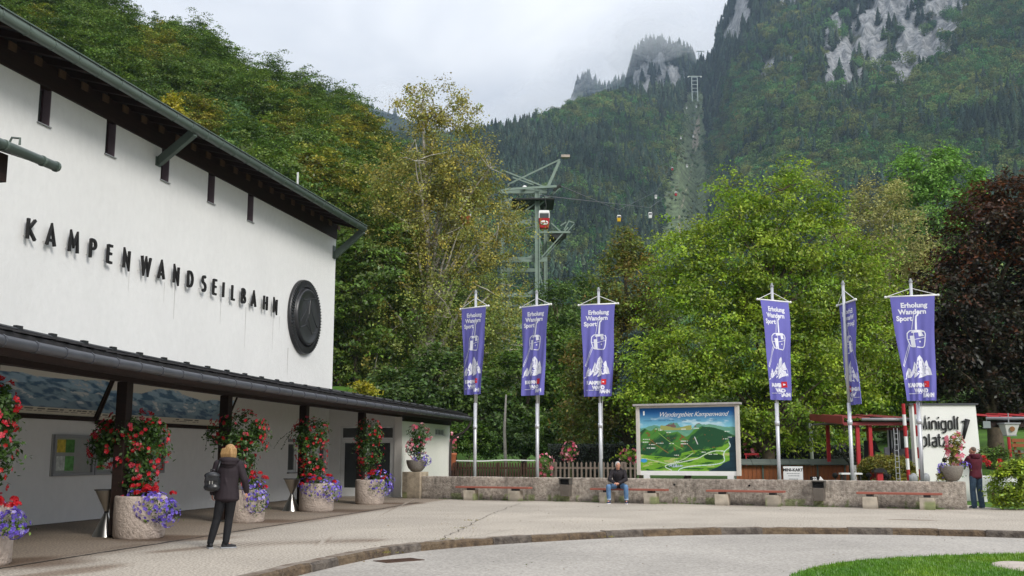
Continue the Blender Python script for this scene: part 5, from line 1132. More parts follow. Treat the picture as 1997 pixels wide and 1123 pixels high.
def blooms(P, Nn, size, cols, rng, name, par):
    n = len(P); V, F, C = replicate(FLW, FLWF, P, frames(Nn, rng), size * rng.uniform(.7, 1.25, n), cols); C = C.reshape(n, 5, 4, 3).copy(); C[:, :, 0] *= 1.2; o = link(np_mesh(name, V, F, C.reshape(-1, 3)), name, petal_m, par); o['kind'] = 'stuff'; return o
def climber(origin, blobs, nleaf, nfl, cols, seed, label, name='climbing_mandevilla', size=.075, fsize=.085, tendrils=(), cat='flowering plant', pal='vine', group=None):
    rng = np.random.default_rng(seed); o3 = np.array(origin, float); t_ = thing(name, label, cat, tuple(o3), 0, group)
    bl = [tuple(np.array(b_[:3]) - o3) + tuple(b_[3:]) for b_ in blobs]
    V, F, C, T = foliage(bl, nleaf // 6, 9, size * 1.12, .10, PAL[pal], rng, .8, .35, None, .1, updir=.5); 
    stuff(link(np_mesh('leaves', V, F, C), 'leaves', leaf_m, t_))
    nfl = int(nfl * (1.55 if cols is REDS else 1.0)); Cp, Dp = crown_points(bl, nfl, rng, .86); toc = -Cp - o3; toc /= np.linalg.norm(toc, axis=1, keepdims=True); ca = np.array(cols); blooms(Cp + Dp * .06, Dp + rng.normal(0, .35, Dp.shape), fsize, ca[rng.integers(len(ca), size=nfl)] * rng.uniform(.75, 1.2, (nfl, 1)), rng, 'flowers', t_)
    b = B()
    for i in range(5): q = rng.normal(0, .05, 3); b.tube([(q[0], q[1], 0), (q[0] * 2, q[1] * 2, bl[-1][2] * .5), tuple(np.array(bl[0][:3]) + q)], [.014, .01, .005], 5)
    for td in tendrils:
        pts = [np.array(p_) - o3 for p_ in td]; b.tube(pts, .004, 4)
    b.obj('stems', mat('stem', (.05, .06, .02), .8, .2, 8), t_)
    if tendrils:
        L_ = []
        for td in tendrils:
            P_ = smooth_curve([tuple(np.array(p_) - o3) for p_ in td], .07); L_ += list(P_)
        L_ = np.array(L_) + rng.normal(0, .02, (len(L_), 3)); pa = np.array(PAL[pal]); V, F, C = replicate(LEAF, LEAFF, L_, frames(rng.normal(size=L_.shape), rng), size * rng.uniform(.6, 1.1, len(L_)), pa[rng.integers(len(pa), size=len(L_))] * .9)
        stuff(link(np_mesh('trailing_leaves', V, F, C), 'trailing_leaves', leaf_m, t_))
    return t_
def bpx(x, y, rx, ry, Y, dp=.9): c = at(x, y, Y); s = Y / FPX; return (c[0], c[1], c[2], rx * s, rx * s * dp, ry * s)
REDS = [(.50, .008, .02), (.56, .012, .03), (.42, .006, .012), (.60, .06, .09)]
PINK = [(.75, .22, .30), (.80, .38, .42), (.62, .08, .16), (.72, .15, .22)]
def mound(origin, blobs, npet, nger, seed, label, name='petunia_cluster', nleaf=500, fs=.06, group='petunia and geranium mounds in the planters', gx=None):
    rng = np.random.default_rng(seed); o3 = np.array(origin, float); t_ = thing(name, label, 'flowers', tuple(o3), 0, group); bl = [tuple(np.array(b_[:3]) - o3) + tuple(b_[3:]) for b_ in blobs]
    V, F, C, T = foliage(bl, nleaf // 8, 8, .055, .07, PAL['bush'], rng, .8, .3, None, .1, updir=.6); stuff(link(np_mesh('leaves', V, F, C), 'leaves', leaf_m, t_))
    Cp, Dp = crown_points(bl, npet, rng, .9); ca = np.array([(.16, .10, .58), (.22, .15, .70), (.11, .06, .42), (.42, .36, .80), (.14, .09, .52)]); blooms(Cp + Dp * .03, Dp + [0, 0, .1], fs, ca[rng.integers(5, size=npet)] * rng.uniform(.8, 1.2, (npet, 1)), rng, 'petunias', t_)
    if nger:
        Cg, Dg = crown_points(bl, nger * 3, rng, .95); order = np.argsort(-Cg[:, 2]); Cg, Dg = Cg[order[:nger]], Dg[order[:nger]]; P = []; Nn = []
        for c, d in zip(Cg, Dg):
            c = c + d * .05 + np.array([0, 0, .05]); dd_ = dirs(34, rng); dd_[:, 2] = np.abs(dd_[:, 2]) * .9; P += list(c + dd_ * .055); Nn += list(dd_)
        blooms(np.array(P), np.array(Nn), .042, np.array([(.52, .006, .015)] * len(P)) * rng.uniform(.6, 1.2, (len(P), 1)), rng, 'geraniums', t_)
    return t_
PL = [(4.60, -7.4), (4.15, -2.35), (3.95, 2.45), (3.70, 7.2), (3.65, 11.6)]
pot(*PL[0], .56, .85, 'pale round concrete planter cut off by the left edge'); pot(*PL[1], .47, .78, 'pale round concrete planter beside the steel ashtray with the can on it'); pot(*PL[2], .42, .74, 'pale round concrete planter behind the standing woman'); pot(*PL[3], .47, .76, 'pale round concrete planter right of the far steel ashtray'); pot(*PL[4], .46, .76, 'pale round concrete planter in front of the glass entrance doors')
YS = [float(FW(*q)[1]) for q in PL]; POTP = [FW(*q) for q in PL]
# left edge
climber(POTP[0] + [0, 0, .7], [bpx(-12, 800, 42, 60, YS[0]), bpx(-10, 860, 36, 50, YS[0]), bpx(-14, 930, 26, 45, YS[0])], 1500, 75, REDS, 201, 'red flowering climber cut off by the left edge')
mound(POTP[0] + [0, 0, .8], [bpx(-5, 1010, 40, 26, YS[0]), bpx(26, 1022, 26, 24, YS[0] - .3)], 190, 9, 211, 'purple petunias with red geraniums at the left edge')
climber(POTP[1] + [0, 0, .7], [bpx(255, 858, 62, 58, YS[1] + .4), bpx(225, 868, 46, 42, YS[1] + .2), bpx(292, 868, 34, 50, YS[1] + .2), bpx(270, 915, 42, 50, YS[1] + .2), bpx(262, 962, 28, 40, YS[1])], 5600, 165, REDS, 202, 'biggest red flowering climber, bushy round the second post beside the notice board', tendrils=[[at(215, 830, YS[1]), at(185, 850, YS[1]), at(172, 866, YS[1])]])
mound(POTP[1] + [0, 0, .7], [bpx(300, 988, 38, 26, YS[1] - .25), bpx(272, 975, 28, 18, YS[1] - .1), bpx(328, 1000, 20, 24, YS[1] - .3)], 300, 13, 212, 'purple petunias with red geraniums spilling over the planter by the notice board')
climber(POTP[2] + [0, 0, .7], [bpx(465, 840, 54, 38, YS[2] + .2), bpx(482, 862, 36, 36, YS[2] + .2), bpx(470, 900, 32, 42, YS[2]), bpx(485, 940, 20, 25, YS[2])], 4000, 90, REDS, 203, 'red flowering climber with wide top behind the woman', tendrils=[[at(425, 825, YS[2]), at(405, 850, YS[2]), at(400, 880, YS[2])], [at(430, 840, YS[2]), at(418, 868, YS[2]), at(416, 895, YS[2])]])
mound(POTP[2] + [0, 0, .7], [bpx(497, 955, 22, 24, YS[2] - .3), bpx(500, 975, 22, 22, YS[2] - .35)], 150, 8, 213, 'purple petunias with red geraniums in the planter behind the woman')
climber(POTP[3] + [0, 0, .7], [bpx(605, 845, 34, 30, YS[3] + .2), bpx(608, 880, 26, 42, YS[3] + .1), bpx(612, 920, 22, 36, YS[3])], 3000, 90, REDS, 204, 'red flowering climber on the post between the two small windows', tendrils=[[at(580, 833, YS[3]), at(560, 845, YS[3]), at(545, 858, YS[3]), at(535, 872, YS[3])], [at(575, 838, YS[3]), at(556, 860, YS[3]), at(550, 876, YS[3])]])
mound(POTP[3] + [0, 0, .7], [bpx(625, 950, 38, 20, YS[3] - .25), bpx(645, 958, 20, 18, YS[3] - .3), bpx(600, 945, 16, 12, YS[3] - .2)], 260, 14, 214, 'purple petunias with many red geraniums in the planter right of the far ashtray')
climber(POTP[4] + [0, 0, .7], [bpx(718, 845, 26, 28, YS[4] + .2), bpx(722, 880, 24, 36, YS[4] + .1), bpx(722, 915, 18, 30, YS[4])], 2400, 85, REDS, 205, 'red flowering climber in front of the glass entrance doors')
mound(POTP[4] + [0, 0, .7], [bpx(742, 938, 26, 20, YS[4] - .25), bpx(742, 950, 24, 16, YS[4] - .3)], 180, 9, 215, 'purple petunias with red geraniums in front of the glass doors')
# bowls on the wall
def bowl(P, r, h, label):
    t_ = thing('bowl_planter', label, 'planter', tuple(P), 0); b = B(); b.lathe([(r * .35, 0), (r * .55, .03), (r * .82, h * .35), (r * .97, h * .7), (r, h - .03), (r * .99, h), (r * .9, h), (r * .86, h - .06), (.01, h - .06)], k=36); b.obj('bowl', bowl_stone, t_, True)
    B().lathe([(r * .84, h - .05), (.01, h - .03)], k=20).obj('soil', MATS['soil'], t_)
pc = WW(-.30, .2, .93); bowl(pc, .37, .42, 'grey brown stone bowl standing on the pillar beside the entrance'); Yp = pc[1]
climber(pc + [0, 0, .4], [bpx(818, 848, 20, 20, Yp, .8), bpx(812, 875, 17, 20, Yp, .8)], 900, 65, PINK, 206, 'pink flowering climber in the bowl on the pillar', fsize=.11, pal='vine')
mound(pc + [0, 0, .38], [bpx(818, 892, 14, 8, Yp - .2), bpx(830, 898, 10, 9, Yp - .25)], 90, 0, 216, 'purple petunias hanging from the bowl on the pillar', nleaf=160)
pc = WW(17.55, .17, .79); bowl(pc, .33, .44, 'speckled stone bowl on the right end of the low wall'); Yp = pc[1]
climber(pc + [0, 0, .4], [bpx(1860, 862, 14, 18, Yp, .9), bpx(1860, 885, 11, 16, Yp), bpx(1862, 902, 10, 12, Yp)], 700, 42, PINK, 207, 'pink flowering climber in the bowl on the right end of the wall', fsize=.12, pal='hedge_y')
mound(pc + [0, 0, .40], [bpx(1842, 912, 12, 8, Yp), bpx(1878, 908, 13, 6, Yp), bpx(1834, 922, 6, 10, Yp)], 80, 0, 217, 'purple petunias round the rim of the bowl at the right end', nleaf=200)
make_tree('trailing_plant', 'brownish trailing plant hanging over the wall left of the right bowl', 'plant', WW(16.95, .2, .78), [bpx(1838, 928, 11, 12, Yp)], 60, 14, .05, .07, PAL['hedge_y'], 218, .01, nl=4, sub=8, lo=.2)
# ================================================================== ASHTRAYS
def ashtray(P, label, can=False):
    t_ = thing('ashtray', label, 'ashtray', tuple(P), 0, 'steel double cone ashtrays'); b = B(); b.lathe([(.245, 0), (.24, .015), (.035, .46)], k=28); b.obj('foot_cone', steel, t_, True)
    b = B(); b.lathe([(.035, .462), (.225, .86), (.235, .875), (.215, .875), (.2, .83), (.01, .80)], k=28); b.obj('bowl_cone', steel, t_, True); B().lathe([(.04, .44), (.045, .46), (.04, .48)], k=16).obj('collar', black_metal, t_)
    B().lathe([(.226, .862), (.246, .868), (.246, .885), (.226, .885)], k=28).obj('rim', mat('ash_rim', (.08, .08, .08), .5, .1, 8), t_, True)
    if can:
        c = thing('drink_can', 'small dark purple drink can left on the near ashtray', 'can', (P[0] + .13, P[1], .83), 0); B().lathe([(.001, 0), (.03, 0), (.033, .01), (.033, .11), (.027, .125), (.001, .125)], k=14).obj('can_body', mat('can_purple', (.10, .06, .11), .35, .2, 20, metal=.4), c, True)
ashtray(gr(205, 1046), 'steel double cone ashtray with a can, near the notice board', True); ashtray(gr(568, 996), 'steel double cone ashtray beside the far post by the small window')
# ================================================================== FLAGPOLES AND BANNERS
poles = [(926, 925, 933, 565), (1048, 925, 1048, 565), (1172, 928, 1170, 560), (1520, 935, 1503, 552), (1663, 937, 1646, 547), (1799, 936, 1781, 543)]
ordn = ['first', 'second', 'third', 'fourth', 'fifth', 'sixth']
blue_cloth = mat('banner_cloth', (0.14, 0.135, 0.43), 0.8, 0.06, 2)
def wave(u, v, seed):
    """cloth offset: u across -0.5..0.5, v down 0..1"""
    x = u * (1 - .10 * v) + .012 * np.sin(v * 7 + seed); y = v * .75 * (.055 * np.sin(u * 15 + seed * 2 + v * 2.5) + .035 * np.sin(u * 29 + seed + v * 5)) + .05 * np.sin(v * 3 + seed) * v + .02 * np.sin(u * 6 + v * 9)
    return x, y
BW, BH = 1.20, 3.15
PRINT = []
def padd(v, f, x, y, s=1.0, col=0): PRINT.append((np.array([(a * s + x, b_ * s + y) for a, b_ in [(q[0], q[1]) for q in v]]), f, col))
for tx, x, y, s in (('Erholung', -.34, -.33, .205), ('Wandern', -.42, -.53, .205), ('Sport', -.50, -.73, .205)):
    v, f = text_mesh(tx, s, 0, .008); padd(v, f, x, y)
for tx, x, y, s in (('KAMPEN', -.46, -2.74, .16), ('WAND', -.24, -2.90, .16), ('BAHN', .08, -3.04, .16)):
    v, f = text_mesh(tx, s, 0, .012, spacing=.95); padd(v, f, x, y)
def poly2(pts, col=0):
    from mathutils.geometry import tessellate_polygon
    f = tessellate_polygon([[Vector((p_[0], p_[1], 0)) for p_ in pts]]); PRINT.append((np.array(pts, float), [tuple(q) for q in f], col))
def line2(pts, t_, col=0):
    b = B(); b.ribbon(pts, t_, 0, 1); V = np.array(b.v); n = len(pts); PRINT.append((np.array([(V[4 * i + j][0], V[4 * i + j][2]) for i in range(n) for j in (0, 1)]), [(2 * i, 2 * i + 1, 2 * i + 3, 2 * i + 2) for i in range(n - 1)], col))
def px2(x, y): return ((x - 232) / 300 * BW, -(y - 180) / 845 * BH)         # from the zoomed view of one banner
def pl(*a): return [px2(x, y) for x, y in a]
line2(pl((237, 315), (212, 450)), .016); poly2(pl((262, 320), (274, 306), (268, 335), (256, 345), (252, 452), (236, 452), (242, 370), (246, 340)))
line2(pl((170, 520), (174, 480), (192, 462), (205, 458), (280, 458), (305, 470), (312, 490), (306, 545), (298, 585), (285, 598), (200, 590), (186, 580), (172, 530), (170, 520)), .03)
line2(pl((222, 462), (226, 595)), .022); line2(pl((176, 528), (226, 532), (306, 516)), .018); poly2(pl((192, 500), (226, 500), (226, 590), (196, 586))); poly2(pl((258, 475), (285, 473), (300, 505), (262, 508))); poly2(pl((210, 462), (285, 460), (300, 472), (205, 478)))
poly2([(px2(267, 550)[0] + .028 * math.cos(q), px2(267, 550)[1] + .028 * math.sin(q)) for q in np.linspace(0, 5.6, 9)]); line2(pl((186, 572), (150, 660), (105, 750)), .016); line2(pl((176, 570), (140, 650), (100, 742)), .016); line2(pl((98, 740), (112, 752)), .016)
poly2(pl((80, 860), (108, 842), (112, 805), (140, 760), (158, 772), (165, 800), (178, 770), (200, 712), (212, 740), (230, 680), (252, 658), (272, 690), (285, 730), (292, 715), (306, 700), (318, 750), (332, 770), (345, 822), (300, 822), (262, 835), (218, 846), (240, 800), (205, 830), (180, 842), (190, 800), (150, 842), (120, 840), (132, 800), (108, 852)))
for a in [((150, 790), (140, 820)), ((205, 740), (196, 780), (202, 800)), ((236, 700), (228, 750), (236, 780)), ((256, 690), (252, 740)), ((268, 720), (276, 770)), ((290, 745), (284, 790)), ((178, 790), (170, 815)), ((215, 770), (212, 800))]: line2(pl(*a), .014, 1)
line2(pl((112, 968), (238, 968)), .018); poly2(pl((268, 868), (314, 868), (314, 918), (268, 918)), 2); poly2([(px2(291, 893)[0] + .05 * math.cos(q), px2(291, 893)[1] + .04 * math.sin(q)) for q in np.linspace(0, 5.6, 9)])
pr_m = [mat('print_white', (.72, .73, .80), .7, .02, 5), blue_cloth, mat('print_red', (.52, .02, .03), .7, .05, 5)]
def subdiv2(P, f, maxl=.12):
    """split long print faces so that they follow the folds"""
    P = [tuple(p_) for p_ in P]; F = []
    for q in f:
        for i in range(1, len(q) - 1): F.append((q[0], q[i], q[i + 1]))
    for _ in range(4):
        mid = {}; G2 = []; ch = False
        def md(a, b_):
            k_ = (min(a, b_), max(a, b_))
            if k_ not in mid: mid[k_] = len(P); P.append(((P[a][0] + P[b_][0]) / 2, (P[a][1] + P[b_][1]) / 2))
            return mid[k_]
        for a, b_, c in F:
            L3 = [(math.dist(P[a], P[b_]), 0), (math.dist(P[b_], P[c]), 1), (math.dist(P[c], P[a]), 2)]; m_ = max(L3)
            if m_[0] > maxl:
                ch = True
                if m_[1] == 0: q = md(a, b_); G2 += [(a, q, c), (q, b_, c)]
                elif m_[1] == 1: q = md(b_, c); G2 += [(a, b_, q), (a, q, c)]
                else: q = md(c, a); G2 += [(a, b_, q), (q, b_, c)]
            else: G2.append((a, b_, c))
        F = G2
        if not ch: break
    return np.array(P), F
PR2 = [subdiv2(P, f) + (c,) for P, f, c in PRINT]
ban = [(1.40, 41, .0, ''), (1.40, 40, .0, ''), (1.40, 19, .0, ''), (1.40, -29, .0, ''), (1.40, -96, .0, ''), (1.50, 18, .0, '')]
barpx = [(933, 600), (1048, 597), (1170, 594), (1506, 587), (1650, 590), (1785, 578)]
desc = ['narrow', 'turned half away', 'broad facing the camera', 'turned to the left', 'seen edge on from behind', 'widest']
plab = ['flagpole nearest the building corner', 'flagpole between the grey downpipe side and the seated man, second from the left', 'flagpole just left of the seated man', 'flagpole right of the map board, behind the small card sign', 'flagpole in front of the red roofed shelter', 'flagpole in front of the white minigolf wall']
blab = ['blue white banner on the pole nearest the building, half turned', 'blue white banner in front of the lift tower', 'blue white banner above the seated man, nearly facing the camera', 'blue white banner right of the map board, turned left', 'blue white banner behind its pole, seen mirrored from the back', 'widest blue white banner, right of all the others']
for i, (xb, yb, xt, yt) in enumerate(poles):
    Pb = None
    # foot: on the line 0.8 m behind the wall
    r = ray(xb, yb); k_ = np.dot(WW(0, .8) - np.array([0, 0, EYE]), wn_) / (r @ wn_); Pb = r * k_; Pb = np.array([Pb[0], Pb[1], 0.0])
    Pt = at(xt, yt, Pb[1])[2]
    t_ = thing('flagpole', 'white metal ' + plab[i], 'flagpole', tuple(Pb), 0, 'white metal flagpoles behind the low wall'); H_ = Pt
    B().tube([(0, 0, -.1), (0, 0, H_ * .45)], .058, 12).obj('lower_tube', alu, t_, True); B().tube([(0, 0, H_ * .45), (0, 0, H_ - .12)], .046, 12).obj('upper_tube', alu, t_, True); B().tube([(0, 0, 2.45), (0, 0, 2.6)], .078, 10).obj('clamp', alu, t_, True)
    B().lathe([(.06, 0), (.06, .04), (.035, .06), (.03, .11), (.001, .13)], (0, 0, H_ - .12), 12).obj('cap', grey_frame, t_, True)
    ln, ang, _, _ = ban[i]; bz = at(barpx[i][0], barpx[i][1], Pb[1])[2]; a = math.radians(-ang); dx, dy = math.cos(a), math.sin(a)
    q = thing('banner', blab[i], 'banner', (Pb[0], Pb[1], bz), a, 'blue white banners on the flagpoles')
    yo = -.075
    B().tube([(-ln / 2, yo, 0), (ln / 2, yo, 0)], .026, 10).obj('crossbar', white_paint, q, True)
    for e_ in (-1, 1): B().ell((e_ * ln / 2, yo, 0), .042, 8).obj('end_knob', white_paint, q, True); B().tube([(e_ * (ln / 2 - .06), yo, .02), (0, 0, H_ - bz - .30)], .010, 5).obj('rope', white_paint, q)
    NU, NV = 40, 60; U, Vv = np.meshgrid(np.linspace(-.5, .5, NU), np.linspace(0, 1, NV), indexing='ij'); sd_ = i * 1.7
    ex = .16 * (1 if i in (5,) else 0) * Vv; x, y = wave(U, Vv, sd_); shr = {0: .80, 1: .86, 2: .92, 3: .85, 4: .9, 5: .72}[i]
    def cloth(u, v): xx, yy = wave(u, v, sd_); return xx * BW * (1.06 if i == 5 else 1) * (1 - (1 - shr) * v) + (.10 * v if i in (3, 5) else (-.02 * v)), yy * 1.1 + yo - .03 - (.06 * v)
    X_, Y_ = cloth(U, Vv); P = np.stack([X_, Y_, -Vv * BH - .02], -1); idx = np.arange(U.size).reshape(U.shape); F = np.stack([idx[:-1, :-1], idx[1:, :-1], idx[1:, 1:], idx[:-1, 1:]], -1).reshape(-1, 4)
    cl = link(np_mesh('cloth', P.reshape(-1, 3), F), 'cloth', blue_cloth, q, True)
    for side in ((-1,) if i != 4 else (-1, 1)):
        b = B(); 
        for Pp, f, c in PR2:
            u = Pp[:, 0] / BW; v = -Pp[:, 1] / BH; X2, Y2 = cloth(u, v); e3 = .006 + (.004 if c else 0) + (.004 if c == 0 and False else 0)
            b.add(np.stack([X2, Y2 + side * e3, -v * BH - .02], -1), f, c)
        b.obj('print', pr_m, cl)
    B().tube([(0.07, 0, 0), (.10, .02, -1.5), (.09, 0, -BH - .1), (.065, 0, -(bz - 1.4))], .006, 4).obj('halyard', white_paint, q)
# ================================================================== MAP BOARD
def stand(x, y, o_): r = ray(x, y); k_ = np.dot(WW(0, o_) - np.array([0, 0, EYE]), wn_) / (r @ wn_); return r * k_ + np.array([0, 0, EYE])
mb = thing('map_board', 'big painted hiking map board with white frame behind the low wall', 'map board', tuple(WW(7.96, .5)), WAZ)
MWd, z0, z1 = 3.42, .98, 3.10
for (a, c, z, zz, nm) in [(0, .12, z0 - .10, z1 + .02, 'side_post'), (MWd - .12, MWd, z0 - .10, z1 + .02, 'side_post')]: B().box(a, c, -.09, .09, z, zz).obj(nm, mat('frame_cream', (.55, .52, .47), .6, .08, 4), mb, bevel=.01)
B().box(.123, MWd - .123, -.05, .05, z0 - .10, z0 + .04).obj('bottom_rail', white_paint, mb); B().box(.123, MWd - .123, -.05, .05, z1 - .04, z1 + .02).obj('top_rail', MATS['frame_cream'], mb)
B().box(-.07, MWd + .07, -.20, .15, z1 + .023, z1 + .09).obj('roof_cap', mat('cap_grey', (.36, .34, .33), .6, .15, 6), mb, bevel=.01)
for a in (.22, MWd - .42): B().box(a, a + .2, -.05, .05, -.1, z0 - .103).obj('leg', white_paint, mb)
NX, NZ = 300, 190; U, Vv = np.meshgrid(np.linspace(0, 1, NX), np.linspace(0, 1, NZ), indexing='ij'); T_ = 1 - Vv
col = np.zeros((NX, NZ, 3)); s1 = sstep(.0, .34, T_ + .06 * (fbm(U * 3, T_ * 6) - .5) - .03)[..., None]; col[:] = np.array([.005, .09, .30]) * (1 - s1) + np.array([.22, .55, .66]) * s1
cloud = sstep(.52, .7, fbm(U * 6, T_ * 14, 4, 3)) * sstep(.12, .2, T_) * sstep(.34, .24, T_); col = col * (1 - cloud[..., None] * .7) + np.array([.62, .75, .78]) * cloud[..., None] * .7
def rdg(pts): P_ = np.array(pts); return np.interp(U, P_[:, 0], P_[:, 1])
far = rdg([(0, .33), (.15, .27), (.25, .31), (.27, .29), (.33, .235), (.4, .24), (.43, .30), (.56, .32), (.60, .27), (.63, .25), (.66, .27), (.75, .27), (.88, .31), (1, .32)]); m_ = T_ > far + .02 * (fbm(U * 30, U * 0, 3) - .5); sh = fbm(U * 14, T_ * 20, 4, 5)[..., None]; col[m_] = (np.array([.06, .22, .20]) * (1 - sh) + np.array([.20, .42, .24]) * sh)[m_]
pk = m_ & (T_ < .315) & (((U > .27) & (U < .43)) | ((U > .58) & (U < .66))); col[pk & (sh[..., 0] > .5)] = (.16, .10, .09)
al = (T_ > .30 + .02 * np.sin(U * 20)) & (T_ < .355) & (U > .22) & (U < .55); col[al] = (.30, .33, .10)
nr = rdg([(0, .38), (.05, .33), (.12, .37), (.17, .30), (.25, .36), (.33, .40), (.4, .38), (.48, .46), (.52, .44), (.57, .36), (.65, .30), (.75, .31), (.87, .36), (1, .46)]); m2 = T_ > nr + .015 * (fbm(U * 20, U * 0, 3, 4) - .5)
gully = fbm(U * 9 + T_ * 6, T_ * 3 - U * 2, 4, 9); dk = sstep(.42, .58, gully)[..., None]; gcol = np.array([.015, .075, .03]) * (1 - dk) + np.array([.07, .22, .035]) * dk; red = (fbm(U * 30, T_ * 30, 3, 8) > .72); gcol[red] = (.20, .09, .03); col[m2] = gcol[m2]
val = rdg([(0, .74), (.1, .76), (.25, .78), (.42, .80), (.44, .72), (.55, .68), (.7, .66), (.86, .62), (.93, .52), (1, .50)]); m3 = T_ > val; vv_ = fbm(U * 10 + T_ * 8, T_ * 26, 4, 12); vc = np.array([.16, .36, .03]) * (.55 + .9 * vv_[..., None]); vc[vv_ < .36] = (.02, .10, .02); vc[vv_ > .68] = (.40, .45, .15); col[m3] = vc[m3]
dkm = (T_ > 1.62 - .85 * U + .05 * (fbm(U * 8, T_ * 8, 3) - .5)); dkm |= (U > .93) & (T_ > .47); col[dkm] = (np.array([.008, .03, .045]) * (.6 + vv_[..., None]))[dkm]; hill = ((U - .77) / .10) ** 2 + ((T_ - .78) / .05) ** 2 < 1 + .3 * (vv_ - .5); col[hill] = (.01, .05, .015)
def stroke(pts, w_, c):
    P_ = smooth_curve(pts, .02); D = np.full(U.shape, 9.)
    for a, b_ in zip(P_[:-1], P_[1:]):
        d_ = b_ - a; L2 = d_ @ d_ + 1e-12; t_ = np.clip(((U - a[0]) * d_[0] + (T_ - a[1]) * d_[1]) / L2, 0, 1); D = np.minimum(D, np.hypot(U - a[0] - d_[0] * t_, (T_ - a[1] - d_[1] * t_) * .64))
    col[D < w_] = c
stroke([(.93, .55), (.95, .62), (.88, .69), (.87, .76), (.89, .85), (.80, .9), (.55, .92), (.42, .96), (.40, 1)], .0045, (.60, .75, .72)); stroke([(.88, .69), (.78, .68), (.68, .74), (.62, .80), (.45, .86), (.28, .90), (.25, .94), (.33, .99)], .004, (.65, .72, .65)); stroke([(0, .80), (.15, .84), (.3, .90), (.45, .83), (.56, .72)], .003, (.55, .62, .45)); stroke([(.58, .47), (.61, .58)], .004, (.7, .7, .7)); stroke([(.20, .40), (.32, .55), (.45, .66)], .003, (.25, .42, .08)); stroke([(.1, .5), (.2, .62), (.3, .72)], .003, (.30, .12, .04)); stroke([(.42, .5), (.52, .6), (.58, .72)], .003, (.28, .13, .05))
lake = ((U - .035) / .035) ** 2 + ((T_ - .84) / .03) ** 2 < 1; col[lake] = (.05, .30, .62); town = ((U - .36) / .09) ** 2 + ((T_ - .92) / .03) ** 2 < vv_ * 1.6; col[town & (vn(U * 160, T_ * 110, 4) > .45)] = (.42, .50, .62)
for (a, c, n_) in [(.03, .50, .08), (.02, .545, .07), (.09, .585, .07), (.07, .64, .09), (.17, .565, .08), (.31, .57, .05), (.42, .53, .09), (.42, .575, .09), (.16, .335, .06), (.20, .355, .04), (.28, .395, .06), (.44, .34, .05), (.55, .33, .08), (.88, .385, .06), (.92, .475, .04), (.87, .50, .05), (.64, .705, .05), (.72, .74, .09), (.36, .85, .05), (.36, .755, .05)]:
    q = (U > a) & (U < a + n_) & (np.abs(T_ - c) < .006) & (vn(U * 220, T_ * 0, 1) > .3); col[q] = (.75, .78, .72)
for a, n_ in [(.04, .09), (.20, .08), (.29, .08), (.45, .05), (.6, .05), (.75, .06)]:
    q = (U > a) & (U < a + n_) & (np.abs(T_ - .205) < .005) & (vn(U * 220, T_ * 0, 2) > .3); col[q] = (.04, .14, .22)
q = (U > .035) & (U < .052) & (T_ > .045) & (T_ < .115); col[q] = (.8, .85, .85)
P = np.stack([.125 + U * (MWd - .25), -.03 + 0 * U, z0 + .045 + Vv * (z1 - z0 - .09)], -1); idx = np.arange(U.size).reshape(U.shape); F = np.stack([idx[:-1, :-1], idx[1:, :-1], idx[1:, 1:], idx[:-1, 1:]], -1).reshape(-1, 4)
mp_ = link(np_mesh('map_print', P.reshape(-1, 3), F, col.reshape(-1, 3)), 'map_print', vcol, mb); B().box(.125, MWd - .125, -.022, .04, z0 + .045, z1 - .045).obj('panel', grey_frame, mb)
v, f = text_mesh('Wandergebiet Kampenwand', .215, .45, -.001, spacing=.92); b = B(); b.add([(a + .125 + .20 * (MWd - .25), -.036, c + z1 - .33) for a, c, _ in v], f); b.obj('title_text', white_paint, mp_)
# ================================================================== CARD SIGN, 22 MARKER
cs = thing('sign', 'white card sign reading MINI-KART standing behind the low wall', 'sign', tuple(np.append(stand(1547, 930, .9)[:2], 0)), WAZ); B().box(-.30, .30, -.012, .012, .70, 1.18).obj('card', white_paint, cs); B().box(-.02, .02, .013, .04, -.1, 1.0).obj('stake', grey_frame, cs)
v, f = text_mesh('MINI-KART', .125, 0, .004, align='CENTER'); b = B(); b.add([(a, -.016, c + 1.03) for a, c, _ in v], f); b.obj('lettering', near_black, cs)
for k_, (z_, w_) in enumerate(((.95, .19), (.88, .15), (.78, .13))):
    bb = B(); x = -w_
    while x < w_: l_ = random.uniform(.02, .05); bb.box(x, x + l_, -.0155, -.0125, z_, z_ + .022); x += l_ + .012
    bb.obj('small_print', grey_frame, cs)
p_ = stand(1590, 928, .55); mk = thing('number_marker', 'small black marker with white number 22 on the low wall', 'marker', tuple(WW(13.72, .2, .775)), WAZ); B().box(-.16, .10, -.02, .02, 0, .11).obj('plate', near_black, mk); B().add([(.10, -.02, 0), (.24, -.02, 0), (.14, -.02, .12), (.10, .02, 0), (.24, .02, 0), (.14, .02, .12)], [(0, 1, 2), (5, 4, 3), (0, 3, 4, 1), (1, 4, 5, 2), (2, 5, 3, 0)]).obj('wedge', white_paint, mk)
v, f = text_mesh('22', .12, 0, .004, align='CENTER'); b = B(); b.add([(a - .02, -.024, c + .012) for a, c, _ in v], f); b.obj('digits', white_paint, mk)
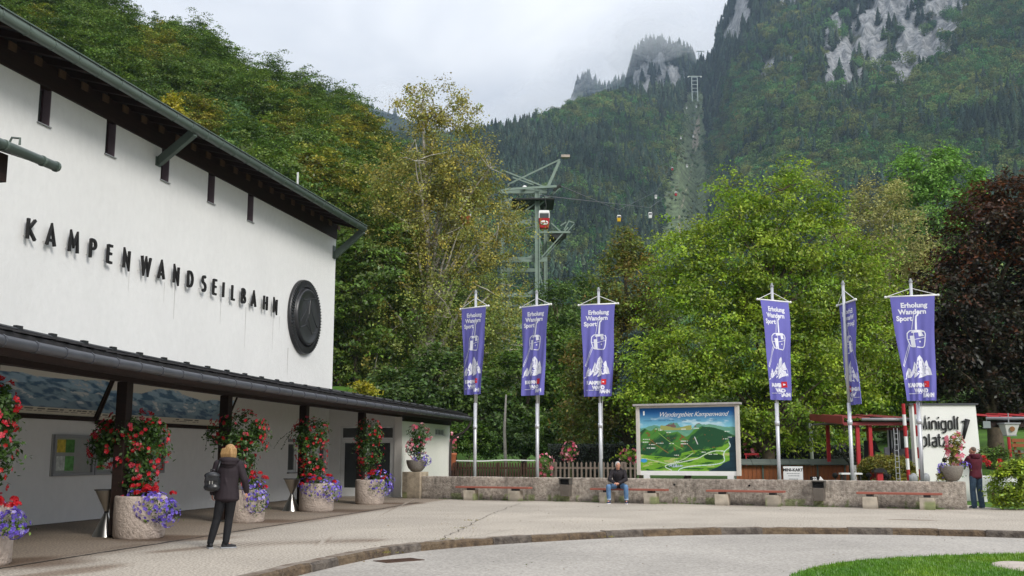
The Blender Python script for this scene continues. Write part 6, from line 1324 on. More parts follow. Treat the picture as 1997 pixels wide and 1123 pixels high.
# ================================================================== PICKET FENCES
pkm = B(); pkm.add([(-.035, -.01, 0), (.035, -.01, 0), (.035, -.01, .92), (0, -.01, .97), (-.035, -.01, .92), (-.035, .01, 0), (.035, .01, 0), (.035, .01, .92), (0, .01, .97), (-.035, .01, .92)], [(0, 1, 2, 3, 4), (9, 8, 7, 6, 5), (0, 5, 6, 1), (1, 6, 7, 2), (2, 7, 8, 3), (3, 8, 9, 4), (4, 9, 5, 0)])
pk1 = pkm.mesh('picket'); pk1.materials.append(picket_wood); pk2 = pkm.mesh('picket'); pk2.materials.append(brown_picket)
def fence(x0, x1, Y0, Y1, step, me, m, label, htop, zb=0.0):
    a = np.array([at(x0, 900, Y0)[0], Y0, zb]); c = np.array([at(x1, 900, Y1)[0], Y1, zb]); L_ = np.linalg.norm(c - a); rz = math.atan2(c[1] - a[1], c[0] - a[0]); t_ = thing('picket_fence', label, 'fence', tuple(a), rz); n_ = int(L_ / step)
    for z_ in (htop - .75, htop - .25): B().box(0, L_, .015, .055, z_ - .04, z_ + .04).obj('rail', m, t_)
    for q in range(n_ + 1): o = link(me, 'picket', None, t_, loc=(q * step, 0, htop - .97 + random.uniform(-.008, .008))); o.rotation_euler = (0, random.uniform(-.012, .012), 0)
    for q in range(0, n_ + 1, 16): B().box(q * step - .045 + .06, q * step + .045 + .06, .056, .13, -.1, htop).obj('fence_post', m, t_)
fence(884, 1046, 46.5, 44.5, .135, pk2, brown_picket, 'dark brown picket fence between the white block and the second flagpole', 1.22)
fence(1076, 1242, 43.5, 41.8, .19, pk1, picket_wood, 'pale weathered picket fence behind the seated man', 1.26)
# ================================================================== GARDEN BEHIND THE WALL
def bush(lst, Y, n, per, size, cr, pal, seed, label, name='bush', cat='bush', lo=.4, **kw): bl = many(lst, Y, 1.0); x = lst[0][0]; return make_tree(name, label, cat, base_px(x, Y), bl, n, per, size, cr, PAL[pal], seed, .03, nl=6, sub=12, lo=lo, **kw)
bush([(1730, 918, 50, 28), (1700, 925, 22, 26), (1762, 925, 20, 26)], 36.5, 1900, 16, .075, .10, 'hedge_y', 301, 'round clipped yellow green box hedge behind the wall before the shelter', 'clipped_hedge', lo=.9, flat=.8)
bush([(1985, 935, 42, 30), (1958, 945, 24, 32), (2005, 950, 48, 36), (1972, 965, 32, 18), (1998, 915, 25, 18)], 30.5, 900, 18, .10, .16, 'lime', 302, 'bright yellow green shrub at the right edge behind the man', 'privet_shrub', lo=.55)
bush([(1850, 925, 24, 16)], 33.5, 60, 16, .05, .1, 'ash', 303, 'low grey green lavender between the wall and the minigolf wall', 'lavender', lo=.2)
bush([(1928, 885, 18, 14), (1950, 878, 16, 10), (1940, 895, 26, 12)], 36, 160, 14, .08, .14, 'bush', 304, 'leafy geranium bed in the white trough right of the minigolf wall', 'geranium_bush', lo=.3)
bush([(1990, 905, 30, 18)], 34.5, 120, 14, .06, .12, 'ash', 305, 'grey green low shrub behind the yellow shrub', 'shrub', lo=.3)
# dark clipped hedge behind the fence: a long box of dark leaves
def hedge_box(x0, x1, Yh, zt, depth, label, seed):
    rng = np.random.default_rng(seed); a = at(x0, 900, Yh)[0]; c = at(x1, 900, Yh)[0]; n = int((c - a) * 950); P = np.stack([rng.uniform(a, c, n), Yh + rng.uniform(0, depth, n), rng.uniform(0, zt, n)], 1); f = rng.random(n); P[f < .55, 1] = Yh + rng.exponential(.06, (f < .55).sum()); P[(f >= .55) & (f < .75), 2] = zt - rng.exponential(.05, ((f >= .55) & (f < .75)).sum())
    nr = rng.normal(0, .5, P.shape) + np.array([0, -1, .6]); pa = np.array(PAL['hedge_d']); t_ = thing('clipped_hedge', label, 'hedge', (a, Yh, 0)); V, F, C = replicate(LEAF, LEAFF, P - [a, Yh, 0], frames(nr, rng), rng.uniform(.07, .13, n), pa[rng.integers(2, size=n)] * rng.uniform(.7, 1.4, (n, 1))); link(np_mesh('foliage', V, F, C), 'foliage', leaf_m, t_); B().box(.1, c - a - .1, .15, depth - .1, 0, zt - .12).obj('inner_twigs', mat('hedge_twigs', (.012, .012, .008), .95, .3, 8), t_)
hedge_box(1070, 1245, 47.0, 2.0, 1.0, 'dark clipped hedge behind the pale picket fence', 3); hedge_box(1445, 1690, 46.5, 1.95, 1.0, 'dark clipped hedge behind the brown board fence', 4)
def pinkbush(lst, Y, n, fl, seed, label, pot_=None): return climber(base_px(lst[0][0], Y), [bpx(*q, Y) for q in lst], n, fl, PINK, seed, label, 'rose_bush', .07, .13, cat='rose bush', pal='bush', group='pink rose bushes beyond the low wall')
pinkbush([(1063, 900, 14, 12), (1062, 918, 13, 12)], 43, 420, 48, 311, 'pink rose bush between the two picket fences'); pinkbush([(1112, 880, 13, 17), (1104, 886, 9, 9)], 45.3, 340, 46, 312, 'pink rose bush behind the pale fence left of the third flagpole'); pinkbush([(1228, 890, 17, 12)], 44, 300, 40, 313, 'pink rose bush at the left foot of the map board'); pinkbush([(1463, 872, 11, 15), (1478, 880, 10, 8)], 44, 300, 34, 314, 'pink rose bush right of the map board'); pinkbush([(884, 858, 6, 16), (882, 872, 5, 12)], 47.5, 160, 24, 315, 'pink rose climbing beside the brown downpipe'); pinkbush([(1499, 885, 8, 10)], 44.5, 120, 10, 316, 'small pink rose right of the walnut trunk')
tp = thing('flower_pot', 'terracotta pot under the rose beside the downpipe', 'pot', tuple(base_px(883, 46.9)), 0); B().lathe([(.15, .8), (.2, 1.45), (.22, 1.47), (.22, 1.55), (.19, 1.55), (.17, 1.4), (.01, 1.4)], k=16).obj('pot', mat('terracotta', (.42, .13, .06), .8, .1, 6), tp, True); B().box(-.25, .25, -.25, .25, 0, .8).obj('stand', brown_picket, tp)
# thin grey tree stake and a lamp
sp = thing('sapling', 'thin grey bare trunk with stake on the lawn between the first two flagpoles', 'tree', tuple(base_px(985, 50)), 0); B().tube([(0, 0, 0), (.02, 0, 1.2), (-.03, 0, 2.5), (.05, 0, 4.2)], [.09, .08, .07, .04], 8).obj('trunk', mat('grey_bark', (.20, .19, .17), .9, .3, 8), sp, True)
lm_ = thing('lamp_post', 'slim white lamp post behind the board fence', 'lamp', tuple(base_px(1575, 46)), 0); B().tube([(0, 0, 0), (0, 0, 3.4)], .07, 10).obj('post', white_paint, lm_, True); B().lathe([(.05, 0), (.12, .1), (.12, .35), (.02, .45)], (0, 0, 3.4), 12).obj('lantern', grey_glass, lm_, True)
# striped barrier tape
def tape(pts, label, m1, m2, n_, wd_t=.07):
    t_ = thing('barrier_tape', label, 'barrier tape', tuple(pts[0]), 0); P = [np.array(p_) - np.array(pts[0]) for p_ in pts]
    L_ = np.concatenate([[0], np.cumsum([np.linalg.norm(P[i + 1] - P[i]) for i in range(len(P) - 1)])]); tt = np.linspace(0, L_[-1], n_ * 2 + 1); Q = np.stack([np.interp(tt, L_, [p_[j] for p_ in P]) for j in range(3)], 1)
    for k_ in range(2):
        b = B()
        for i in range(k_, n_ * 2, 2): a, c = Q[i], Q[i + 1]; h = np.array([0, 0, wd_t / 2]); b.add([a - h, c - h, c + h, a + h, a - h + [0, .004, 0], c - h + [0, .004, 0], c + h + [0, .004, 0], a + h + [0, .004, 0]], [(0, 1, 2, 3), (7, 6, 5, 4)])
        b.obj('stripes', m1 if k_ else m2, t_)
def ptat(x, y, Y): return at(x, y, Y)
tape([ptat(886, 898, 47.5), ptat(940, 899, 47.3), ptat(985, 897, 47.2), ptat(1046, 898, 47)], 'white rope barrier above the dark brown picket fence', white_paint, white_paint, 14, .05)
tape([ptat(1907, 880, 40), ptat(1940, 880.5, 40), ptat(1968, 879, 40), ptat(1999, 881, 40), ptat(2050, 880, 40)], 'red and white striped tape across the lawn right of the minigolf wall', red_paint, white_paint, 12, .09)
# ================================================================== MINIGOLF
YM = 36.5
def X(x, Y=YM): return float(at(x, 850, Y)[0])
def Zp(x, y, Y=YM): return float(at(x, y, Y)[2])
mw = thing('minigolf_wall', 'white rendered wall with black Minigolf platz lettering and grey coping', 'wall', (X(1783), YM, 0), -.05)
wz = Zp(1845, 790); wl0, wl1 = 0.0, X(1905) - X(1783)
b = B(); b.add([(0, 0, -.1), (wl1 + .09, 0, -.1), (wl1 - .02, 0, wz), (-.02, 0, wz), (0, .35, -.1), (wl1 + .09, .35, -.1), (wl1 - .02, .35, wz), (-.02, .35, wz)], [(0, 1, 2, 3), (7, 6, 5, 4), (0, 4, 5, 1), (1, 5, 6, 2), (2, 6, 7, 3), (3, 7, 4, 0)]); b.obj('wall_slab', mat('golf_plaster', (.80, .80, .76), .9, .03, 1.2, bump=.03), mw)
B().box(-.12, wl1 + .06, -.06, .41, wz + .003, wz + .06).obj('coping', grey_sheet, mw)
def gs(x, y): return (X(x) - X(1783), Zp(x, y))
S_ = YM / FPX
ST = {'M': [[(1796, 851), (1796, 816), (1806, 838), (1812, 816), (1812, 838)]], }
def Lt(*pts): return [gs(x, y) for x, y in pts]
strokes = [Lt((1790, 836), (1797, 812), (1806, 836), (1812, 812), (1814, 837)), Lt((1822, 821), (1822, 837)), Lt((1822, 813), (1822, 816)), Lt((1829, 837), (1829, 823), (1832, 821), (1838, 821), (1841, 824), (1841, 837)), Lt((1848, 821), (1848, 837)), Lt((1848, 813), (1848, 816)),
           Lt((1866, 822), (1858, 821), (1855, 825), (1855, 834), (1858, 837), (1866, 836)), Lt((1867, 820), (1867, 840), (1864, 843), (1857, 843)), Lt((1874, 823), (1876, 821), (1882, 821), (1884, 823), (1884, 835), (1882, 837), (1876, 837), (1874, 835), (1874, 823)), Lt((1891, 811), (1891, 837)), Lt((1899, 838), (1899, 817), (1902, 813)), Lt((1894, 822), (1903, 822)),
           Lt((1797, 852), (1797, 877)), Lt((1797, 853), (1804, 852), (1807, 855), (1807, 867), (1804, 870), (1797, 870)), Lt((1814, 846), (1814, 870)), Lt((1822, 854), (1829, 853), (1831, 856), (1831, 870), (1824, 870), (1821, 867), (1822, 862), (1831, 861)), Lt((1838, 846), (1838, 868), (1842, 870)), Lt((1834, 853), (1842, 853)), Lt((1846, 854), (1855, 854), (1846, 870), (1856, 870))]
xo = gs(1790, 850)[0]; xo2 = gs(1797, 850)[0]; strokes = [[((p_[0] - xo) * .70 + xo if i_ < 11 else (p_[0] - xo2) * .80 + xo2, p_[1]) for p_ in q] for i_, q in enumerate(strokes)]
for q in strokes:
    b = B(); b.ribbon(q, .05, -.05, -.02); b.obj('letter', let_m, mw)
B().tube([(gs(1875, 856)[0], -.05, gs(1875, 856)[1]), (gs(1886, 818)[0], -.05, gs(1886, 818)[1])], [.05, .085], 10).obj('golf_club', let_m, mw, True)
# striped poles
def striped(xt, yt, xb, yb, Y, label, mw_=False):
    Pb = np.array([X(xb, Y), Y, 0]); zt = Zp(xt, yt, Y); dxt = (X(xt, Y) + 0) - Pb[0]; t_ = thing('striped_pole', label, 'pole', tuple(Pb), 0, 'red and white striped poles'); n_ = 9
    for q in range(n_):
        a, c = q / n_, (q + 1) / n_; lean = .012
        B().tube([(dxt * a * .25, 0, zt * a), (dxt * c * .25, 0, zt * c - .001)], .055, 10).obj('stripe', red_paint if (n_ - 1 - q) % 2 == 0 else white_paint, t_)
    b = B(); b.box(-.02, .22, -.1, .1, .62, .9); b.ell((.15, 0, .78), (.14, .12, .18), 10); b.obj('winch', grey_frame, t_, True)
striped(1756, 787, 1768, 930, 34.6, 'red and white striped pole left of the minigolf wall, in front of the hedge'); striped(1778, 787, 1792, 932, 34.9, 'red and white striped pole touching the left edge of the minigolf wall')
# shelter left
def corrug(x0, x1, y0, y1, z0, z1, label_, par, m, pitch=.32):
    """ribbed sheet roof: each sheet its own piece"""
    n_ = max(1, int((x1 - x0) / 1.05)); w_ = (x1 - x0) / n_
    for q in range(n_):
        a = x0 + q * w_ + .004; c = a + w_ - .008; b = B(); k_ = 14
        for j in range(k_ + 1):
            x = a + (c - a) * j / k_; h = .045 if (j % 5) in (0,) else 0
            b.v += [(x, y0, z0 + h), (x, y1, z1 + h)]
        for j in range(k_): b.f.append((2 * j, 2 * j + 2, 2 * j + 3, 2 * j + 1)); b.m.append(0)
        b.obj('roof_sheet', m, par)
sh = thing('minigolf_shelter', 'open shelter with red ribbed roof and red posts left of the minigolf wall', 'shelter', (X(1632, 38), 38.0, 0), 0)
w1 = X(1776, 38) - X(1632, 38); zg = Zp(1700, 822, 38)
corrug(.0, w1, -.9, 3.2, zg + .08, zg + .34, '', sh, red_sheet)
B().box(0, w1, -.86, 3.1, zg - .05, zg - .0).obj('ceiling', mat('ceiling_grey', (.16, .13, .13), .8, .1, 4), sh); B().box(0, w1, -.86, -.78, zg - .16, zg + .0).obj('fascia', red_sheet, sh); B().add([(-.05, -.9, zg - .12), (-.05, 3.2, zg + .14), (-.05, 3.2, zg + .39), (-.05, -.9, zg + .16), (-.003, -.9, zg - .12), (-.003, 3.2, zg + .14), (-.003, 3.2, zg + .39), (-.003, -.9, zg + .16)], [(0, 3, 2, 1), (4, 5, 6, 7), (0, 1, 5, 4), (1, 2, 6, 5), (2, 3, 7, 6), (3, 0, 4, 7)]).obj('bargeboard', red_sheet, sh)
B().tube([(.6, -.98, zg + .04), (w1 + .05, -.98, zg + .04)], .06, 10).obj('gutter', mat('zinc', (.28, .28, .29), .45, .1, 4, metal=.3), sh, True)
for x_, y_ in ((1660, -.7), (1684, -.7), (1660, 2.8), (1745, 2.8)): q = X(x_, 38) - X(1632, 38); B().box(q - .06, q + .06, y_ - .06, y_ + .06, 0, zg - .052).obj('post', red_paint, sh)
for x_ in (1736, 1743, 1749, 1758, 1774): q = X(x_, 38) - X(1632, 38); B().box(q - .022, q + .022, .2, .26, .5, zg - .3).obj('window_bar', alu, sh)
kx0, kx1 = X(1736, 38) - X(1632, 38), X(1775, 38) - X(1632, 38); B().box(kx0, kx1, .3, .34, 1.0, zg - .3).obj('kiosk_pane', dark_glass, sh); B().box(kx0, kx1, .2, 2.6, 0, 1.0).obj('kiosk_counter', mat('counter_dark', (.03, .025, .025), .7, .2, 4), sh); B().box(kx0 - .1, kx1, .15, 2.7, zg - .3, zg - .2).obj('kiosk_lintel', red_sheet, sh)
B().box(.3, w1, -.3, 3.0, 0, .55).obj('floor_deck', mat('deck_wood', (.12, .07, .05), .8, .2, 4), sh)
B().box(kx0 + .1, kx0 + .95, .08, .16, 1.32, 1.75).obj('menu_board', mat('menu_grey', (.16, .15, .17), .5, .3, 9), sh); B().box(kx0 + .35, kx0 + .95, .0, .05, .95, 1.2).obj('notice_card', white_paint, sh); B().box(kx0 - .2, kx0 - .02, .08, .14, 1.35, 1.8).obj('side_card', mat('card_lilac', (.4, .38, .45), .6, .05, 5), sh)
# shelter right
s2 = thing('minigolf_pergola', 'red ribbed roof right of the minigolf wall on red posts', 'shelter', (X(1905, 38.2), 38.2, 0), 0); w2 = 5.2; zg2 = Zp(1950, 820, 38.2)
corrug(.0, w2, -.9, 3.0, zg2 + .08, zg2 + .34, '', s2, red_paint); B().tube([(-.05, -.97, zg2 + .04), (w2, -.97, zg2 + .04)], .06, 10).obj('gutter', MATS['zinc'], s2, True); B().box(0, w2, -.86, 3.0, zg2 - .06, zg2 - .01).obj('ceiling', dark_beam, s2); B().box(0, w2, -.86, -.76, zg2 - .26, zg2 - .01).obj('fascia', dark_beam, s2)
for q in (.12, 4.9): B().box(q - .06, q + .06, 2.6, 2.72, 0, zg2 - .062).obj('post', red_paint, s2)
rp = thing('red_post', 'short slanting red post with a wooden cap right of the minigolf wall', 'post', (X(1970, 36), 36, 0), 0); B().tube([(0, 0, 0), (-.06, 0, Zp(1968, 852, 36))], .055, 8).obj('post', red_paint, rp)
ln_ = thing('lantern', 'white lantern with round brown emblem hanging from the right roof', 'lantern', (X(1969, 37), 37.0, Zp(1969, 848, 37)), 0)
b = B(); b.add([(-.16, -.16, 0), (.16, -.16, 0), (.16, .16, 0), (-.16, .16, 0), (-.25, -.25, .36), (.25, -.25, .36), (.25, .25, .36), (-.25, .25, .36)], [(0, 3, 2, 1), (0, 1, 5, 4), (1, 2, 6, 5), (2, 3, 7, 6), (3, 0, 4, 7)]); b.obj('lantern_glass', mat('opal_glass', (.6, .6, .58), .3, .03, 4), ln_); B().box(-.28, .28, -.28, .28, .363, .42).obj('lantern_roof', grey_frame, ln_); B().box(-.17, .17, -.17, .17, -.04, -.003).obj('base_plate', grey_frame, ln_); b = B(); b.tube([(0, -.245, .2), (0, -.222, .2)], .09, 16); b.obj('emblem', mat('brown_emblem', (.22, .10, .03), .6, .1, 5), ln_); B().tube([(0, 0, .42), (0, 0, .75)], .02, 6).obj('hanger', grey_frame, ln_)
hs = thing('hanging_sign', 'small grey plate hanging under the right red roof', 'sign', (X(1926, 37), 37.0, Zp(1926, 828, 37)), 0); B().box(-.13, .13, -.01, .01, -.12, .12).obj('plate', mat('plate_grey', (.22, .25, .25), .5, .1, 5), hs); B().tube([(0, 0, .12), (0, 0, .35)], .006, 5).obj('wire', grey_frame, hs)
tr = thing('planter_trough', 'white flower trough with red geraniums right of the minigolf wall', 'planter', (X(1938, 35.5), 35.5, 0), 0); B().box(-.6, .6, -.2, .2, .35, .85).obj('trough', white_paint, tr, bevel=.02); B().box(-.5, -.4, -.1, .1, 0, .35).obj('leg', white_paint, tr); B().box(.4, .5, -.1, .1, 0, .35).obj('leg', white_paint, tr)
gm2 = thing('geraniums', 'red geranium heads above the white trough', 'flowers', (X(1938, 35.4), 35.4, 1.0), 0); rng = np.random.default_rng(8); Pg = np.concatenate([np.array(c) + dirs(30, rng) * .09 for c in [(-.25, 0, .25), (.1, -.1, .1), (.35, 0, -.05), (.2, .1, .3), (-.4, 0, .4)]]); blooms(Pg, rng.normal(size=Pg.shape) + [0, -1, 1], .07, np.array([(.5, .02, .02)] * len(Pg)) * rng.uniform(.6, 1.3, (len(Pg), 1)), rng, 'flowers', gm2)
pb_ = thing('picnic_bench', 'wooden picnic bench on the lawn at the right edge', 'bench', (X(1998, 44), 44, lawn_z(X(1998, 44), 44) + .55), 0)
for z_ in (.75, .95): B().box(-.55, .9, -.03, .03, z_, z_ + .14).obj('back_slat', orange_wood, pb_)
B().box(-.55, .9, -.45, -.05, .48, .52).obj('seat', orange_wood, pb_)
for x_ in (-.4, .7): B().box(x_ - .04, x_ + .04, -.4, .05, -.7, .47).obj('leg', orange_wood, pb_); B().box(x_ - .04, x_ + .04, .031, .08, .474, 1.1).obj('leg', orange_wood, pb_)
# brown board fence with sheet capping
bf = thing('board_fence', 'reddish brown board fence with green grey sheet roof right of the map board', 'fence', (X(1432, 40.5), 40.5, 0), 0); wb = X(1655, 40.5) - X(1432, 40.5); zb = Zp(1550, 907, 40.5); nb_ = int(wb / .16)
bdm = B().box(-.074, .074, 0, .025, 0, zb).mesh('board'); bdm.materials.append(orange_wood)
for q in range(nb_): link(bdm, 'board', None, bf, loc=(.08 + q * .16, random.uniform(0, .008), random.uniform(-.01, 0)))
for q in range(5): B().box(q * wb / 4.2 - .03, q * wb / 4.2 + .03, -.035, -.002, 0, zb).obj('batten', mat('green_grey', (.10, .12, .10), .7, .1, 4), bf)
for q in range(6):
    a = q * wb / 6 - .1; c = a + wb / 6 - .015; z2 = Zp(1550, 897, 41.3); B().add([(a, -.2, zb + .01), (c, -.2, zb + .01), (c + .15, .8, z2), (a + .15, .8, z2), (a, -.2, zb + .05), (c, -.2, zb + .05), (c + .15, .8, z2 + .04), (a + .15, .8, z2 + .04)], [(0, 3, 2, 1), (4, 5, 6, 7), (0, 1, 5, 4), (1, 2, 6, 5), (2, 3, 7, 6), (3, 0, 4, 7)]).obj('roof_sheet', mat('fence_sheet', (.11, .125, .11), .6, .2, 2), bf)
B().box(wb + .02, wb + .22, -.05, .06, 0, zb).obj('end_post', white_paint, bf)
rr_ = thing('red_rail', 'red rail with number plate 7 behind the board fence', 'rail', (X(1450, 43.5), 43.5, 0), 0); B().box(0, .6, -.03, .03, 1.52, 1.6).obj('rail', red_paint, rr_); B().box(.05, .1, -.03, .03, 0, 1.52).obj('upright', red_paint, rr_); B().box(.42, .58, -.07, -.04, 1.18, 1.36).obj('plate', near_black, rr_)
v, f = text_mesh('7', .17, 0, .004, align='CENTER'); b = B(); b.add([(a + .5, -.075, c + 1.21) for a, c, _ in v], f); b.obj('digit', white_paint, rr_)
# small things peeping over the wall
def peep(x, Y, label, name, cat): return thing(name, label, cat, (X(x, Y), Y, 0), 0)
t_ = peep(1711, 33.6, 'red box post with black lid behind the wall before the round hedge', 'red_box_post', 'post'); zt = Zp(1711, 915, 33.6); B().box(-.09, .09, -.08, .08, 0, zt - .1).obj('post', red_paint, t_); B().box(-.2, .2, -.14, .14, zt - .1, zt - .02).obj('lid', black_metal, t_); B().box(-.14, .14, -.1, .1, zt - .017, zt + .03).obj('lid_top', black_metal, t_)
t_ = peep(1655, 33.8, 'small white topped black table behind the fifth flagpole', 'side_table', 'table'); zt = Zp(1655, 922, 33.8); B().box(-.33, .33, -.15, .15, zt - .05, zt).obj('table_top', white_paint, t_)
for q in (-.28, .28): B().box(q - .02, q + .02, -.1, .1, 0, zt - .053).obj('leg', black_metal, t_)
for x_, l_ in ((1625, 'small black knob on a post over the wall left of the fifth flagpole'), (1690, 'small black knob on a post before the round hedge, left of the red box'), (1723, 'small black knob on a post over the wall right of the red box')):
    t_ = peep(x_, 33.9, l_, 'peg_post', 'post'); zt = Zp(x_, 927, 33.9); B().tube([(0, 0, 0), (0, 0, zt)], .02, 6).obj('post', black_metal, t_); B().ell((0, 0, zt), (.1, .06, .09), 8).obj('knob', near_black, t_, True)
t_ = peep(1747, 35.0, 'thin metal ladder leaning behind the striped poles', 'ladder', 'ladder'); zt = Zp(1746, 835, 35.0)
for q in (-.06, .06): B().tube([(q, 0, 0), (q, 0, zt)], .012, 5).obj('rail', alu, t_)
for q in range(12): B().tube([(-.06, 0, .2 + q * zt / 13), (.06, 0, .2 + q * zt / 13)], .008, 5).obj('rung', alu, t_)
gf = thing('garden_fence', 'low wooden rail fence behind the standing man', 'fence', tuple(gr(1896, 975)), -.2); 
for z_ in (.28, .62): B().box(0, 1.6, 1.2, 1.25, z_, z_ + .09).obj('rail', picket_wood, gf)
B().box(.9, 1.0, 1.1, 1.2, 0, .8).obj('post', brown_picket, gf)
for x_, l_ in ((1845, 'left of the two round black stones on sticks beside the right bowl'), (1857, 'right of the two round black stones on sticks beside the right bowl')):
    t_ = peep(x_ - 6, 31.6, l_, 'garden_ball', 'ornament'); zt = Zp(x_, 897, 31.6); B().tube([(0, 0, 0), (0, 0, zt)], .012, 5).obj('stick', black_metal, t_); B().ell((0, 0, zt), .075, 10).obj('ball', near_black, t_, True)
# ================================================================== LIFT TOWER, CABLES, GONDOLAS
YT = 112.0; tw = thing('lift_tower', 'tall green steel cable car tower with platforms and slanting mast', 'lift tower', (float(at(1048, 700, YT)[0]), YT, 0), 0); TX = tw.location[0]; tg = mat('tower_green', (0.20, 0.265, 0.22), .55, .12, 1.5, spec=.4)
tdark = mat('tower_dark', (0.03, 0.032, 0.03), .7, .2, 2)
def tp_(x, y, dY=0.0): q = at(x, y, YT + dY); return (float(q[0] - TX), dY, float(q[2]))
def tbar(p, q, w_, nm='beam', w2=None, m=None, par=None): b = B(); b.bar(p, q, w_, w2 or w_); return b.obj(nm, m or tg, par or tw)
zt = tp_(1048, 372)[2]
for (x, dY, w_) in ((1048, 0, .52), (1064, 2.5, .38), (980, 1.0, .42), (992, 4.0, .34)):
    px_ = tp_(x, 500, dY)[0]; cbar = B(); cbar.box(px_ - w_ / 2, px_ + w_ / 2, dY - .12, dY + .12, 0, zt); cbar.box(px_ - w_ / 2, px_ - w_ / 2 + .1, dY - w_ / 2, dY + w_ / 2, 0, zt + .01); cbar.box(px_ + w_ / 2 - .1, px_ + w_ / 2, dY - w_ / 2, dY + w_ / 2, 0, zt + .01); cbar.obj('column', tg, tw)
xl, xm, xr = tp_(980, 500)[0], tp_(1048, 500)[0], tp_(1064, 500, 2.5)[0]
for y, w_ in ((372, .45), (378, .3), (432, .5), (452, .3), (505, .5), (518, .4), (574, .45), (588, .35), (636, .5), (652, .35)):
    z_ = tp_(1010, y)[2]; tbar((xl - .2, .35 if w_ > .42 else 2.8, z_), (xr + .1, .35 if w_ > .42 else 2.8, z_), .18, 'cross_beam', w_)
for ya, yb_ in ((372, 432), (432, 505), (505, 574), (574, 636)):
    za, zb_ = tp_(1010, ya)[2], tp_(1010, yb_)[2]; tbar((xm, 2.5, za), (xr, 2.6, zb_), .12, 'brace')
    for z_ in (za,): b = B(); b.add([(xm - 1.3, .2, z_ + .1), (xm - .3, .2, z_ + .1), (xm - .3, .2, z_ + .7)], [(0, 1, 2)]); b.add([(xm - 1.3, .25, z_ + .1), (xm - .3, .25, z_ + .1), (xm - .3, .25, z_ + .7)], [(2, 1, 0)]); b.obj('gusset', tg, tw)
# top platform, mast and crossing struts
b = B(); z_ = tp_(1010, 384)[2]; b.box(xl + 1, xr + .9, -1, 4, z_ - .5, z_ - .35); b.obj('platform', tdark, tw); z_ = tp_(1010, 372)[2]; tbar((tp_(985, 372)[0], -.6, z_), (tp_(1085, 372)[0], -.6, z_ + .35), .18, 'top_beam', .25)
tbar(tp_(1068, 366), tp_(1091, 314), .30, 'mast'); b = B(); q = tp_(1096, 308); b.box(q[0] - .1, q[0] + .85, -.4, .2, q[2] + .0, q[2] + .28); b.obj('mast_head', mat('head_beige', (.42, .35, .30), .7, .2, 3), tw); tbar(tp_(978, 331), tp_(1066, 366), .14, 'strut'); tbar(tp_(990, 360, 1), tp_(1092, 311, 1), .16, 'strut'); tbar(tp_(1000, 346), tp_(1040, 360), .12, 'strut')
for a, c in (((1052, 400), (1092, 366)), ((1066, 392), (1088, 364)), ((1012, 405), (1056, 378)), ((1020, 414), (1060, 385))): tbar(tp_(*a), tp_(*c), .14, 'sheave_arm')
sa = B(); sa.tube([tp_(1080, 372), tp_(1086, 366), tp_(1093, 362)], .22, 8); sa.obj('sheave_train', tdark, tw)
# side platform
tbar(tp_(1053, 453), tp_(1112, 453), .25, 'side_platform_beam', .2); tbar(tp_(1056, 502), tp_(1108, 443), .12, 'side_brace'); tbar(tp_(1064, 500, 1), tp_(1120, 436, 1), .09, 'side_brace'); tbar(tp_(1075, 435), tp_(1094, 452), .12, 'side_brace'); tbar(tp_(1100, 448), tp_(1110, 430), .12, 'railing'); tbar(tp_(1093, 440), tp_(1104, 433), .12, 'railing'); tbar(tp_(1110, 431), tp_(1120, 434), .12, 'railing')
b = B(); q0, q1, q2 = tp_(1073, 456), tp_(1106, 453), tp_(1088, 468); b.add([q0, q1, q2, (q0[0], 3, q0[2]), (q1[0], 3, q1[2]), (q2[0], 3, q2[2])], [(0, 1, 2), (5, 4, 3), (0, 3, 4, 1), (1, 4, 5, 2), (2, 5, 3, 0)]); b.obj('sheave_housing', tdark, tw)
b = B(); q = tp_(1023, 366); b.ell(q, .28, 8); b.obj('lamp_globe', white_paint, tw, True)
lad = B(); xx = tp_(1056, 500)[0]; [lad.tube([(xx + e_, .4, 2), (xx + e_, .4, zt - 2)], .03, 4) for e_ in (-.2, .2)]; lad.obj('ladder', tdark, tw)
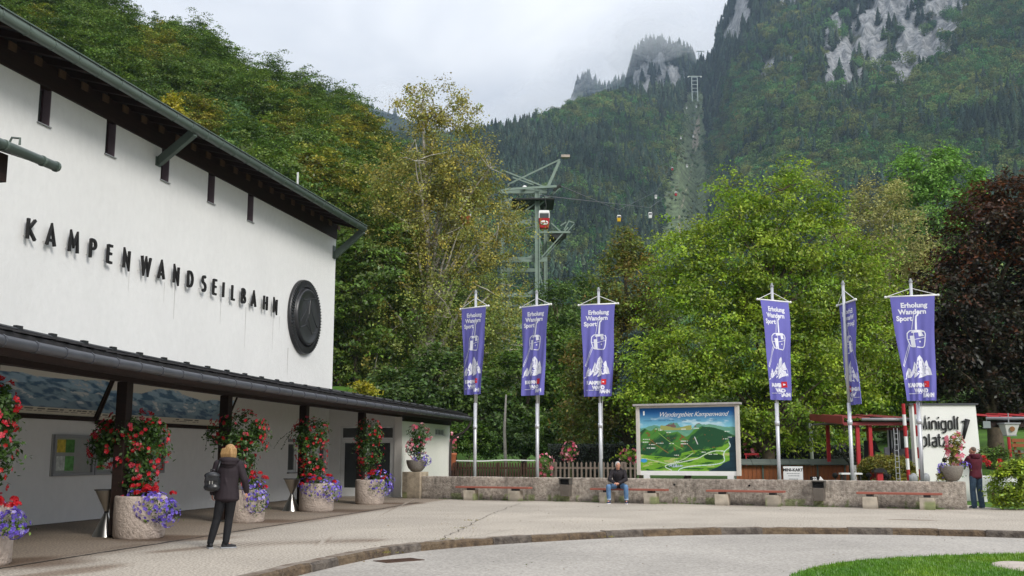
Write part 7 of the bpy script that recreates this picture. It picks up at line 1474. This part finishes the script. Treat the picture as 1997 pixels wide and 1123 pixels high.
# gondolas
cab_red = mat('cabin_red', (.42, .015, .02), .4, .1, 3); cab_white = mat('cabin_white', (.72, .72, .70), .4, .05, 3); cab_yel = mat('cabin_yellow', (.70, .42, .01), .4, .1, 3)
def gondola(x, y, Y, m, label, s=1.0, emblem=False):
    c = at(x, y, Y); t_ = thing('gondola', label, 'gondola', tuple(c), 0, 'cable car cabins on the line'); b = B(); w_, d_ = .56, .54
    b.add([(-w_ * .82, -d_ * .8, -.95), (w_ * .82, -d_ * .8, -.95), (w_ * .82, d_ * .8, -.95), (-w_ * .82, d_ * .8, -.95), (-w_, -d_, .1), (w_, -d_, .1), (w_, d_, .1), (-w_, d_, .1)], [(0, 3, 2, 1), (0, 1, 5, 4), (1, 2, 6, 5), (2, 3, 7, 6), (3, 0, 4, 7)]); b.obj('cabin_body', m, t_, bevel=.08)
    b = B(); b.box(-w_ * .94, w_ * .94, -d_ * .94, d_ * .94, .1, .62); b.obj('window_band', grey_glass, t_); 
    b = B(); b.lathe([(w_ * 1.42, .62), (w_ * 1.42, .76), (w_ * 1.2, .95), (.01, 1.0)], k=4); V = [(v[0] * math.cos(.785) - v[1] * math.sin(.785), (v[0] * math.sin(.785) + v[1] * math.cos(.785)) * .92, v[2]) for v in b.v]; b.v = V; b.obj('cabin_roof', cab_white, t_)
    b = B(); [b.box(i * w_ * .93 - .04, i * w_ * .93 + .04, j * d_ * .93 - .04, j * d_ * .93 + .04, .1, .63) for i in (-1, 1) for j in (-1, 1)]; b.obj('window_posts', cab_white, t_)
    b = B(); b.tube([(0, 0, .98), (.25, 0, 1.5), (.1, 0, 2.3), (0, 0, 2.6)], .05, 6); b.obj('hanger', tdark, t_)
    if emblem: b = B(); b.ell((0, -d_ * .93, -.38), (.42, .05, .25), 16); b.obj('oval_badge', cab_white, t_, True); B().box(-.34, .34, -d_ * .93 - .062, -d_ * .93 - .05, -.41, -.35).obj('badge_line', cab_red, t_)
    return np.array([c[0], c[1], c[2] + 2.6])
gL = []; gR = []
gR.append(gondola(1061, 429, 107.5, cab_red, 'nearest cabin, red with white roof and oval badge, at the lift tower', emblem=True))
g2_ = gondola(908, 424, 112, cab_red, 'red and white cabin half hidden behind the birch leaves')
gL.append(gondola(1207, 426, 300, cab_yel, 'yellow cabin with white roof, just right of the tower above the hornbeam')); gR.append(gondola(1268, 420, 330, cab_white, 'white cabin right of the yellow one'))
gL.append(gondola(1279, 384, 500, cab_white, 'small white cabin above the bigger white one')); gR.append(gondola(1318, 378, 480, cab_red, 'lower small red cabin at the foot of the clearing'))
gL.append(gondola(1311, 329, 620, cab_red, 'upper small red cabin left of the clearing')); gR.append(gondola(1340, 324, 700, cab_white, 'white cabin over the lower clearing'))
gL.append(gondola(1328, 269, 830, cab_white, 'tiny white cabin left of the scree strip')); gR.append(gondola(1352, 266, 900, cab_white, 'tiny white cabin beside the scree strip'))
gL.append(gondola(1339, 210, 1050, cab_white, 'farthest tiny cabin on the left cable below the upper pylon')); gR.append(gondola(1358, 208, 1080, cab_white, 'farthest tiny cabin on the right cable below the upper pylon'))
cable_m = mat('cable_steel', (.12, .12, .13), .6, .1, 3)
def cable(pts, label, r=.045): t_ = thing('cable', label, 'cable', tuple(pts[0]), 0, 'lift cables'); B().tube([tuple(np.array(p_) - np.array(pts[0])) for p_ in pts], r, 5, cap=False).obj('rope', cable_m, t_)
pyL, pyR = at(1344, 153, 1280), at(1363, 153, 1280)
cable([at(1092, 362, YT)] + gL + [pyL], 'left lift cable from the tower up to the pylon, through the yellow cabin', .05); cable([at(1066, 398, YT + 3)] + gR + [pyR], 'right lift cable through the red and white cabins up to the pylon', .05)
cable([at(660, 470, 80), at(760, 450, 92), g2_, at(1000, 395, YT), at(1060, 380, YT)], 'upper station cable running behind the birch to the tower', .04); cable([at(655, 545, 80), at(690, 530, 84), at(760, 505, 92), at(1046, 440, YT)], 'lower station cable running behind the birch to the tower', .04); cable([at(655, 495, 80), at(705, 480, 86), at(980, 372, YT + 1)], 'middle station cable from the gable to the tower', .03)
# far pylons
def pylon(x, yt_, yb_, Y, label, w_=2.6):
    c = at(x, yb_, Y); zt_ = at(x, yt_, Y)[2] - c[2]; t_ = thing('pylon', label, 'pylon', tuple(c), 0, 'far lift pylons on the mountain')
    pm = mat('pylon_pale', (.36, .42, .40), .6, .1, 1)
    for e_ in (-1, 1): B().box(e_ * w_ - .7, e_ * w_ + .1, -1, 0, -8, zt_).obj('column', pm, t_)
    for q in range(1, 6): B().box(-w_, w_, -.8, -.2, zt_ * q / 5.2 - .5, zt_ * q / 5.2 + .1).obj('cross_beam', pm, t_)
    B().box(-w_ * 2.3, w_ * 2.3, -1, .5, zt_ - .4, zt_ + .5).obj('top_arm', pm, t_)
    for e_ in (-1, 1): B().box(e_ * w_ * 2.3 - .8, e_ * w_ * 2.3 + .8, -2, 1, zt_ - 1.4, zt_ - .3).obj('sheave', cab_white, t_)
pylon(1355.5, 149, 186, 1300, 'pale lift pylon at the top of the clearing', 3.6); pylon(1366, 100, 122, 1690, 'farthest lift pylon standing on the saddle against the cloud', 2.8)
# ================================================================== PEOPLE (x to the right, y is where the person faces, z up)
jeans_m = mat('jeans_blue', (0.10, 0.19, 0.33), .85, .3, 9, bump=.03, bscale=30); jeans_d = mat('jeans_dark', (0.055, 0.09, 0.14), .85, .3, 9, bump=.03, bscale=30); black_tr = mat('trousers_black', (.010, .010, .012), .8, .3, 12)
maroon = mat('hoodie_maroon', (.085, .012, .022), .85, .2, 10, bump=.03, bscale=20); blonde = mat('hair_blonde', (.46, .29, .12), .6, .35, 14, stretch=(4, 4, .4), col2=(.20, .11, .045)); grey_hair = mat('hair_grey', (.42, .41, .40), .7, .3, 20); short_hair = mat('hair_short', (.12, .09, .07), .8, .3, 25)
shoe_b = mat('shoe_black', (.014, .014, .016), .6, .3, 12); shoe_g = mat('shoe_grey', (.30, .31, .33), .6, .1, 12); shoe_navy = mat('shoe_navy', (.015, .03, .10), .7, .2, 10); leather = mat('leather_black', (.010, .011, .013), .35, .3, 10, spec=.6)
eye_m = mat('eye_dark', (.02, .015, .012), .3, .1, 5); lip_m = mat('lip', (.33, .11, .09), .5, .1, 5)
def capsule(b, p, q, r0, r1, k=12, n=5):
    p, q = Vector(p), Vector(q); b.tube([p.lerp(q, i / n) for i in range(n + 1)], [r0 + (r1 - r0) * i / n for i in range(n + 1)], k); b.ell(p, r0, k); b.ell(q, r1, k)
def chain(b, pts, rs):
    for i in range(len(pts) - 1): capsule(b, pts[i], pts[i + 1], rs[i], rs[i + 1])
def hand(b, wrist, dirn, palm_n, s=1.0, curl=.5, side=1):
    """palm and five bent fingers; dirn runs from the wrist to the fingertips, palm_n is where the palm faces"""
    w_ = Vector(wrist); d = Vector(dirn).normalized(); n_ = Vector(palm_n); n_ = (n_ - d * n_.dot(d)).normalized(); a = d.cross(n_) * side
    b.add([], []); c = w_ + d * .05 * s; rot = Matrix((a, n_, d)).transposed(); b.ell(c, (.040 * s, .016 * s, .052 * s), 10, rot=rot)
    for i, (off, L_) in enumerate(((-.029, .062), (-.010, .075), (.010, .080), (.029, .070))):
        r0 = w_ + d * .088 * s + a * off * s; p1 = r0 + (d * math.cos(curl * .6) + n_ * math.sin(curl * .6)) * L_ * .45 * s; p2 = p1 + (d * math.cos(curl * 1.5) + n_ * math.sin(curl * 1.5)) * L_ * .33 * s; p3 = p2 + (d * math.cos(curl * 2.2) + n_ * math.sin(curl * 2.2)) * L_ * .25 * s
        b.tube([w_ + d * .05 * s + a * off * .8 * s, r0, p1, p2, p3], [.010 * s, .0095 * s, .009 * s, .0085 * s, .0075 * s], 8)
    t0 = w_ + d * .025 * s + a * .034 * s; t1 = t0 + (a * .7 + d * .6 + n_ * .35).normalized() * .036 * s; t2 = t1 + (a * .25 + d * .85 + n_ * .45).normalized() * .030 * s
    b.tube([w_ + d * .02 * s, t0, t1, t2], [.013 * s, .012 * s, .0105 * s, .009 * s], 8)
def head(b, c, fwd, up, s=1.0):
    c = Vector(c); f = Vector(fwd).normalized(); u = Vector(up); u = (u - f * u.dot(f)).normalized(); r = f.cross(u); rot = Matrix((r, f, u)).transposed()
    P = lambda x, y, z: c + (r * x + f * y + u * z) * s
    b.ell(P(0, -.008, .02), (.076 * s, .096 * s, .098 * s), 20, rot=rot); b.ell(P(0, .028, -.045), (.056 * s, .058 * s, .072 * s), 16, rot=rot); b.ell(P(0, .066, -.088), (.026 * s, .022 * s, .020 * s), 10, rot=rot)
    b.tube([P(0, .083, .012), P(0, .104, -.018), P(0, .110, -.032)], [.010 * s, .013 * s, .016 * s], 8); b.ell(P(.013, .098, -.036), (.009 * s, .009 * s, .007 * s), 8); b.ell(P(-.013, .098, -.036), (.009 * s, .009 * s, .007 * s), 8)
    b.tube([P(-.045, .074, .028), P(0, .086, .034), P(.045, .074, .028)], .011 * s, 8); b.ell(P(.04, .068, -.02), (.02 * s, .018 * s, .016 * s), 8); b.ell(P(-.04, .068, -.02), (.02 * s, .018 * s, .016 * s), 8)
    b.tube([P(-.022, .086, -.060), P(0, .094, -.060), P(.022, .086, -.060)], .008 * s, 8)
    for e_ in (-1, 1): b.ell(P(e_ * .078, -.008, -.008), (.010 * s, .020 * s, .032 * s), 10, rot=rot); b.ell(P(e_ * .03, .074, .008), (.012 * s, .010 * s, .009 * s), 8)
    return P, rot
def face_bits(P, s, par, brow):
    b = B(); [b.ell(P(e_ * .031, .083, .009), (.009 * s, .006 * s, .006 * s), 8) for e_ in (-1, 1)]; b.obj('eyes', eye_m, par, True)
    B().tube([P(-.02, .096, -.062), P(0, .102, -.061), P(.02, .096, -.062)], .0042 * s, 6).obj('mouth', lip_m, par, True)
    b = B(); [b.tube([P(e_ * .046, .083, .030), P(e_ * .030, .092, .034), P(e_ * .014, .093, .030)], .005 * s, 6) for e_ in (-1, 1)]; b.obj('eyebrows', brow, par, True)
def shoe(P, dirn, m, par, s=1.0, sole=None):
    d = Vector((dirn[0], dirn[1], 0)).normalized(); r = Vector((d.y, -d.x, 0)); P = Vector(P); rot = Matrix((r, d, Vector((0, 0, 1)))).transposed(); b = B(); Q = lambda x, y, z: P + r * x + d * y + Vector((0, 0, z))
    b.ell(Q(0, -.03, .045), (.042, .055, .045), 12, rot=rot); b.ell(Q(0, .05, .040), (.045, .085, .036), 12, rot=rot); b.ell(Q(0, .12, .034), (.044, .055, .028), 12, rot=rot); capsule(b, Q(0, -.03, .09), Q(0, .02, .06), .042, .04)
    o = remeshed(b, 'shoe', m, par, .008, 3); b = B(); out = [Q(x, y, 0) for x, y in [(-.036, -.085), (-.046, -.02), (-.047, .08), (-.036, .155), (0, .178), (.036, .155), (.047, .08), (.046, -.02), (.036, -.085), (0, -.095)]]; b.prism([(p_.x, p_.y) for p_ in out], 0.001 + P.z, .022 + P.z); b.obj('sole', sole or shoe_g, o)
def person(label, loc, rz, J, kit, look=(0, 1, 0), hs=1.0):
    """J: joints; kit: clothes"""
    t_ = thing('person', label, 'person', tuple(loc), rz); g_ = J
    b = B(); sc_ = g_.get('build', 1.0)
    chain(b, [g_['pelvis'], g_['waist'], g_['chest'], g_['neck']], [.10 * sc_, .095 * sc_, .10 * sc_, .055]); capsule(b, g_['neck'], g_['head'], .055, .05)
    for s_ in 'LR':
        chain(b, [g_['sho' + s_], g_['elb' + s_], g_['wri' + s_]], [.055, .043, .027]); capsule(b, g_['chest'], g_['sho' + s_], .085, .055); chain(b, [g_['hip' + s_], g_['kne' + s_], g_['ank' + s_]], [.085, .058, .038]); capsule(b, g_['pelvis'], g_['hip' + s_], .11, .09)
        a = Vector(g_['ank' + s_]); fd_ = Vector(g_['foot' + s_]).normalized(); capsule(b, a, a + fd_ * .10 - Vector((0, 0, .05)), .030, .022)
        hand(b, g_['wri' + s_], g_['hd' + s_], g_['hn' + s_], hs, g_.get('curl' + s_, .6), 1 if s_ == 'L' else -1)
    P, rot = head(b, Vector(g_['head']) + Vector((0, 0, .09)), look, (0, 0, 1))
    body = remeshed(b, 'body', skin, t_, .0092, 2); face_bits(P, 1, body, kit['brow'])
    # trousers
    b = B(); 
    for s_ in 'LR':
        k_ = kit.get('legr', (.098, .076, .062)); a = Vector(g_['ank' + s_]); kn = Vector(g_['kne' + s_]); hp_ = Vector(g_['hip' + s_]); chain(b, [hp_, hp_.lerp(kn, .5), kn, kn.lerp(a, .5), a + (kn - a).normalized() * kit.get('cuff', .02)], [k_[0], (k_[0] + k_[1]) / 2, k_[1], (k_[1] + k_[2]) / 2 + .004, k_[2]])
        capsule(b, g_['pelvis'], hp_, .125 * sc_, .10)
        for q in range(3): z_ = a.lerp(kn, .12 + q * .1); b.tube([z_ + Vector((-.05, .0, 0)), z_ + Vector((0, .06, .012)), z_ + Vector((.05, 0, -.01))], .016, 6)
    capsule(b, g_['pelvis'], g_['waist'], .128 * sc_, .115 * sc_); remeshed(b, 'trousers', kit['tm'], t_, .011, 3)
    # jacket
    b = B(); wr, cr_ = kit.get('jr', (.155, .165)); pw = Vector(g_['pelvis']); ch = Vector(g_['chest']); wa = Vector(g_['waist']); up_ = (ch - wa).normalized(); rt = (Vector(g_['shoR']) - Vector(g_['shoL'])).normalized(); fw_ = rt.cross(up_) * -1; rot2 = Matrix((rt, fw_, up_)).transposed(); rings = []
    for c_, r_ in ((pw + (wa - pw) * -kit.get('hem', .1), wr * 1.08), (pw, wr * 1.05), (pw.lerp(wa, .5), wr), (wa, wr * .95), (wa.lerp(ch, .5), cr_ * .97), (ch, cr_ * 1.03), (ch + up_ * .07, cr_ * .98)): rings.append((c_, r_))
    for i in range(len(rings) - 1):
        for q in range(4): f_ = q / 4; c_ = rings[i][0].lerp(rings[i + 1][0], f_); r_ = rings[i][1] * (1 - f_) + rings[i + 1][1] * f_; b.ell(c_, (r_ * 1.2, r_ * .88, .075), 18, rot=rot2)
    b.ell(rings[-1][0], (rings[-1][1] * 1.15, rings[-1][1] * .84, .08), 18, rot=rot2)
    for q in range(7): a_ = q * 1.1 + .3; c_ = wa.lerp(ch, (q % 3) * .35 - .2); pz = c_ + rt * math.cos(a_) * wr * 1.1 + fw_ * math.sin(a_) * wr * .8; b.tube([pz + up_ * -.09 + rt * .02, pz, pz + up_ * .08 - rt * .025], [.006, .02, .006], 6)
    capsule(b, Vector(g_['shoL']) + up_ * -.01, Vector(g_['shoR']) + up_ * -.01, .072, .072)
    for s_ in 'LR':
        e_ = Vector(g_['elb' + s_]); w2_ = Vector(g_['wri' + s_]); sh_ = Vector(g_['sho' + s_]); chain(b, [sh_, sh_.lerp(e_, .5), e_, e_.lerp(w2_, .5), w2_ + (w2_ - e_).normalized() * -.005], [.078, .070, .062, .056, .047]); capsule(b, ch, sh_, cr_ * .75, .075)
        for q in (.35, .7): m_ = sh_.lerp(e_, q); b.ell(m_ + Vector((0, .02, 0)), (.068, .068, .022), 10)
        for q in (.25, .55): m_ = e_.lerp(w2_, q); b.ell(m_, (.060, .060, .02), 10)
    b.ell(Vector(g_['neck']) + Vector((0, 0, -.01)), (.085, .085, .045), 14); jk = remeshed(b, 'jacket', kit['jm'], t_, .011, 3)
    nk = Vector(g_['neck']); back = -Vector((fw_.x, fw_.y, 0)).normalized()
    if kit.get('hood'):
        b = B(); hcs = kit['hood']; pts = []
        for i in range(13): a_ = math.pi * (i / 12) + math.pi; q_ = nk + rt * math.cos(a_) * .13 * hcs + back * (-math.sin(a_)) * .15 * hcs + up_ * (.03 + .01 * math.sin(a_)); pts.append(q_)
        b.tube(pts, [.03 + .030 * math.sin(math.pi * i / 12) for i in range(13)], 10); b.ell(nk + back * .10 * hcs + up_ * -.035, (.12 * hcs, .062 * hcs, .085 * hcs), 14, rot=rot2); b.tube([p_ + up_ * -.05 + back * .02 for p_ in pts[2:-2]], .03, 8); remeshed(b, 'hood', kit['hm'], t_, .010, 2)
    return t_, P, rot, body, dict(rt=rt, fw=fw_, up=up_, back=back)
def hair(P, kind, m, par):
    b = B()
    if kind == 'bob':
        b.ell(P(0, -.012, .038), (.094, .112, .100), 18)
        for x in np.linspace(-.088, .088, 9):
            for y_ in np.linspace(-.10, .02, 4):
                if abs(x) < .07 and y_ > -.05: continue
                q = P(x * .95, y_, .02); b.tube([P(x * .9, y_ * .9, .06), P(x * 1.04, y_ * 1.05 - .012, -.03), P(x * 1.02, y_ * 1.0 - .014, -.10 - .02 * abs(math.sin(x * 60)))], [.030, .028, .014], 8)
    elif kind == 'grey': b.ell(P(0, -.022, .045), (.084, .096, .086), 16); [b.ell(P(e_ * .070, -.022, .005), (.018, .05, .048), 10) for e_ in (-1, 1)]
    else: b.ell(P(0, -.022, .040), (.080, .092, .083), 16)
    remeshed(b, 'hair', m, par, .009, 2 if kind == 'bob' else 3)
V3 = Vector
# --- the woman
J = dict(pelvis=(.0, 0, .90), waist=(.0, .0, 1.05), chest=(.01, .01, 1.27), neck=(.02, .01, 1.43), head=(.03, .02, 1.50),
         shoL=(-.165, 0, 1.385), elbL=(-.235, -.02, 1.12), wriL=(-.245, .04, .90), hdL=(-.02, .15, -1), hnL=(1, .1, 0), shoR=(.19, 0, 1.375), elbR=(.285, -.03, 1.13), wriR=(.315, .07, .93), hdR=(.05, .25, -1), hnR=(-1, .1, 0),
         hipL=(-.085, 0, .86), kneL=(-.15, .03, .48), ankL=(-.235, -.03, .09), footL=(-.1, 1, 0), hipR=(.085, 0, .86), kneR=(.045, .05, .48), ankR=(.015, -.01, .09), footR=(.92, .45, 0), build=.95, curlL=.9, curlR=.6)
wl_ = gr(438, 1069); wo_t, P_, rot_, body_, ax = person('standing woman seen from behind, blonde bob, dark plum jacket, black trousers and black rucksack', wl_, R(6), J, dict(tm=black_tr, jm=plum_cloth, hm=plum_cloth, hood=1.05, brow=blonde, jr=(.165, .160), hem=.55, legr=(.095, .07, .056), cuff=.01), look=(.45, .9, .02), hs=.92)
hair(P_, 'bob', blonde, wo_t)
shoe((-.235, -.01, 0), (-.35, 1), shoe_b, wo_t); shoe((.02, 0, 0), (1, .35), shoe_b, wo_t)
bp = thing('rucksack', 'small black leather rucksack with silver buckles worn on the woman\'s left shoulder', 'rucksack', tuple(wl_), R(6)); b = B(); c = V3((-.215, -.20, 1.10)); b.ell(c, (.135, .085, .155), 16); b.ell(c + V3((0, -.01, -.09)), (.14, .09, .075), 16); b.box(c.x - .11, c.x + .11, c.y - .07, c.y + .06, c.z - .14, c.z + .05); remeshed(b, 'bag_body', leather, bp, .010, 4)
b = B(); b.ell(c + V3((0, -.03, .10)), (.135, .085, .065), 16); b.box(c.x - .10, c.x + .10, c.y - .105, c.y - .05, c.z + .01, c.z + .11); remeshed(b, 'flap', leather, bp, .010, 3)
b = B(); b.tube([c + V3((-.03, .0, .14)), c + V3((-.03, -.01, .20)), c + V3((.03, -.01, .20)), c + V3((.03, 0, .14))], .010, 8); b.obj('grab_handle', leather, bp, True)
b = B(); b.tube([c + V3((.05, .03, .13)), (-.13, -.16, 1.34), (-.10, -.11, 1.46), (-.13, .0, 1.475), (-.16, .10, 1.40), (-.19, .13, 1.2)], .016, 8); b.obj('shoulder_strap', leather, bp, True)
for e_ in (-.022, .022): b = B(); b.box(c.x + e_ - .008, c.x + e_ + .008, c.y - .122, c.y - .106, c.z - .04, c.z + .015); o = b.obj('buckle', steel, bp)
ci = thing('cigarette', 'cigarette between the fingers of the woman\'s left hand', 'cigarette', tuple(wl_), R(6)); B().tube([(-.245, .07, .80), (-.275, .03, .795)], .0045, 6).obj('paper', white_paint, ci)
# --- the seated man
sp0 = WW(7.66, -.48); J = dict(pelvis=(0, -.02, .56), waist=(.0, .04, .68), chest=(.0, .14, .90), neck=(0, .19, 1.05), head=(0, .22, 1.11),
         shoL=(-.19, .15, 1.00), elbL=(-.27, .28, .76), wriL=(-.07, .47, .66), hdL=(.8, .5, -.25), hnL=(.3, -.3, -1), shoR=(.19, .15, 1.00), elbR=(.27, .28, .76), wriR=(.08, .46, .66), hdR=(-.8, .5, -.2), hnR=(-.3, -.3, -1),
         hipL=(-.10, .0, .55), kneL=(-.28, .44, .53), ankL=(-.285, .40, .10), footL=(-.15, 1, 0), hipR=(.10, .0, .55), kneR=(.28, .44, .53), ankR=(.27, .40, .10), footR=(.15, 1, 0), curlL=1.1, curlR=1.1)
sz = R(180) + 0.0
sm_t, P_, rot_, body_, ax = person('grey haired man sitting on the bench, dark jacket, light blue jeans, hands clasped', sp0, R(180) + WAZ * .55, J, dict(tm=jeans_m, jm=black_cloth, hm=black_cloth, hood=.85, brow=grey_hair, jr=(.15, .165), hem=.1, cuff=.05, legr=(.098, .078, .066)), look=(-.32, 1, -.06))
hair(P_, 'grey', grey_hair, sm_t); shoe((-.285, .40, 0), (-.2, 1), shoe_navy, sm_t, sole=white_paint); shoe((.27, .40, 0), (.2, 1), shoe_navy, sm_t, sole=white_paint)
for q in (-.285, .27): B().tube([(q, .40, .125), (q, .405, .165)], .071, 12).obj('turned_cuff', mat('denim_pale', (.35, .44, .55), .85, .1, 8), sm_t, True)
B().box(-.05, .05, .235, .25, .93, 1.04).obj('collar_shirt', mat('shirt_grey', (.18, .16, .14), .8, .1, 8), sm_t, bevel=.01)
# --- the man with the telephone
J = dict(pelvis=(0, 0, .95), waist=(0, 0, 1.10), chest=(.0, .0, 1.33), neck=(-.01, .02, 1.50), head=(-.02, .035, 1.56),
         shoL=(-.185, .02, 1.44), elbL=(-.24, .20, 1.21), wriL=(-.22, .36, 1.40), hdL=(-.2, .55, .8), hnL=(1, .4, 0), shoR=(.19, .01, 1.44), elbR=(.235, .12, 1.18), wriR=(.06, .33, 1.28), hdR=(-.8, .5, .5), hnR=(-.5, .3, .5),
         hipL=(-.095, 0, .91), kneL=(-.115, .02, .50), ankL=(-.125, -.02, .09), footL=(-.15, 1, 0), hipR=(.095, 0, .91), kneR=(.115, .02, .50), ankR=(.13, -.03, .09), footR=(.15, 1, 0), build=1.05, curlL=1.0)
ml = gr(1907, 991); mn_t, P_, rot_, body_, ax = person('man in maroon hoodie and jeans at the end of the low wall, holding a telephone', ml, R(14), J, dict(tm=jeans_d, jm=maroon, hm=maroon, hood=1.1, brow=short_hair, jr=(.155, .175), hem=.35, legr=(.105, .083, .078), cuff=-.03), look=(-.5, .85, .02))
hair(P_, 'short', short_hair, mn_t); shoe((-.125, -.01, 0), (-.25, 1), shoe_b, mn_t); shoe((.13, -.02, 0), (.2, 1), shoe_b, mn_t)
ph = thing('telephone', 'black telephone held up by the man in the maroon hoodie', 'telephone', tuple(ml), R(14)); b = B(); b.bar((-.225, .43, 1.48), (-.29, .44, 1.56), .075, .010, up=(0, 1, .2)); b.obj('case', near_black, ph)
# --- person at the kiosk
kp_ = np.array([X(1694, 38.3), 38.3, .555]); J = dict(pelvis=(0, 0, .95), waist=(0, .0, 1.10), chest=(.0, .03, 1.33), neck=(0, .07, 1.48), head=(0, .10, 1.53),
         shoL=(-.19, .03, 1.42), elbL=(-.24, .12, 1.15), wriL=(-.14, .33, 1.10), hdL=(.3, 1, 0), hnL=(0, 0, -1), shoR=(.19, .03, 1.42), elbR=(.24, .12, 1.15), wriR=(.14, .33, 1.10), hdR=(-.3, 1, 0), hnR=(0, 0, -1),
         hipL=(-.095, 0, .91), kneL=(-.11, .02, .50), ankL=(-.12, -.02, .09), footL=(-.1, 1, 0), hipR=(.095, 0, .91), kneR=(.11, .02, .50), ankR=(.12, -.02, .09), footR=(.1, 1, 0), build=1.15)
kz_t, P_, rot_, body_, ax = person('person in black coat and black cap standing under the red shelter roof', kp_, R(-62), J, dict(tm=black_tr, jm=black_cloth, hm=black_cloth, brow=short_hair, jr=(.19, .19), hem=.6), look=(0, 1, -.25))
b = B(); b.ell(P_(0, -.01, .06), (.088, .10, .07), 14); b.ell(P_(0, .10, .045), (.07, .06, .012), 12); remeshed(b, 'cap', near_black, kz_t, .009, 2); shoe((-.12, 0, 0), (-.1, 1), shoe_b, kz_t); shoe((.12, 0, 0), (.1, 1), shoe_b, kz_t)
